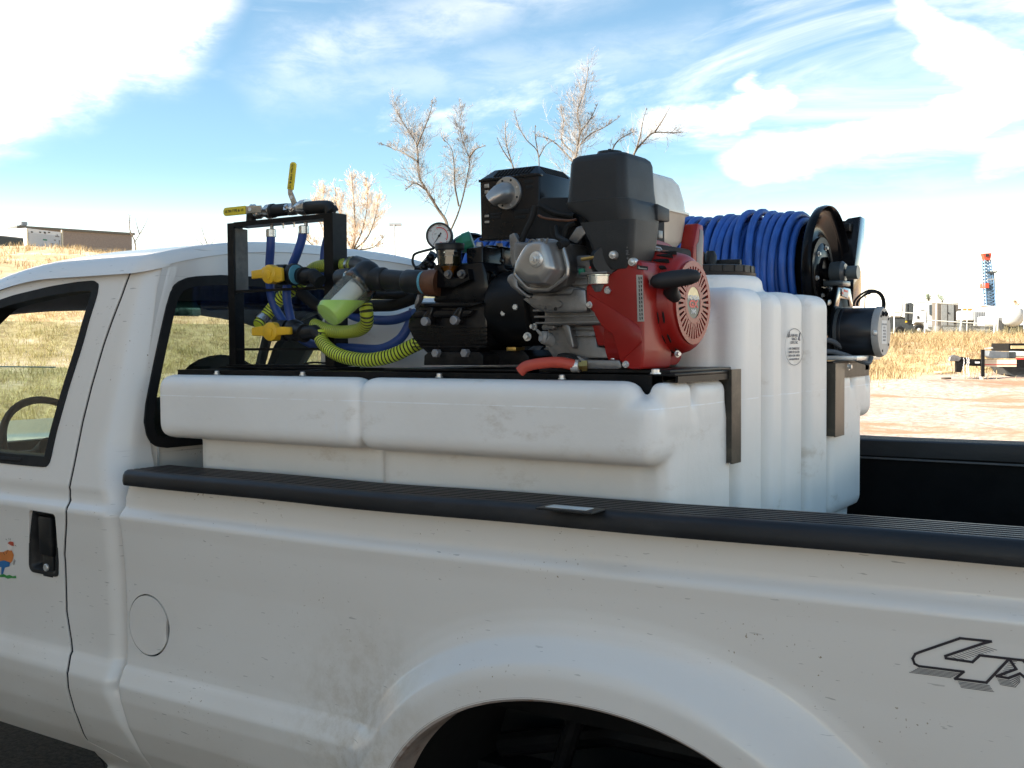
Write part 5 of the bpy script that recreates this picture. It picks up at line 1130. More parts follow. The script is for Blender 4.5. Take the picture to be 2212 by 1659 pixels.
MB().lathe(c0+ax*.003, c0+(c1-c0)*.7, [(0, .024), (1, .022)], 24).build('mesh_screen', mat('strainer_mesh', (.55, .56, .48), .5), strn)

# ================================================================== valve board
vb = empty('pipe_stand', (-2.22, .38, 1.67), 'black angle-iron frame standing on the front end of the skid, holding valves', 'steel frame')
FY = .38
mb = MB(); mb.box(-2.455, -2.428, FY-.004, FY, 1.67, 2.090); mb.box(-2.455, -2.450, FY, FY+.052, 1.67, 2.090); mb.build('post', black_steel, vb)
mb = MB(); mb.box(-2.074, -2.040, FY-.004, FY, 1.67, 2.092); mb.box(-2.045, -2.040, FY, FY+.052, 1.67, 2.092); mb.box(-2.074, -2.068, FY, FY+.052, 1.67, 2.088); mb.build('post', black_steel, vb)
mb = MB(); mb.box(-2.428, -2.074, FY-.004, FY+.052, 2.078, 2.0915); mb.build('top_bar', black_steel, vb)
for z in (1.891, 1.7225): MB().box(-2.450, -2.074, FY-.002, FY+.012, z-.004, z+.003).build('cross_bar', black_steel, vb)
for (z0, z1) in ((1.895, 2.075),): MB().box(-2.4495, -2.428, FY+.0025, FY+.050, z0, z1).build('shelf_leaf', mat('paler_frame_face', (.10, .09, .075), .5, var=.35, dirt=.5, dirt_col=(.02, .02, .02), dscale=25), vb)  # inner leaf is paler and browner than the frame, with dark blotches
MB().box(-2.462, -2.033, FY-.012, FY+.06, 1.6735, 1.678, .001).build('foot_plate', black_steel, vb)
# ball valves with yellow handles
def ball_valve(bodyc, hpts, bt, label, arm, Yv):
    e = empty('ball_valve', P('1', *bodyc, Y=Yv), label, 'valve', 'yellow handled ball valves')
    c = P('1', *bodyc, Y=Yv)
    mb = MB(); mb.ell(c, (.032, .034, .031), 24); mb.lathe(c+Vector((-.055, -.02, 0)), c+Vector((-.02, -.01, 0)), [(0, .026), (.3, .029), (1, .029)], 24)
    mb.lathe(c+Vector((.02, -.008, -.004)), c+Vector((.055, -.016, -.008)), [(0, .024), (.6, .022), (1, .026)], 20); mb.build('body', black_plastic, e, 60)
    mb = MB(); mb.tube([c+Vector((.05, -.015, -.008)), P('1', *arm[0], Y=Yv-.02), P('1', *arm[1], Y=Yv-.015)], [.020, .018, .017], 16); mb.build('elbow', black_plastic, e, 60)
    hd = MB().prism([P('1', a, b, Y=Yv-.052) for a, b in hpts], (0, .012, 0), .003).build('handle', yel, e)
    p = P('1', *bt, Y=Yv-.056); mb = MB(); mb.lathe(p+Vector((0, .030, 0)), p+Vector((0, -.002, 0)), [(0, .026), (.5, .027), (.85, .026), (1, .018)], 28); mb.build('handle_hub', yel, hd)
    q = P('1', *bt, Y=Yv-.061); MB().prism([q+Vector((a, 0, b)) for a, b in ((-.014, -.006), (-.006, -.006), (-.004, -.014), (.006, -.014), (.008, -.004), (.012, .006), (.004, .010), (-.004, .012), (-.012, .006))], (0, .006, 0), .0015).build('handle_boss', yel, hd)
    return e
v1 = ball_valve((560, 838), [(258, 812), (330, 800), (340, 785), (400, 778), (468, 790), (474, 880), (440, 895), (395, 878), (345, 862), (262, 868)], (375, 835), 'ball valve with a short yellow handle, upper one in the black frame', ((690, 840), (740, 880)), .36)
v2 = ball_valve((560, 1225), [(262, 1205), (350, 1190), (365, 1178), (430, 1185), (440, 1198), (528, 1200), (528, 1252), (440, 1258), (420, 1285), (360, 1288), (340, 1262), (264, 1262)], (385, 1232), 'ball valve with a long yellow handle, lower one in the black frame', ((700, 1230), (750, 1270)), .36)
for yc, c_ in ((560, 830),): pass
for xa, ya, xb, yb_ in ((565, 830, 575, 838),): c_ = P('1', 572, 838, Y=.335); MB().cyl(c_+Vector((-.002, 0, 0)), c_+Vector((.001, 0, 0)), .0268, n=28).build('sealant', blue_tape, v1)
c_ = P('1', 715, 865, Y=.325); mb = MB(); mb.lathe(c_+Vector((-.012, 0, .006)), c_+Vector((.012, 0, -.01)), [(0, .0195), (1, .0195)], 20); mb.build('hose_clamp', rubber, v1)
# manifold along the top of the frame
MY = .40
man = empty('lever_valve_manifold', P('1', 530, 400, Y=MY), 'row of steel lever valves and black fittings along the top of the frame', 'manifold')
mp_ = lambda x, y: P('1', x, y, Y=MY)
MB().tube([mp_(262, 455)+Vector((0, .0, -.012)), mp_(262, 432), mp_(300, 420)], .0155, 18).build('end_elbow', black_plastic, man, 60)
def seg(name, xa, ya, xb, yb_, prof, ma, n=24): return MB().lathe(mp_(xa, ya), mp_(xb, yb_), prof, n).build(name, ma, man)
seg('steel_valve', 292, 415, 408, 398, [(0, .014), (.1, .0175), (.25, .018), (.3, .014), (.6, .015), (.75, .021), (1, .021)], steel, 24)
seg('black_nipple', 405, 398, 530, 385, [(0, .020), (.12, .0205), (.15, .018), (.8, .0175), (1, .016)], black_plastic)
seg('steel_valve', 528, 388, 655, 370, [(0, .014), (.1, .018), (.3, .018), (.35, .0145), (.5, .0175), (.7, .022), (1, .022)], steel, 24)
MB().tube(bez([mp_(655, 378), mp_(740, 372), mp_(800, 375), mp_(822, 395)+Vector((0, .0, -.004))], 5), .0185, 18).build('end_elbow', black_plastic, man, 60)
mb = MB(); c_ = mp_(835, 385); mb.cyl(c_, c_+Vector((.004, 0, .02)), .003, n=8); mb.cyl(c_+Vector((-.01, 0, -.012)), c_+Vector((.012, 0, -.012)), .006); mb.build('tie_bolt', steel, man)
for xa in (300, 540):
    c_ = mp_(xa, 385); mb = MB(); mb.lathe(c_+Vector((0, .0, -.012)), c_+Vector((0, -.024, .008)), [(0, .010), (.5, .010), (.52, .013), (.8, .013), (.82, .006), (1, .006)], 6); mb.hexbolt(mp_(xa+30, 390)+Vector((0, -.014, 0)), (0, -1, .4), .007, .010); mb.build('valve_stem', steel, man)
def lever(pts_steel, pts_yel, w_, hole, txt, label, up):
    e = empty('valve_lever', P('1', *pts_steel[0], Y=MY-.03), label, 'lever', 'flat steel levers with yellow grips')
    mb = MB()
    L1 = [P('1', a, b, Y=MY-.03) for a, b in pts_steel]; L2 = [P('1', a, b, Y=MY-.03) for a, b in pts_yel]
    def strip(L, w, th):
        mb = MB(); n = len(L); A = []; B = []
        for i, p in enumerate(L):
            d = (L[min(i+1, n-1)]-L[max(i-1, 0)]).normalized(); nn = Vector((-d.z, 0, d.x))*w/2; A.append(p-nn); B.append(p+nn)
        return mb.prism(A+B[::-1], (0, th, 0), .001)
    s = strip(L1, w_*.85, .003).build('lever_plate', steel, e)
    p = P('1', *hole, Y=MY-.0312); MB().cyl(p, p+Vector((0, .0052, 0)), w_*.24, n=16).build('hole', label_white, s)
    d = (L2[-1]-L2[0]).normalized(); nn = Vector((-d.z, 0, d.x))*w_/2; n2 = nn.normalized(); q = [L2[0]-nn, L2[-1]-nn-d*w_*.30]+[L2[-1]-d*w_*.3+d*w_*.42*math.sin(t)-nn*math.cos(t) for t in np.linspace(.3, PI-.3, 6)]+[L2[-1]+nn-d*w_*.30, L2[0]+nn]
    g = MB().prism([p-Vector((0, .0022, 0)) for p in q], (0, .0065, 0), .0015).build('grip', yel_lever, e)
    mid = L2[0]*.5+L2[-1]*.5
    dd = -d if d.x < -.5 else -d
    text('grip_print', txt, w_*.42, mid+Vector((0, -.0026, 0)), dd, Vector((-dd.z, 0, dd.x)), ink, g, .0002, bold=.0002, xs=.9)
    return e
lever([(330, 385), (250, 388), (215, 392)], [(222, 391), (75, 406)], .0245, (250, 387), 'ULTRA TYPE \u25B2 1/2', 'steel lever with a yellow grip pointing left from the manifold', 0)
lever([(560, 350), (540, 300), (530, 275), (530, 245)], [(531, 250), (553, 66)], .0215, (537, 303), 'ULTRA TYPE \u25B2 1/2', 'steel lever with a yellow grip standing upright on the manifold', 1)
# studs and hose barbs under the bar
for x_, y0, y1, r in ((400, 480, 545, .0055), (635, 462, 505, .0055), (485, 470, 520, .003), (560, 462, 512, .003), (325, 485, 498, .004)):
    a, b = P('1', x_, y0-18, Y=MY), P('1', x_+ (8 if r > .005 else 0), y1, Y=MY); mb = MB(); mb.cyl(a, b, r, n=10)
    if r < .005: mb.lathe(a*.6+b*.4, a*.45+b*.55, [(0, .007), (1, .007)], 6)
    mb.build('barb' if r > .005 else 'stud', steel, man)

# ================================================================== hoses
def ribbed(name, pts, r, label, Yfix=None, pitch=.0098):
    C = bez(pts, 60); L = [0]
    for a, b in zip(C, C[1:]): L.append(L[-1]+(b-a).length)
    tot = L[-1]; n = int(tot/(pitch/5)); out = []; rr = []; j = 0
    for i in range(n+1):
        s = tot*i/n
        while j < len(L)-2 and L[j+1] < s: j += 1
        t = (s-L[j])/max(1e-9, L[j+1]-L[j]); out.append(C[j].lerp(C[j+1], t)); ph = i % 5; rr.append(r*(.88 if ph == 0 else 1.0))
    mb = MB(); mb.tube(out, rr, 16); me = mb.mesh(name)
    o = ob(name, me, [yel_hose, yel_groove], None, 30)
    mi = []
    nseg = len(out)-1
    for i in range(nseg): mi += [1 if i % 5 in (4, 0) else 0]*16
    mi += [0, 0]; me.polygons.foreach_set('material_index', mi)
    return tag(o, label, 'hose', 'yellow-green ribbed suction hoses')
q = lambda x, y, Y: P('1', x, y, Y=Y)
ribbed('suction_hose', [q(1000, 768, .36), q(930, 775, .40), q(820, 772, .44), q(700, 795, .46), q(625, 870, .47), q(560, 935, .46), q(470, 995, .45), q(400, 1080, .44), q(345, 1150, .42), q(310, 1190, .40)], .0185, 'yellow-green ribbed hose running from the strainer down behind the upper yellow valve')
ribbed('suction_hose', [q(1050, 1040, .27), q(1060, 1110, .27), q(1055, 1180, .29), q(1000, 1222, .31), q(900, 1235, .34), q(800, 1225, .36), q(700, 1185, .38)], .0175, 'yellow-green ribbed hose looping under the strainer cup')
ribbed('suction_hose', [q(745, 1235, .35), q(752, 1300, .34), q(830, 1375, .32), q(940, 1415, .31), q(1080, 1428, .31), q(1230, 1400, .32), q(1350, 1345, .33), q(1440, 1300, .34)], .0185, 'long yellow-green ribbed hose sagging from the lower yellow valve to the pump')
c_ = q(960, 770, .385); d_ = (q(900, 770, .40)-q(1000, 768, .36)).normalized(); tag(MB().cyl(c_-d_*.008, c_+d_*.008, .0235, n=24).build('hose_clamp', steel, None), 'steel band clamp round the yellow hose above the strainer', 'clamp')
c_ = q(345, 1150, .42); d_ = (q(310, 1190, .40)-q(400, 1080, .44)).normalized(); tag(MB().cyl(c_-d_*.009, c_+d_*.009, .0235, n=24).build('hose_clamp', steel, None), 'steel band clamp on the yellow hose beside the lower yellow valve', 'clamp')
def hose(pts, r, ma, label, grp, name='rubber_hose'): return tag(MB().tube(bez(pts, 10), r, 14).build(name, ma, None, 80), label, 'hose', grp)
G = 'dark blue spray hoses'
hose([q(398, 540, .40), q(396, 640, .40), q(388, 780, .41), q(390, 900, .42), q(405, 1010, .43), q(450, 1110, .44), q(540, 1230, .44), q(660, 1310, .43), q(780, 1340, .40), q(950, 1345, .38), q(1150, 1352, .37), q(1280, 1290, .38), q(1350, 1190, .39), q(1385, 1080, .40)], .0125, blue_dark, 'long blue hose dropping behind the frame and sweeping low to the pump', G)
hose([q(622, 510, .40), q(612, 590, .40), q(580, 690, .40), q(540, 790, .41), q(512, 900, .42), q(508, 1000, .42), q(530, 1120, .43), q(560, 1230, .43)], .0125, blue_dark, 'blue hose hanging from the right clamp to the lower valve', G)
hose([q(800, 560, .46), q(775, 650, .46), q(765, 780, .46), q(780, 900, .46), q(850, 1020, .44), q(960, 1120, .42), q(1100, 1150, .40), q(1250, 1150, .39), q(1390, 1105, .38)], .0125, blue_dark, 'blue hose passing behind the strainer above the low hoses', G)
G = 'black rubber hoses by the pump'
hose([q(600, 960, .42), q(660, 1010, .42), q(740, 1060, .42), q(900, 1075, .42), q(1090, 1055, .40), q(1250, 1045, .38), q(1420, 985, .36)], .0165, rubber, 'thick black hose running level behind the strainer to the pump', G)
hose([q(1085, 985, .34), q(1200, 985, .36), q(1330, 975, .36), q(1420, 960, .36)], .009, rubber, 'thin black hose just under the suction pipe', G)
for i, (xa, ya) in enumerate(((400, 553), (626, 530))):
    c_ = q(xa, ya, .40); tag(MB().lathe(c_+Vector((0, 0, -.010)), c_+Vector((0, 0, .012)), [(0, .0150), (.9, .0150), (1, .012)], 24).build('hose_clamp', steel, None), ('steel crimp clamp on the left blue hose under the top bar', 'steel crimp clamp on the right blue hose under the top bar')[i], 'clamp')
mb = MB(); mb.tube(bez([q(640, 1452, .47), q(700, 1445, .47), q(770, 1450, .46)], 6), .003, 6); mb.ell(q(640, 1455, .47), (.010, .006, .004), 10); tag(mb.build('cable_lead', rubber, None), 'thin black lead lying along the tank behind the frame foot', 'cable')
mb = MB(); mb.tube(bez([P('E4', 1335, 1440, Y=.42), P('E4', 1400, 1425, Y=.44), P('E4', 1452, 1400, Y=.46)], 6), .004, 6); mb.tube(bez([P('E4', 1395, 1480, Y=.40), P('E4', 1452, 1370, Y=.42), P('E1', 560, 1270, Y=.43)], 6), .003, 6); tag(mb.build('cable_lead', rubber, None), 'thin black leads crossing between the pump and the engine', 'cable')

# ================================================================== hose reel
reel = empty('hose_reel', (-1.7, 1.49, 1.68), 'black steel hose reel with round pressed flanges on the far side of the tank', 'hose reel')
RY, RZ = 1.49, 1.948
reel_black = mat('reel_black_enamel', (.004, .004, .005), .16, var=.2, spec=.14)
def flange(x, s):
    prof = [(0, .045), (0, .06), (.10, .085), (.55, .110), (.60, .150), (.12, .166), (.10, .178), (.0, .186), (-.2, .192), (-.55, .196), (-.6, .199), (-.3, .2015), (.15, .199), (.3, .192)]
    return MB().lathe((x, RY, RZ), (x+s*.035, RY, RZ), [(-.2, .045)]+prof, 72, False).build('flange', reel_black, reel, 50)
f1 = flange(-1.045, -1); flange(-2.36, 1)
for a in range(6): t = a*PI/3+.3; MB().hexbolt((-1.048, RY+.075*math.cos(t), RZ+.075*math.sin(t)), (1, 0, 0), .006, .008).build('bolt', galv, f1)
MB().cyl((-2.36, RY, RZ), (-1.05, RY, RZ), .105, n=40).build('drum', black_steel, reel)
MB().cyl((-1.2, RY, RZ-.006), (-.985, RY, RZ-.006), .0165, n=24).build('axle', black_steel, reel)
c_ = P('3', 1360, 660, Y=1.49)
mb = MB(); mb.lathe((c_.x-.026, RY, RZ-.004), (c_.x+.022, RY, RZ-.004), [(0, .022), (.1, .032), (.8, .034), (1, .026)], 28); mb.box(c_.x-.035, c_.x+.025, RY-.04, RY+.04, RZ-.046, RZ-.030, .003); mb.build('pillow_block', mat('grey_cast_iron', (.055, .065, .068), .38, var=.2, coat=.2), reel)
a_ = P('3', 1415, 665, Y=1.49); b_ = P('3', 1530, 658, Y=1.49)
MB().lathe((a_.x, RY, RZ-.006), (b_.x, RY, RZ-.006), [(0, .010), (.15, .011), (.2, .0205), (1, .0205)], 24).build('swivel', mat('grey_swivel', (.09, .11, .11), .35, var=.2, dirt=.3), reel)
# A-stand, tall back bracket, roller guide
def x_prism(name, pts, X, th, ma, z='E5', bev=.002, par=None): return MB().prism([P(z, a, b, X=X) for a, b in pts], (th, 0, 0), bev).build(name, ma, par or reel)
st_ = x_prism('stand', [(262, 822), (375, 850), (412, 1030), (430, 1500), (130, 1590), (180, 1400)], -1.005, -.012, black_steel)
tanm = mat('glossy_black_sheet', (.016, .015, .014), .14, var=.1, coat=.9, dirt=.1, dscale=20)
x_prism('stand_flange', [(262, 822), (385, 852), (415, 1035), (380, 1035), (370, 965), (282, 950), (262, 1040), (225, 1045)], -.992, -.006, tanm)
lb = x_prism('warning_label', [(292, 848), (362, 868), (360, 950), (296, 925)], -.990, .0008, label_white)
x_prism('label_print', [(318, 858), (360, 870), (360, 892), (318, 880)], -.9888, .0005, label_red, par=lb)
x_prism('label_print', [(298, 880), (312, 884), (312, 912), (298, 905)], -.9888, .0005, label_red, par=lb)
x_prism('slot', [(150, 970), (180, 965), (184, 1000), (165, 1025), (148, 1025)], -1.0035, .0012, alu_smooth, par=st_)
# tall bracket: side plate (facing the camera) and folded face (facing the rear)
bk = MB()
pb = [P('E5', a, b, X=-1.0) for a, b in ((490, 100), (535, 122), (532, 572), (514, 578), (485, 1035), (405, 1035), (425, 640))]
bk.prism(pb, (-.004, 0, 0), .001); bk.build('back_bracket', tanm, reel)
pe = [P('E5', a, b, X=-1.0) for a, b in ((490, 100), (425, 640), (405, 1035))]
v = [pe[0], pe[1], pe[2], pe[2]+Vector((-.07, 0, 0)), pe[1]+Vector((-.09, 0, 0)), pe[1]+Vector((-.10, 0, .09)), pe[0]+Vector((-.075, 0, -.03)), pe[0]+Vector((-.04, 0, -.004))]
MB().prism(v, (0, .004, 0), .001).build('side_plate', black_paint, reel)
x_prism('top_rail', [(250, 148), (430, 145), (420, 220), (345, 218), (345, 300), (350, 430), (310, 470), (310, 300), (285, 215), (262, 215)], -1.05, -.02, black_steel)
x_prism('roller', [(292, 222), (345, 228), (345, 290), (300, 285)], -1.06, -.05, steel)
MB().box(-2.38, -1.02, 1.66, 1.72, 2.085, 2.110, .002).build('guide_bar', black_steel, reel)
mb = MB(); mb.box(-2.40, -2.385, 1.40, 1.60, 1.675, 1.90, .002); mb.build('stand', black_steel, reel)
# electric motor
MYc, MZ = 1.50, 1.762
mot = MB().lathe((-.992, MYc, MZ), (-.888, MYc, MZ), [(0, .072), (.02, .0745), (.10, .0745), (.11, .0735), (.98, .0735), (1, .073)], 56).build('motor', mat('satin_black_motor', (.010, .010, .012), .30, var=.1, coat=.15), reel)
MB().lathe((-1.002, MYc, MZ), (-.990, MYc, MZ), [(0, .070), (.1, .0755), (.9, .0755), (1, .07)], 48).build('motor_flange', mat('dark_cast', (.07, .075, .075), .4), mot)
cap = MB().lathe((-.888, MYc, MZ), (-.868, MYc, MZ), [(0, .0735), (.05, .076), (.6, .076), (1, .071)], 56).build('end_cap', mat('cast_grey_cap', (.40, .39, .37), .5, metal=.2, var=.15, dirt=.3, dscale=30), mot)
MB().box(-.8683, -.8675, MYc-.030, MYc+.026, MZ-.036, MZ+.034).build('rating_label', label_white, cap)
for i in range(6): text('label_print', ('12 VDC MOTOR', 'HP 1/2', 'RPM 1750', 'AMPS 50', 'DUTY INT', 'S/N 30512')[i], .0075, (-.8673, MYc-.001, MZ+.022-i*.0095), (0, 1, 0), (0, 0, 1), ink_grey, cap, .0001)
for a in (40, 130, 250, 320): t = math.radians(a); MB().cyl((-.870, MYc+.06*math.cos(t), MZ+.06*math.sin(t)), (-.8665, MYc+.06*math.cos(t), MZ+.06*math.sin(t)), .004, n=10).build('screw', void, cap)
MB().ell((-.878, MYc-.072, MZ-.004), (.009, .006, .012), 12).build('screw', galv, cap)
for dy_c in (-.020, .012): MB().cyl((-.872, MYc+dy_c, MZ+.058), (-.862, MYc+dy_c, MZ+.050), .006, n=12).build('terminal', rubber, cap)
cab = MB()
for k_, (r, ph) in enumerate(((.046, 0), (.043, .15), (.049, -.1))):
    c_ = Vector((-.895-.004*k_, MYc+.0, MZ+.082)); pts = [c_+Vector((r*math.cos(t)*.72-.012, r*math.cos(t)*.62, r*math.sin(t)*.85+.006*math.sin(t*2+ph))) for t in np.linspace(PI*1.05, -PI*.35, 24)]
    pts.append(Vector((-.866, MYc+(-.020 if k_ else .012), MZ+.056))); cab.tube(pts, .0032, 6)
cab.build('cable_loop', rubber, mot)
mb = MB(); mb.tube(bez([P('3', 1200, 1195, Y=1.40), P('3', 1300, 1210, Y=1.42), P('3', 1380, 1260, Y=1.45), P('3', 1425, 1320, Y=1.5)], 8), .008, 10); tag(mb.build('power_cable', mat('grey_cable', (.10, .11, .12), .5), None), 'upper dark grey cable disappearing behind the reel motor', 'cable')
mb = MB(); mb.tube(bez([P('3', 1190, 1305, Y=1.36), P('3', 1300, 1300, Y=1.38), P('3', 1420, 1330, Y=1.40), P('3', 1560, 1385, Y=1.42), P('3', 1620, 1395, Y=1.44), P('3', 1640, 1350, Y=1.46)], 8), .0072, 10); tag(mb.build('power_cable', MATS['grey_cable'], None), 'lower dark grey cable bending up under the reel motor', 'cable')
# the blue hose, wound in even turns with a loose outer layer
pts = []; rngh = random.Random(3); N = 52; x0, x1 = -2.315, -1.085
for i in range(N*28):
    t = i/28; x = x0+(x1-x0)*t/N; pts.append(Vector((x, RY+.158*math.cos(2*PI*t), RZ+.158*math.sin(2*PI*t))))
inner = MB().tube(pts, .0115, 8)
oh = MB(); pts = []; N2 = 40; offs = [rngh.uniform(-.012, .012) for _ in range(N2*2+3)]; rad2 = [rngh.choice((0, 0, .002, .004, .010, .016)) for _ in range(N2+2)]
for i in range(N2*32):
    t = i/32; k_ = int(t); fr = t-k_; x = x0+.01+(x1-x0-.02)*t/N2+offs[k_]*(1-fr)+offs[k_+1]*fr
    up_ = max(0, math.sin(2*PI*t)); r = .179+(rad2[k_]*(1-fr)+rad2[k_+1]*fr)*up_-.004*(k_ % 3 == 0)
    pts.append(Vector((x+.010*math.sin(2*PI*t+k_), RY+r*math.cos(2*PI*t), RZ+r*math.sin(2*PI*t))))
inner.tube(pts, .0118, 8)
hz = inner.build('wound_hose', blue_rub, None, 80); tag(hz, 'royal blue rubber hose wound in many turns on the black reel', 'hose')

# ================================================================== background
HF = Vector((-math.sin(yaw), math.cos(yaw), 0)); HR = Vector((math.cos(yaw), math.sin(yaw), 0))
bark = mat('bark', (.10, .08, .06), .9, var=.3, vscale=3); twig_m = mat('pale_twigs', (.26, .23, .205), .8, var=.25, vscale=2); twig_o = mat('orange_twigs', (.55, .42, .30), .8, var=.25, vscale=2)
def tree(label, limbs, D, r0, spread, seed, tm, lv=3, base=None, dens=1.0, jag=.35, Lf=1.0, grp='bare trees behind the rig'):
    """limbs: outlines of the main limbs (photo points at distance D); finer limbs and twigs grow from them"""
    R = random.Random(seed); b0 = base or P(*limbs[0][0], D=D); gz_ = H(b0.x, b0.y)
    e = empty('bare_tree', (b0.x, b0.y, gz_), label, 'tree', grp)
    tr = MB(); cr = MB()
    def rv(s=1): return Vector((R.uniform(-1, 1), R.uniform(-1, 1), R.uniform(-1, 1)))*s
    def grow(p, d, L, r, lev):
        n = 4 if lev else 3; pts = [p]; q = p.copy(); dd = d.copy()
        for i in range(n):
            dd = (dd+rv(jag*.7)+Vector((0, 0, .10))).normalized(); q = q+dd*L/n; pts.append(q.copy())
        (cr).tube(pts, [max(.0040, r*(1-.75*i/n)) for i in range(n+1)], 3, False)
        if lev > 0:
            for i in range(int((3+R.random()*3)*dens)):
                t = R.uniform(.2, 1); k_ = min(n-1, int(t*n)); pp = pts[k_].lerp(pts[k_+1], t*n-k_)
                nd = (dd+rv(.9)).normalized(); grow(pp, nd, L*R.uniform(.4, .7), r*.5, lev-1)
    for li, limb in enumerate(limbs):
        off = HF*R.uniform(-spread, spread); n0 = len(limb)
        pts = [P(*q, D=D)+off*min(1, i/2) for i, q in enumerate(limb)]
        rr = r0 if li == 0 else r0*.5
        if li == 0: pts = [Vector((pts[0].x, pts[0].y, gz_-.1))]+pts
        C = bez(pts, 5); m_ = len(C); tr.tube(C, [max(.012, rr*(1-.85*i/m_)) for i in range(m_)], 6, False)
        tot = sum((b-a).length for a, b in zip(C, C[1:]))
        for i in range(int(tot*8.0*dens)):
            t = R.uniform(.15, 1)**.8; k_ = min(m_-2, int(t*(m_-1))); dd = (C[k_+1]-C[k_]).normalized(); nd = (dd*.6+rv(.8)+Vector((0, 0, .25))).normalized()
            grow(C[k_].copy(), nd, tot*R.uniform(.08, .22)*(1-.72*t)*Lf, rr*.22*(1-t*.6), lv-1)
    tr.build('trunk', bark, e, 60); cr.build('crown', tm, e, None)
T = lambda *a: [('T', x, y) for x, y in a]
tree('bare tree with two leaning main limbs, right behind the pressure gauge', [T((815, 1010), (810, 900), (760, 820), (700, 720), (660, 650), (650, 560), (645, 480), (620, 420), (560, 330), (530, 270)), T((825, 960), (870, 850), (900, 740), (925, 620), (935, 540), (900, 450), (880, 350), (890, 260)), T((650, 560), (560, 500), (500, 470), (430, 440)), T((645, 480), (680, 400), (720, 300), (735, 220)), T((935, 540), (975, 500), (1030, 490)), T((878, 810), (858, 700), (855, 600), (840, 500), (790, 440)), T((700, 720), (640, 690), (590, 740))], 48, .085, 1.0, 5, twig_m, 3, dens=1.2, Lf=1.35)
tree('bushy bare tree with orange-tinted upright twigs beside the black valve frame', [T((285, 1150), (290, 1060), (305, 960), (300, 800), (285, 640)), T((290, 1060), (240, 950), (200, 850), (190, 700)), T((290, 1060), (340, 930), (360, 780), (350, 640)), T((290, 1060), (380, 980), (430, 860), (440, 760)), T((270, 1080), (150, 980), (90, 860), (70, 760)), T((250, 1080), (100, 1040), (30, 980)), T((240, 950), (130, 800), (120, 680)), T((290, 1050), (400, 1040), (470, 980))], 52, .09, 1.0, 9, twig_o, 3, dens=1.3, jag=.20, Lf=2.2)
tree('tall bare tree with pale twigs rising behind the black air cleaner', [T((1470, 1010), (1490, 800), (1510, 620), (1530, 490), (1545, 400), (1530, 300), (1570, 180), (1590, 60)), T((1530, 490), (1600, 420), (1680, 385), (1760, 330)), T((1520, 520), (1450, 440), (1460, 330), (1440, 230)), T((1545, 400), (1600, 340), (1640, 260)), T((1700, 600), (1740, 470), (1810, 410), (1870, 390)), T((1510, 560), (1400, 440), (1300, 400))], 52, .09, 1.0, 21, twig_m, 3, dens=1.1, Lf=1.2)
tree('slender bare tree leaning right, top showing right of the black air cleaner', [T((1720, 1010), (1780, 800), (1840, 540), (1900, 450), (1960, 400), (2050, 400), (2120, 395)), T((1840, 540), (1880, 430), (1900, 330), (1920, 260)), T((1960, 400), (2000, 340), (2040, 270))], 50, .08, .8, 33, twig_m, 2)
tree('thin bare sapling whose tips show above the black silencer box', [T((1250, 1010), (1240, 800), (1170, 570), (1140, 460), (1135, 340)), T((1170, 570), (1120, 500), (1090, 440)), T((1300, 800), (1320, 540), (1250, 450), (1210, 380), (1185, 290)), T((1320, 540), (1360, 470), (1410, 440)), T((1320, 540), (1300, 430), (1300, 380))], 50, .06, .8, 41, twig_m, 2)
Hh = lambda *a: [('H', x, y) for x, y in a]
tree('small spindly tree at the right-hand corner of the long grey building', [Hh((1960, 800), (1950, 600), (1890, 450), (1880, 300), (1890, 220)), Hh((1950, 600), (2010, 490), (2080, 360), (2130, 250)), Hh((2010, 490), (1990, 400), (1960, 260))], 105, .10, .5, 3, mat('grey_twigs', (.40, .36, .33), .8), 2, grp='small far trees on the ridge')
S7 = lambda *a: [('7', x, y) for x, y in a]
tree('small round bare tree on the skyline over the middle of the cab roof', [S7((1215, 240), (1210, 200), (1190, 150), (1170, 80)), S7((1210, 200), (1240, 150), (1280, 120)), S7((1205, 210), (1150, 160), (1120, 140))], 105, .09, .5, 13, MATS['grey_twigs'], 2, grp='small far trees on the ridge')
S4 = lambda *a: [('4', x, y) for x, y in a]
tree('far grey-green tree above the white truck cab', [S4((720, 800), (705, 760), (690, 720)), S4((720, 790), (740, 740), (760, 720))], 150, .12, 1, 14, mat('dull_green_twigs', (.22, .27, .20), .8), 3, dens=1.3, grp='far trees over the truck park')
tree('far grey-green tree above the grey cabinets', [S4((850, 800), (850, 760), (830, 720)), S4((850, 790), (880, 750), (900, 740))], 150, .12, 1, 15, MATS['dull_green_twigs'], 3, dens=1.2, grp='far trees over the truck park')
tree('far orange-brown bush above the white round tanker', [S4((1550, 850), (1550, 810), (1530, 775)), S4((1550, 840), (1590, 800), (1610, 785)), S4((1540, 845), (1490, 815), (1440, 800))], 150, .12, 1, 16, twig_o, 3, dens=1.3, grp='far trees over the truck park')
tree('small pale bare bush behind the hose reel motor cables', [S4((110, 760), (120, 700), (140, 640)), S4((120, 740), (170, 690), (190, 660))], 110, .08, 1, 18, twig_m, 2, grp='far trees over the truck park')
def pole(z, x, y0, y1, D, r, label, arm=None, col=None):
    a = P(z, x, y0, D=D); g_ = H(a.x, a.y); mb = MB().cyl((a.x, a.y, g_-.1), (a.x, a.y, a.z), r, r*.7, 8)
    e = empty('utility_pole' if arm else 'thin_pole', (a.x, a.y, g_), label, 'pole'); mb.build('shaft', col or bark, e)
    if arm:
        for dz, w_ in arm: MB().prism([Vector((a.x, a.y, a.z-dz))+HR*s*w_+Vector((0, 0, t)) for s, t in ((-1, 0), (1, 0), (1, .14), (-1, .14))], HF*.1).build('crossarm', col or bark, e)
    return e
gp = mat('grey_pole', (.30, .31, .32), .6)
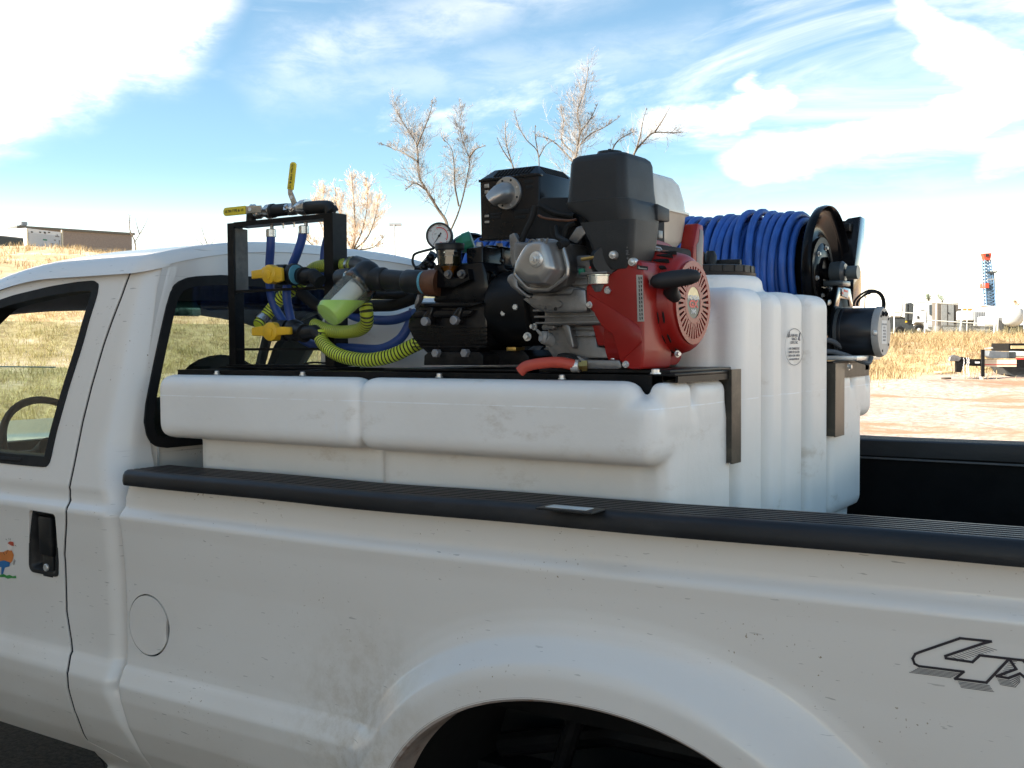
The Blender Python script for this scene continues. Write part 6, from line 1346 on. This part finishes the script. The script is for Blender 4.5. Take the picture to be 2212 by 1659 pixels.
lp = pole('1', 1252, 492, 760, 62, .055, 'tall light pole with a flat lamp head left of the pressure gauge', None, gp)
a = P('1', 1252, 500, D=62); MB().prism([a+HR*s+Vector((0, 0, t)) for s, t in ((-.30, 0), (.38, 0), (.38, .14), (-.30, .14))], HF*.3).build('lamp_head', gp, lp)
pole('7', 1302, 125, 220, 100, .05, 'thin pole on the skyline just left of the black valve frame', None, gp)
pole('7', 973, 190, 220, 100, .04, 'short thin post on the skyline above the middle of the cab roof', None, gp)
pole('4', 1395, 557, 800, 150, .13, 'utility pole with one crossarm right of the crane', [(.2, 1.6)], gp)
pole('4', 1165, 692, 830, 190, .14, 'utility pole with one crossarm left of the crane', [(.2, 1.6)], gp)
pole('4', 1250, 640, 830, 190, .09, 'tall thin pole just left of the crane mast', [(.2, .9)], gp)
pole('4', 855, 690, 800, 220, .13, 'faint utility pole behind the grey cabinets', [(.3, 2.0)], gp)
pole('4', 585, 720, 800, 220, .13, 'faint utility pole behind the white truck cab', [(.4, 2.0)], gp)

# long grey building, trailers on the left ridge
def quadbox(name, A, B, hgt, depth, ma, par, z0):
    """box with front bottom edge A-B, given height and depth away from the camera"""
    d = (B-A); d.z = 0; n_ = Vector((-d.y, d.x, 0)).normalized(); n_ = n_ if n_.dot(HF) > 0 else -n_
    return MB().prism([Vector((A.x, A.y, z0)), Vector((B.x, B.y, z0)), Vector((B.x, B.y, z0+hgt)), Vector((A.x, A.y, z0+hgt))], n_*depth).build(name, ma, par)
A = P('H', 285, 372, D=130); B = P('H', 1900, 465, D=139)
bl = empty('long_building', (A+B)/2*1, 'long low grey metal building on the ridge at the far left', 'building'); z0 = 9.2; ztop = (A.z+B.z)/2; d_ = (B-A).normalized()
grey_wall = mat('grey_ribbed_wall', (.27, .24, .22), .7, var=.06, vscale=.5)
quadbox('wall', A, B, ztop-.35-z0, 14, grey_wall, bl, z0)
nB = Vector((-d_.y, d_.x, 0)).normalized(); nB = nB if nB.dot(HF) > 0 else -nB
MB().prism([Vector((A.x, A.y, ztop-2.1))-nB*.05, Vector((B.x, B.y, ztop-2.1))-nB*.05, Vector((B.x, B.y, ztop-.3))-nB*.05, Vector((A.x, A.y, ztop-.3))-nB*.05], nB*.04).build('upper_band', mat('grey_band', (.21, .18, .165), .7), bl)
MB().prism([Vector((p.x, p.y, z)) for p, z in ((A-d_*.4-nB*.3, ztop-.32), (B+d_*.3-nB*.3, ztop-.32), (B+d_*.3-nB*.3, ztop-.05), (A-d_*.4-nB*.3, ztop-.05))], nB*14.6).build('roof', mat('dark_roof_edge', (.10, .10, .09), .6), bl)
c = P('H', 333, 365, D=134); MB().lathe((c.x, c.y, ztop-.1), (c.x, c.y, c.z+.4), [(0, .38), (.55, .38), (.6, .5), (1, .5)], 12).build('roof_vent', gp, bl)
for i in range(1, 60):
    p = A+(B-A)*(i/60); MB().prism([Vector((p.x, p.y, z0))-nB*.03, Vector((p.x, p.y, z0))-nB*.03+d_*.05, Vector((p.x, p.y, ztop-2.15))-nB*.03+d_*.05, Vector((p.x, p.y, ztop-2.15))-nB*.03], nB*.02).build('wall_rib', grey_wall, bl)
A = P('H', 385, 760, D=75); B = P('H', 905, 770, D=78.0); zt_ = P('H', 385, 405, D=75).z; z0 = zt_-2.25
ct = empty('cargo_trailer', (A+B)/2, 'white enclosed cargo trailer with dark stickers on its rear door, by the grey building', 'trailer')
trailer_white = mat('trailer_white', (.58, .60, .62), .45, var=.05)
quadbox('body', A, B, 2.25, 6.5, trailer_white, ct, z0)
d_ = (B-A); d_.z = 0; W_ = d_.length; d_.normalize(); nB = Vector((-d_.y, d_.x, 0)); nB = nB if nB.dot(HF) > 0 else -nB
def on_door(name, x0, y0, x1, y1, ma, t=.03, par=None):
    f0, f1 = [(x-385)/520*W_ for x in (x0, x1)]; h0, h1 = [2.25-((y-405-(x0-385)*.115)/340*1.66) for y in (y0, y1)]
    o_ = Vector((A.x, A.y, z0))
    return MB().prism([o_+d_*f0+Vector((0, 0, h1)), o_+d_*f1+Vector((0, 0, h1)), o_+d_*f1+Vector((0, 0, h0)), o_+d_*f0+Vector((0, 0, h0))], -nB*t).build(name, ma, par or ct)
dr = on_door('rear_door', 415, 470, 870, 745, mat('shaded_trailer_door', (.42, .45, .49), .5, var=.04), .04)  # door's shade is painted in as a darker, bluer white
on_door('edge_trim', 385, 412, 402, 740, mat('cream_trim', (.55, .50, .38), .5), .06); on_door('edge_trim', 885, 430, 907, 740, MATS['cream_trim'], .06)
for x in (462, 578, 643, 705): on_door('marker_light', x-9, 452+(x-385)*.02, x+9, 466+(x-385)*.02, ink, .07)
stk = [(790, 512, 850, 530), (770, 568, 800, 585), (735, 622, 765, 638), (780, 628, 806, 646), (815, 630, 828, 645), (735, 650, 760, 664), (845, 580, 862, 598), (845, 600, 855, 680), (820, 498, 835, 508), (640, 472, 655, 486)]
for s in stk: on_door('sticker', *s, ink_grey, .05)
on_door('sticker', 612, 560, 672, 580, green, .05); on_door('latch', 405, 648, 480, 660, ink_grey, .07); on_door('latch', 800, 690, 852, 702, ink_grey, .07); on_door('tail_light', 366, 660, 382, 690, label_red, .05)
A = P('H', -60, 690, D=68); B = P('H', 340, 720, D=70)
dk = empty('dark_trailer', (A+B)/2, 'dark green-black open trailer standing at the left edge beside the white cargo trailer', 'trailer')
zt_ = P('H', 330, 560, D=70).z; quadbox('body', A, B, 1.5, 2.2, mat('dark_trailer_paint', (.03, .04, .04), .5), dk, zt_-1.5); quadbox('top_rail', A-Vector((0, 0, 0)), B, .06, .06, gp, dk, zt_+.003)

# ---- truck park behind the fence, on the right
D9 = 95
def slab(name, z, pts, D, depth, ma, par, bev=0): return MB().prism([P(z, a, b, D=D) for a, b in pts], HF*depth, bev, 1).build(name, ma, par)
def rect(x0, y0, x1, y1): return [(x0, y1), (x1, y1), (x1, y0), (x0, y0)]
wht = mat('white_vehicle_paint', (.50, .51, .50), .4, var=.05); dkm = mat('dark_chassis', (.045, .05, .05), .6, var=.3); glassd = mat('dark_window', (.05, .06, .07), .15)
def base4(x, D): p = P('4', x, 1080, D=D); return Vector((p.x, p.y, H(p.x, p.y)))
tk = empty('cab_over_truck', base4(650, D9), 'white cab-over truck parked beyond the fence, its front wheel showing over the grass', 'truck')
slab('cab', '4', [(572, 1000), (585, 800), (600, 778), (700, 772), (790, 785), (806, 860), (806, 1020), (800, 1075), (700, 1075), (682, 1010), (660, 990), (600, 985)], D9, 2.3, wht, tk, .08)
slab('door', '4', rect(605, 800, 692, 975), D9-.04, .03, mat('white_door_panel', (.68, .70, .69), .4), tk)
slab('side_window', '4', [(728, 905), (728, 812), (785, 808), (790, 925)], D9-.05, .03, glassd, tk); slab('handle', '4', rect(612, 918, 628, 945), D9-.08, .04, ink, tk)
slab('mirror', '4', rect(770, 920, 788, 955), D9-.4, .1, ink, tk); slab('grab_rail', '4', rect(640, 856, 680, 861), D9-.08, .04, ink_grey, tk)
slab('tank_body', '4', [(345, 930), (345, 735), (420, 715), (485, 735), (490, 760), (478, 900), (460, 935)], D9+.2, 2.3, wht, tk, .15)
slab('chassis', '4', [(345, 1065), (345, 935), (470, 925), (570, 960), (580, 1040), (560, 1080)], D9+.3, 1.6, dkm, tk); slab('exhaust_stack', '4', rect(505, 795, 520, 960), D9+.1, .25, dkm, tk); slab('air_duct', '4', [(530, 960), (535, 800), (550, 790), (575, 800), (560, 960)], D9+.1, .6, dkm, tk); slab('indicator', '4', rect(500, 965, 515, 980), D9+.2, .05, yel, tk)
def twheel(x, y, r, D, par, ym=wht):
    c = P('4', x, y, D=D); R_ = r*.2257/2350*D; o = MB().lathe(c-HF*.15, c+HF*.2, [(0, R_*.6), (0, R_*.85), (.2, R_), (1, R_)], 28).build('wheel', rubber, par)
    MB().lathe(c-HF*.17, c-HF*.10, [(0, R_*.15), (.2, R_*.3), (.8, R_*.56), (1, R_*.62)], 20).build('rim', ym, o)
twheel(622, 1052, 52, D9-.1, tk); twheel(440, 1060, 46, D9, tk, dkm)
slab('step', '4', rect(720, 1025, 800, 1035), D9-.1, .3, dkm, tk); slab('step', '4', rect(722, 1060, 798, 1068), D9-.1, .3, dkm, tk)
cbn = empty('storage_cabinet', base4(900, 88), 'grey steel double-door cabinet behind the fence, right of the white cab', 'cabinet')
gd = mat('grey_cabinet_paint', (.20, .205, .20), .6)
slab('body', '4', rect(808, 792, 1005, 1095), 88, 1.2, mat('brown_frame', (.10, .085, .07), .7), cbn)
for x0, x1 in ((845, 898), (912, 962)): slab('door', '4', rect(x0, 808, x1, 1010), 87.95, .05, gd, cbn); slab('lower_panel', '4', rect(x0, 1020, x1, 1090), 87.95, .05, dkm, cbn)
slab('handle', '4', rect(900, 880, 912, 890), 87.9, .05, ink, cbn)
for i, (x0, x1, y0, y1, lab) in enumerate(((1042, 1160, 868, 965, 'white square liquid tote just left of the ribbed grey tote'), )):
    e = empty('liquid_tote', base4(1100, 86), lab, 'tank'); slab('body', '4', rect(x0, y0, x1, y1), 86, 1.2, wht, e, .08); slab('stand', '4', rect(x0, y1, x1, 1090), 86.2, 1.0, dkm, e)
e = empty('liquid_tote', base4(1200, 86), 'grey-white ribbed liquid tote in a cage, left of the white box', 'tank'); slab('body', '4', rect(1158, 876, 1262, 1010), 86, 1.2, mat('grey_tote', (.38, .37, .34), .5), e)
for x in range(1165, 1262, 16): slab('cage_bar', '4', rect(x, 876, x+4, 1010), 85.95, .04, gp, e)
slab('pallet', '4', rect(1150, 1012, 1265, 1090), 86.1, 1.0, dkm, e)
e = empty('equipment_box', base4(1320, 84), 'plain white equipment box on dark legs, just left of the round tanker', 'box'); slab('body', '4', rect(1252, 925, 1385, 1012), 84, 1.2, wht, e, .04); slab('legs', '4', rect(1262, 1014, 1375, 1110), 84.2, .9, dkm, e); slab('side_panel', '4', rect(1388, 930, 1425, 1060), 84.4, .8, gd, e)
tn = empty('tanker_trailer', base4(1540, 90), 'big white round-ended tanker trailer at the right edge behind the fence', 'tanker')
c = P('4', 1535, 917, D=89); R_ = 104*.2257/2350*89; MB().lathe(c-HF*.4, c+HF*7, [(0, R_*.5), (.02, R_*.8), (.05, R_), (.97, R_), (1, R_*.7)], 36).build('tank', wht, tn, 50)
slab('chassis', '4', [(1400, 1140), (1400, 1000), (1440, 960), (1480, 1015), (1600, 1015), (1700, 1000), (1700, 1140)], 89.5, 3, dkm, tn)
for x in (1440, 1590): twheel(x, 1085, 48, 89, tn, dkm)
e = empty('work_machine', base4(1100, 100), 'orange and dark work machine behind the white totes', 'machine'); slab('body', '4', rect(960, 850, 1050, 1090), 101, 1.5, dkm, e); slab('hood', '4', rect(1060, 845, 1165, 868), 101, 1.5, mat('machine_orange', (.55, .22, .05), .5), e); slab('post', '4', rect(968, 860, 990, 1000), 100.9, .1, MATS['machine_orange'], e)
# fence
fe = empty('chain_link_fence', P('4', 1050, 1140, D=60), 'chain-link fence with pale steel posts and rails at the back of the yard', 'fence')
pm = mat('pale_galvanised', (.55, .56, .52), .5, var=.1)
def ftube(a, b, r, D, name): pa, pb = P('4', *a, D=D), P('4', *b, D=D); MB().cyl(pa, pb, r, n=8).build(name, pm, fe)
for (a, b, r) in (((392, 800), (390, 1120), .03), ((700, 785), (680, 1110), .04), ((795, 790), (785, 1100), .025), ((1052, 742), (1015, 1160), .04), ((1092, 820), (1085, 1100), .02), ((1362, 830), (1345, 1195), .05), ((1392, 745), (1372, 1185), .05), ((1640, 830), (1630, 1195), .04)): ftube(a, b, r, 60, 'post')
for (a, b) in (((610, 782), (1390, 832)), ((690, 958), (1370, 1002)), ((1390, 835), (1660, 850)), ((392, 880), (700, 900))): ftube(a, b, .03, 60, 'rail')
mb = MB()
for i in range(120):
    x = 700+i*5.6; s = 1 if i % 2 else -1; a = P('4', x, 1000, D=60.1); b = P('4', x+s*90, 1140, D=60.1); mb.cyl(a, b, .006, n=3, caps=False)
mb.build('chain_link', pm, fe, None)['kind'] = 'stuff'
blades('weeds_by_fence', polar(300, 57, 64, 18, 27), .15, .6, 10, .2, grass_mat('brown_weeds', (.16, .13, .07), (.24, .20, .10), (.10, .10, .05)), 'dark brown weeds standing along the chain-link fence', .02, .4)
# crane
cr = empty('lattice_crane', base4(1320, 170), 'blue lattice crane mast with a red head, far away on the right', 'crane')
blue_st = mat('crane_blue', (.10, .18, .28), .5); crane_red = mat('crane_red', (.50, .06, .03), .5)
mb = MB(); DC = 170
Lp = [P('4', 1258, 380, D=DC), P('4', 1262, 600, D=DC), P('4', 1278, 830, D=DC)]; Rp = [P('4', 1312, 380, D=DC), P('4', 1345, 600, D=DC), P('4', 1362, 830, D=DC)]
def lerp3(L, t): return L[0].lerp(L[1], t*2) if t < .5 else L[1].lerp(L[2], t*2-1)
for off in (Vector(), HF*.8): mb.tube([p+off for p in Lp], .11, 5); mb.tube([p+off for p in Rp], .11, 5)
for i in range(14):
    t0, t1 = i/14, (i+1)/14
    for off in (Vector(), HF*.8): mb.cyl(lerp3(Lp, t0)+off, lerp3(Rp, t0)+off, .06, n=4); mb.cyl(lerp3(Lp, t0)+off, lerp3(Rp, t1)+off, .05, n=4); mb.cyl(lerp3(Rp, t0)+off, lerp3(Lp, t1)+off, .05, n=4)
mb.build('lattice_mast', blue_st, cr)['kind'] = 'stuff'
slab('head', '4', [(1262, 382), (1242, 320), (1325, 315), (1312, 382)], DC-.2, 1.0, crane_red, cr); slab('sheave_opening', '4', rect(1268, 325, 1298, 350), DC-.3, .1, ink, cr)
slab('boom_platform', '4', [(1275, 492), (1378, 490), (1376, 502), (1345, 512), (1300, 508)], DC-.2, 1.0, dkm, cr); slab('counter_column', '4', [(1325, 510), (1350, 510), (1362, 700), (1366, 820), (1338, 820)], DC+.4, 1.4, dkm, cr)
slab('winch', '4', rect(1264, 605, 1298, 650), DC-.2, 2, crane_red, cr); slab('inner_column', '4', rect(1300, 600, 1312, 820), DC+.4, 1, dkm, cr); slab('carrier', '4', rect(1265, 825, 1370, 910), DC-.1, 3, crane_red, cr)
mb = MB(); mb.cyl(P('4', 1335, 340, D=DC), P('4', 1375, 500, D=DC), .04, n=4); mb.cyl(P('4', 1365, 640, D=DC), P('4', 1380, 780, D=DC), .06, n=4); mb.build('guy_cable', dkm, cr)['kind'] = 'stuff'
# utility trailer tongue in the yard
DT = 31; ut = empty('utility_trailer', P('4', 1240, 1540, D=DT), 'black utility trailer with silver coupler, safety chains and a white side label', 'trailer')
S = lambda n_, pts, D, dep, ma, bev=0: slab(n_, '4', pts, D, dep, ma, ut, bev)
tongue = S('tongue', [(1110, 1395), (1110, 1330), (1700, 1335), (1700, 1415), (1230, 1400)], DT, .12, black_steel)
lb = S('side_label', rect(1230, 1336, 1562, 1404), DT-.01, .008, mat('cream_label', (.72, .62, .45), .5)); S('label_stripe', rect(1235, 1380, 1560, 1388), DT-.014, .003, label_red); S('tongue_label', rect(1165, 1355, 1210, 1372), DT-.01, .006, label_white)
S('jack_post', rect(1230, 1240, 1258, 1500), DT-.12, .08, black_steel); S('jack_foot', rect(1218, 1495, 1242, 1540), DT-.11, .07, galv); S('jack_crank', [(1255, 1225), (1330, 1215), (1340, 1228), (1260, 1238)], DT-.1, .04, galv)
S('coupler', [(915, 1350), (925, 1310), (960, 1290), (1005, 1298), (1035, 1325), (1010, 1352)], DT-.02, .12, alu, .01); S('hitch_plate', [(985, 1455), (985, 1330), (1040, 1310), (1078, 1315), (1075, 1360), (1030, 1458)], DT, .10, black_steel)
S('adjuster', rect(1075, 1320, 1112, 1385), DT+.02, .08, dkm)
for x, y1 in ((1102, 1512), (1055, 1505), (1085, 1480)):
    for i in range(int((y1-1320)/14)):
        c = P('4', x+(i % 2)*3+4*math.sin(i*.7), 1326+i*14, D=DT-.06); MB().box(c.x-.010, c.x+.010, c.y-.006, c.y+.006, c.z-.020, c.z+.020, .005).build('chain_link', galv, ut)
S('spare_battery', [(1295, 1300), (1300, 1250), (1480, 1262), (1482, 1320), (1330, 1328)], DT+.3, .3, mat('grey_tool_box', (.12, .13, .14), .5), .01); S('winch', rect(1480, 1260, 1560, 1325), DT+.3, .2, dkm, .02); S('white_drum', [(1530, 1310), (1540, 1255), (1700, 1262), (1700, 1310)], DT+.6, .4, wht, .03); S('red_light', rect(1562, 1318, 1640, 1340), DT+.02, .05, label_red)
S('deck_frame', rect(1490, 1180, 1720, 1255), DT+1.6, 1.2, black_steel); S('deck_boards', rect(1512, 1202, 1720, 1232), DT+1.55, .04, mat('pine_boards', (.50, .38, .20), .7)); S('fender', [(1420, 1400), (1720, 1405), (1720, 1495), (1560, 1500), (1480, 1480)], DT+.5, .8, dkm)
mb = MB(); mb.tube(bez([P('4', 1170, 1395, D=DT), P('4', 1200, 1425, D=DT), P('4', 1270, 1430, D=DT), P('4', 1330, 1405, D=DT)], 6), .006, 6); mb.build('brake_wire', ink, ut)
# stones and pale sheets lying in the grass
for i, (z, x, y, D, s, lab) in enumerate((('4', 870, 1480, 33, .35, 'small flat pale board lying at the foot of the dry grass'), ('4', 885, 1588, 29, .14, 'small brown clod on the gravel in front of the dry grass'), ('H', 150, 1110, 55, .9, 'pale broken slab lying in the grass at the left edge above the cab roof'))):
    c = P(z, x, y, D=D); g_ = H(c.x, c.y); bm_ = MB(); bm_.prism([c+Vector((0, 0, g_-c.z+.02))+HR*a*s+HF*b*s for a, b in ((-1, -.3), (-.4, -.5), (.9, -.4), (1, .1), (.2, .4), (-.8, .3))], (0, 0, .06 if i != 1 else .05), .01); tag(bm_.build(('board', 'clod', 'slab')[i], (MATS['pine_boards'], bark, wht)[i]), lab, ('board', 'clod', 'slab')[i])
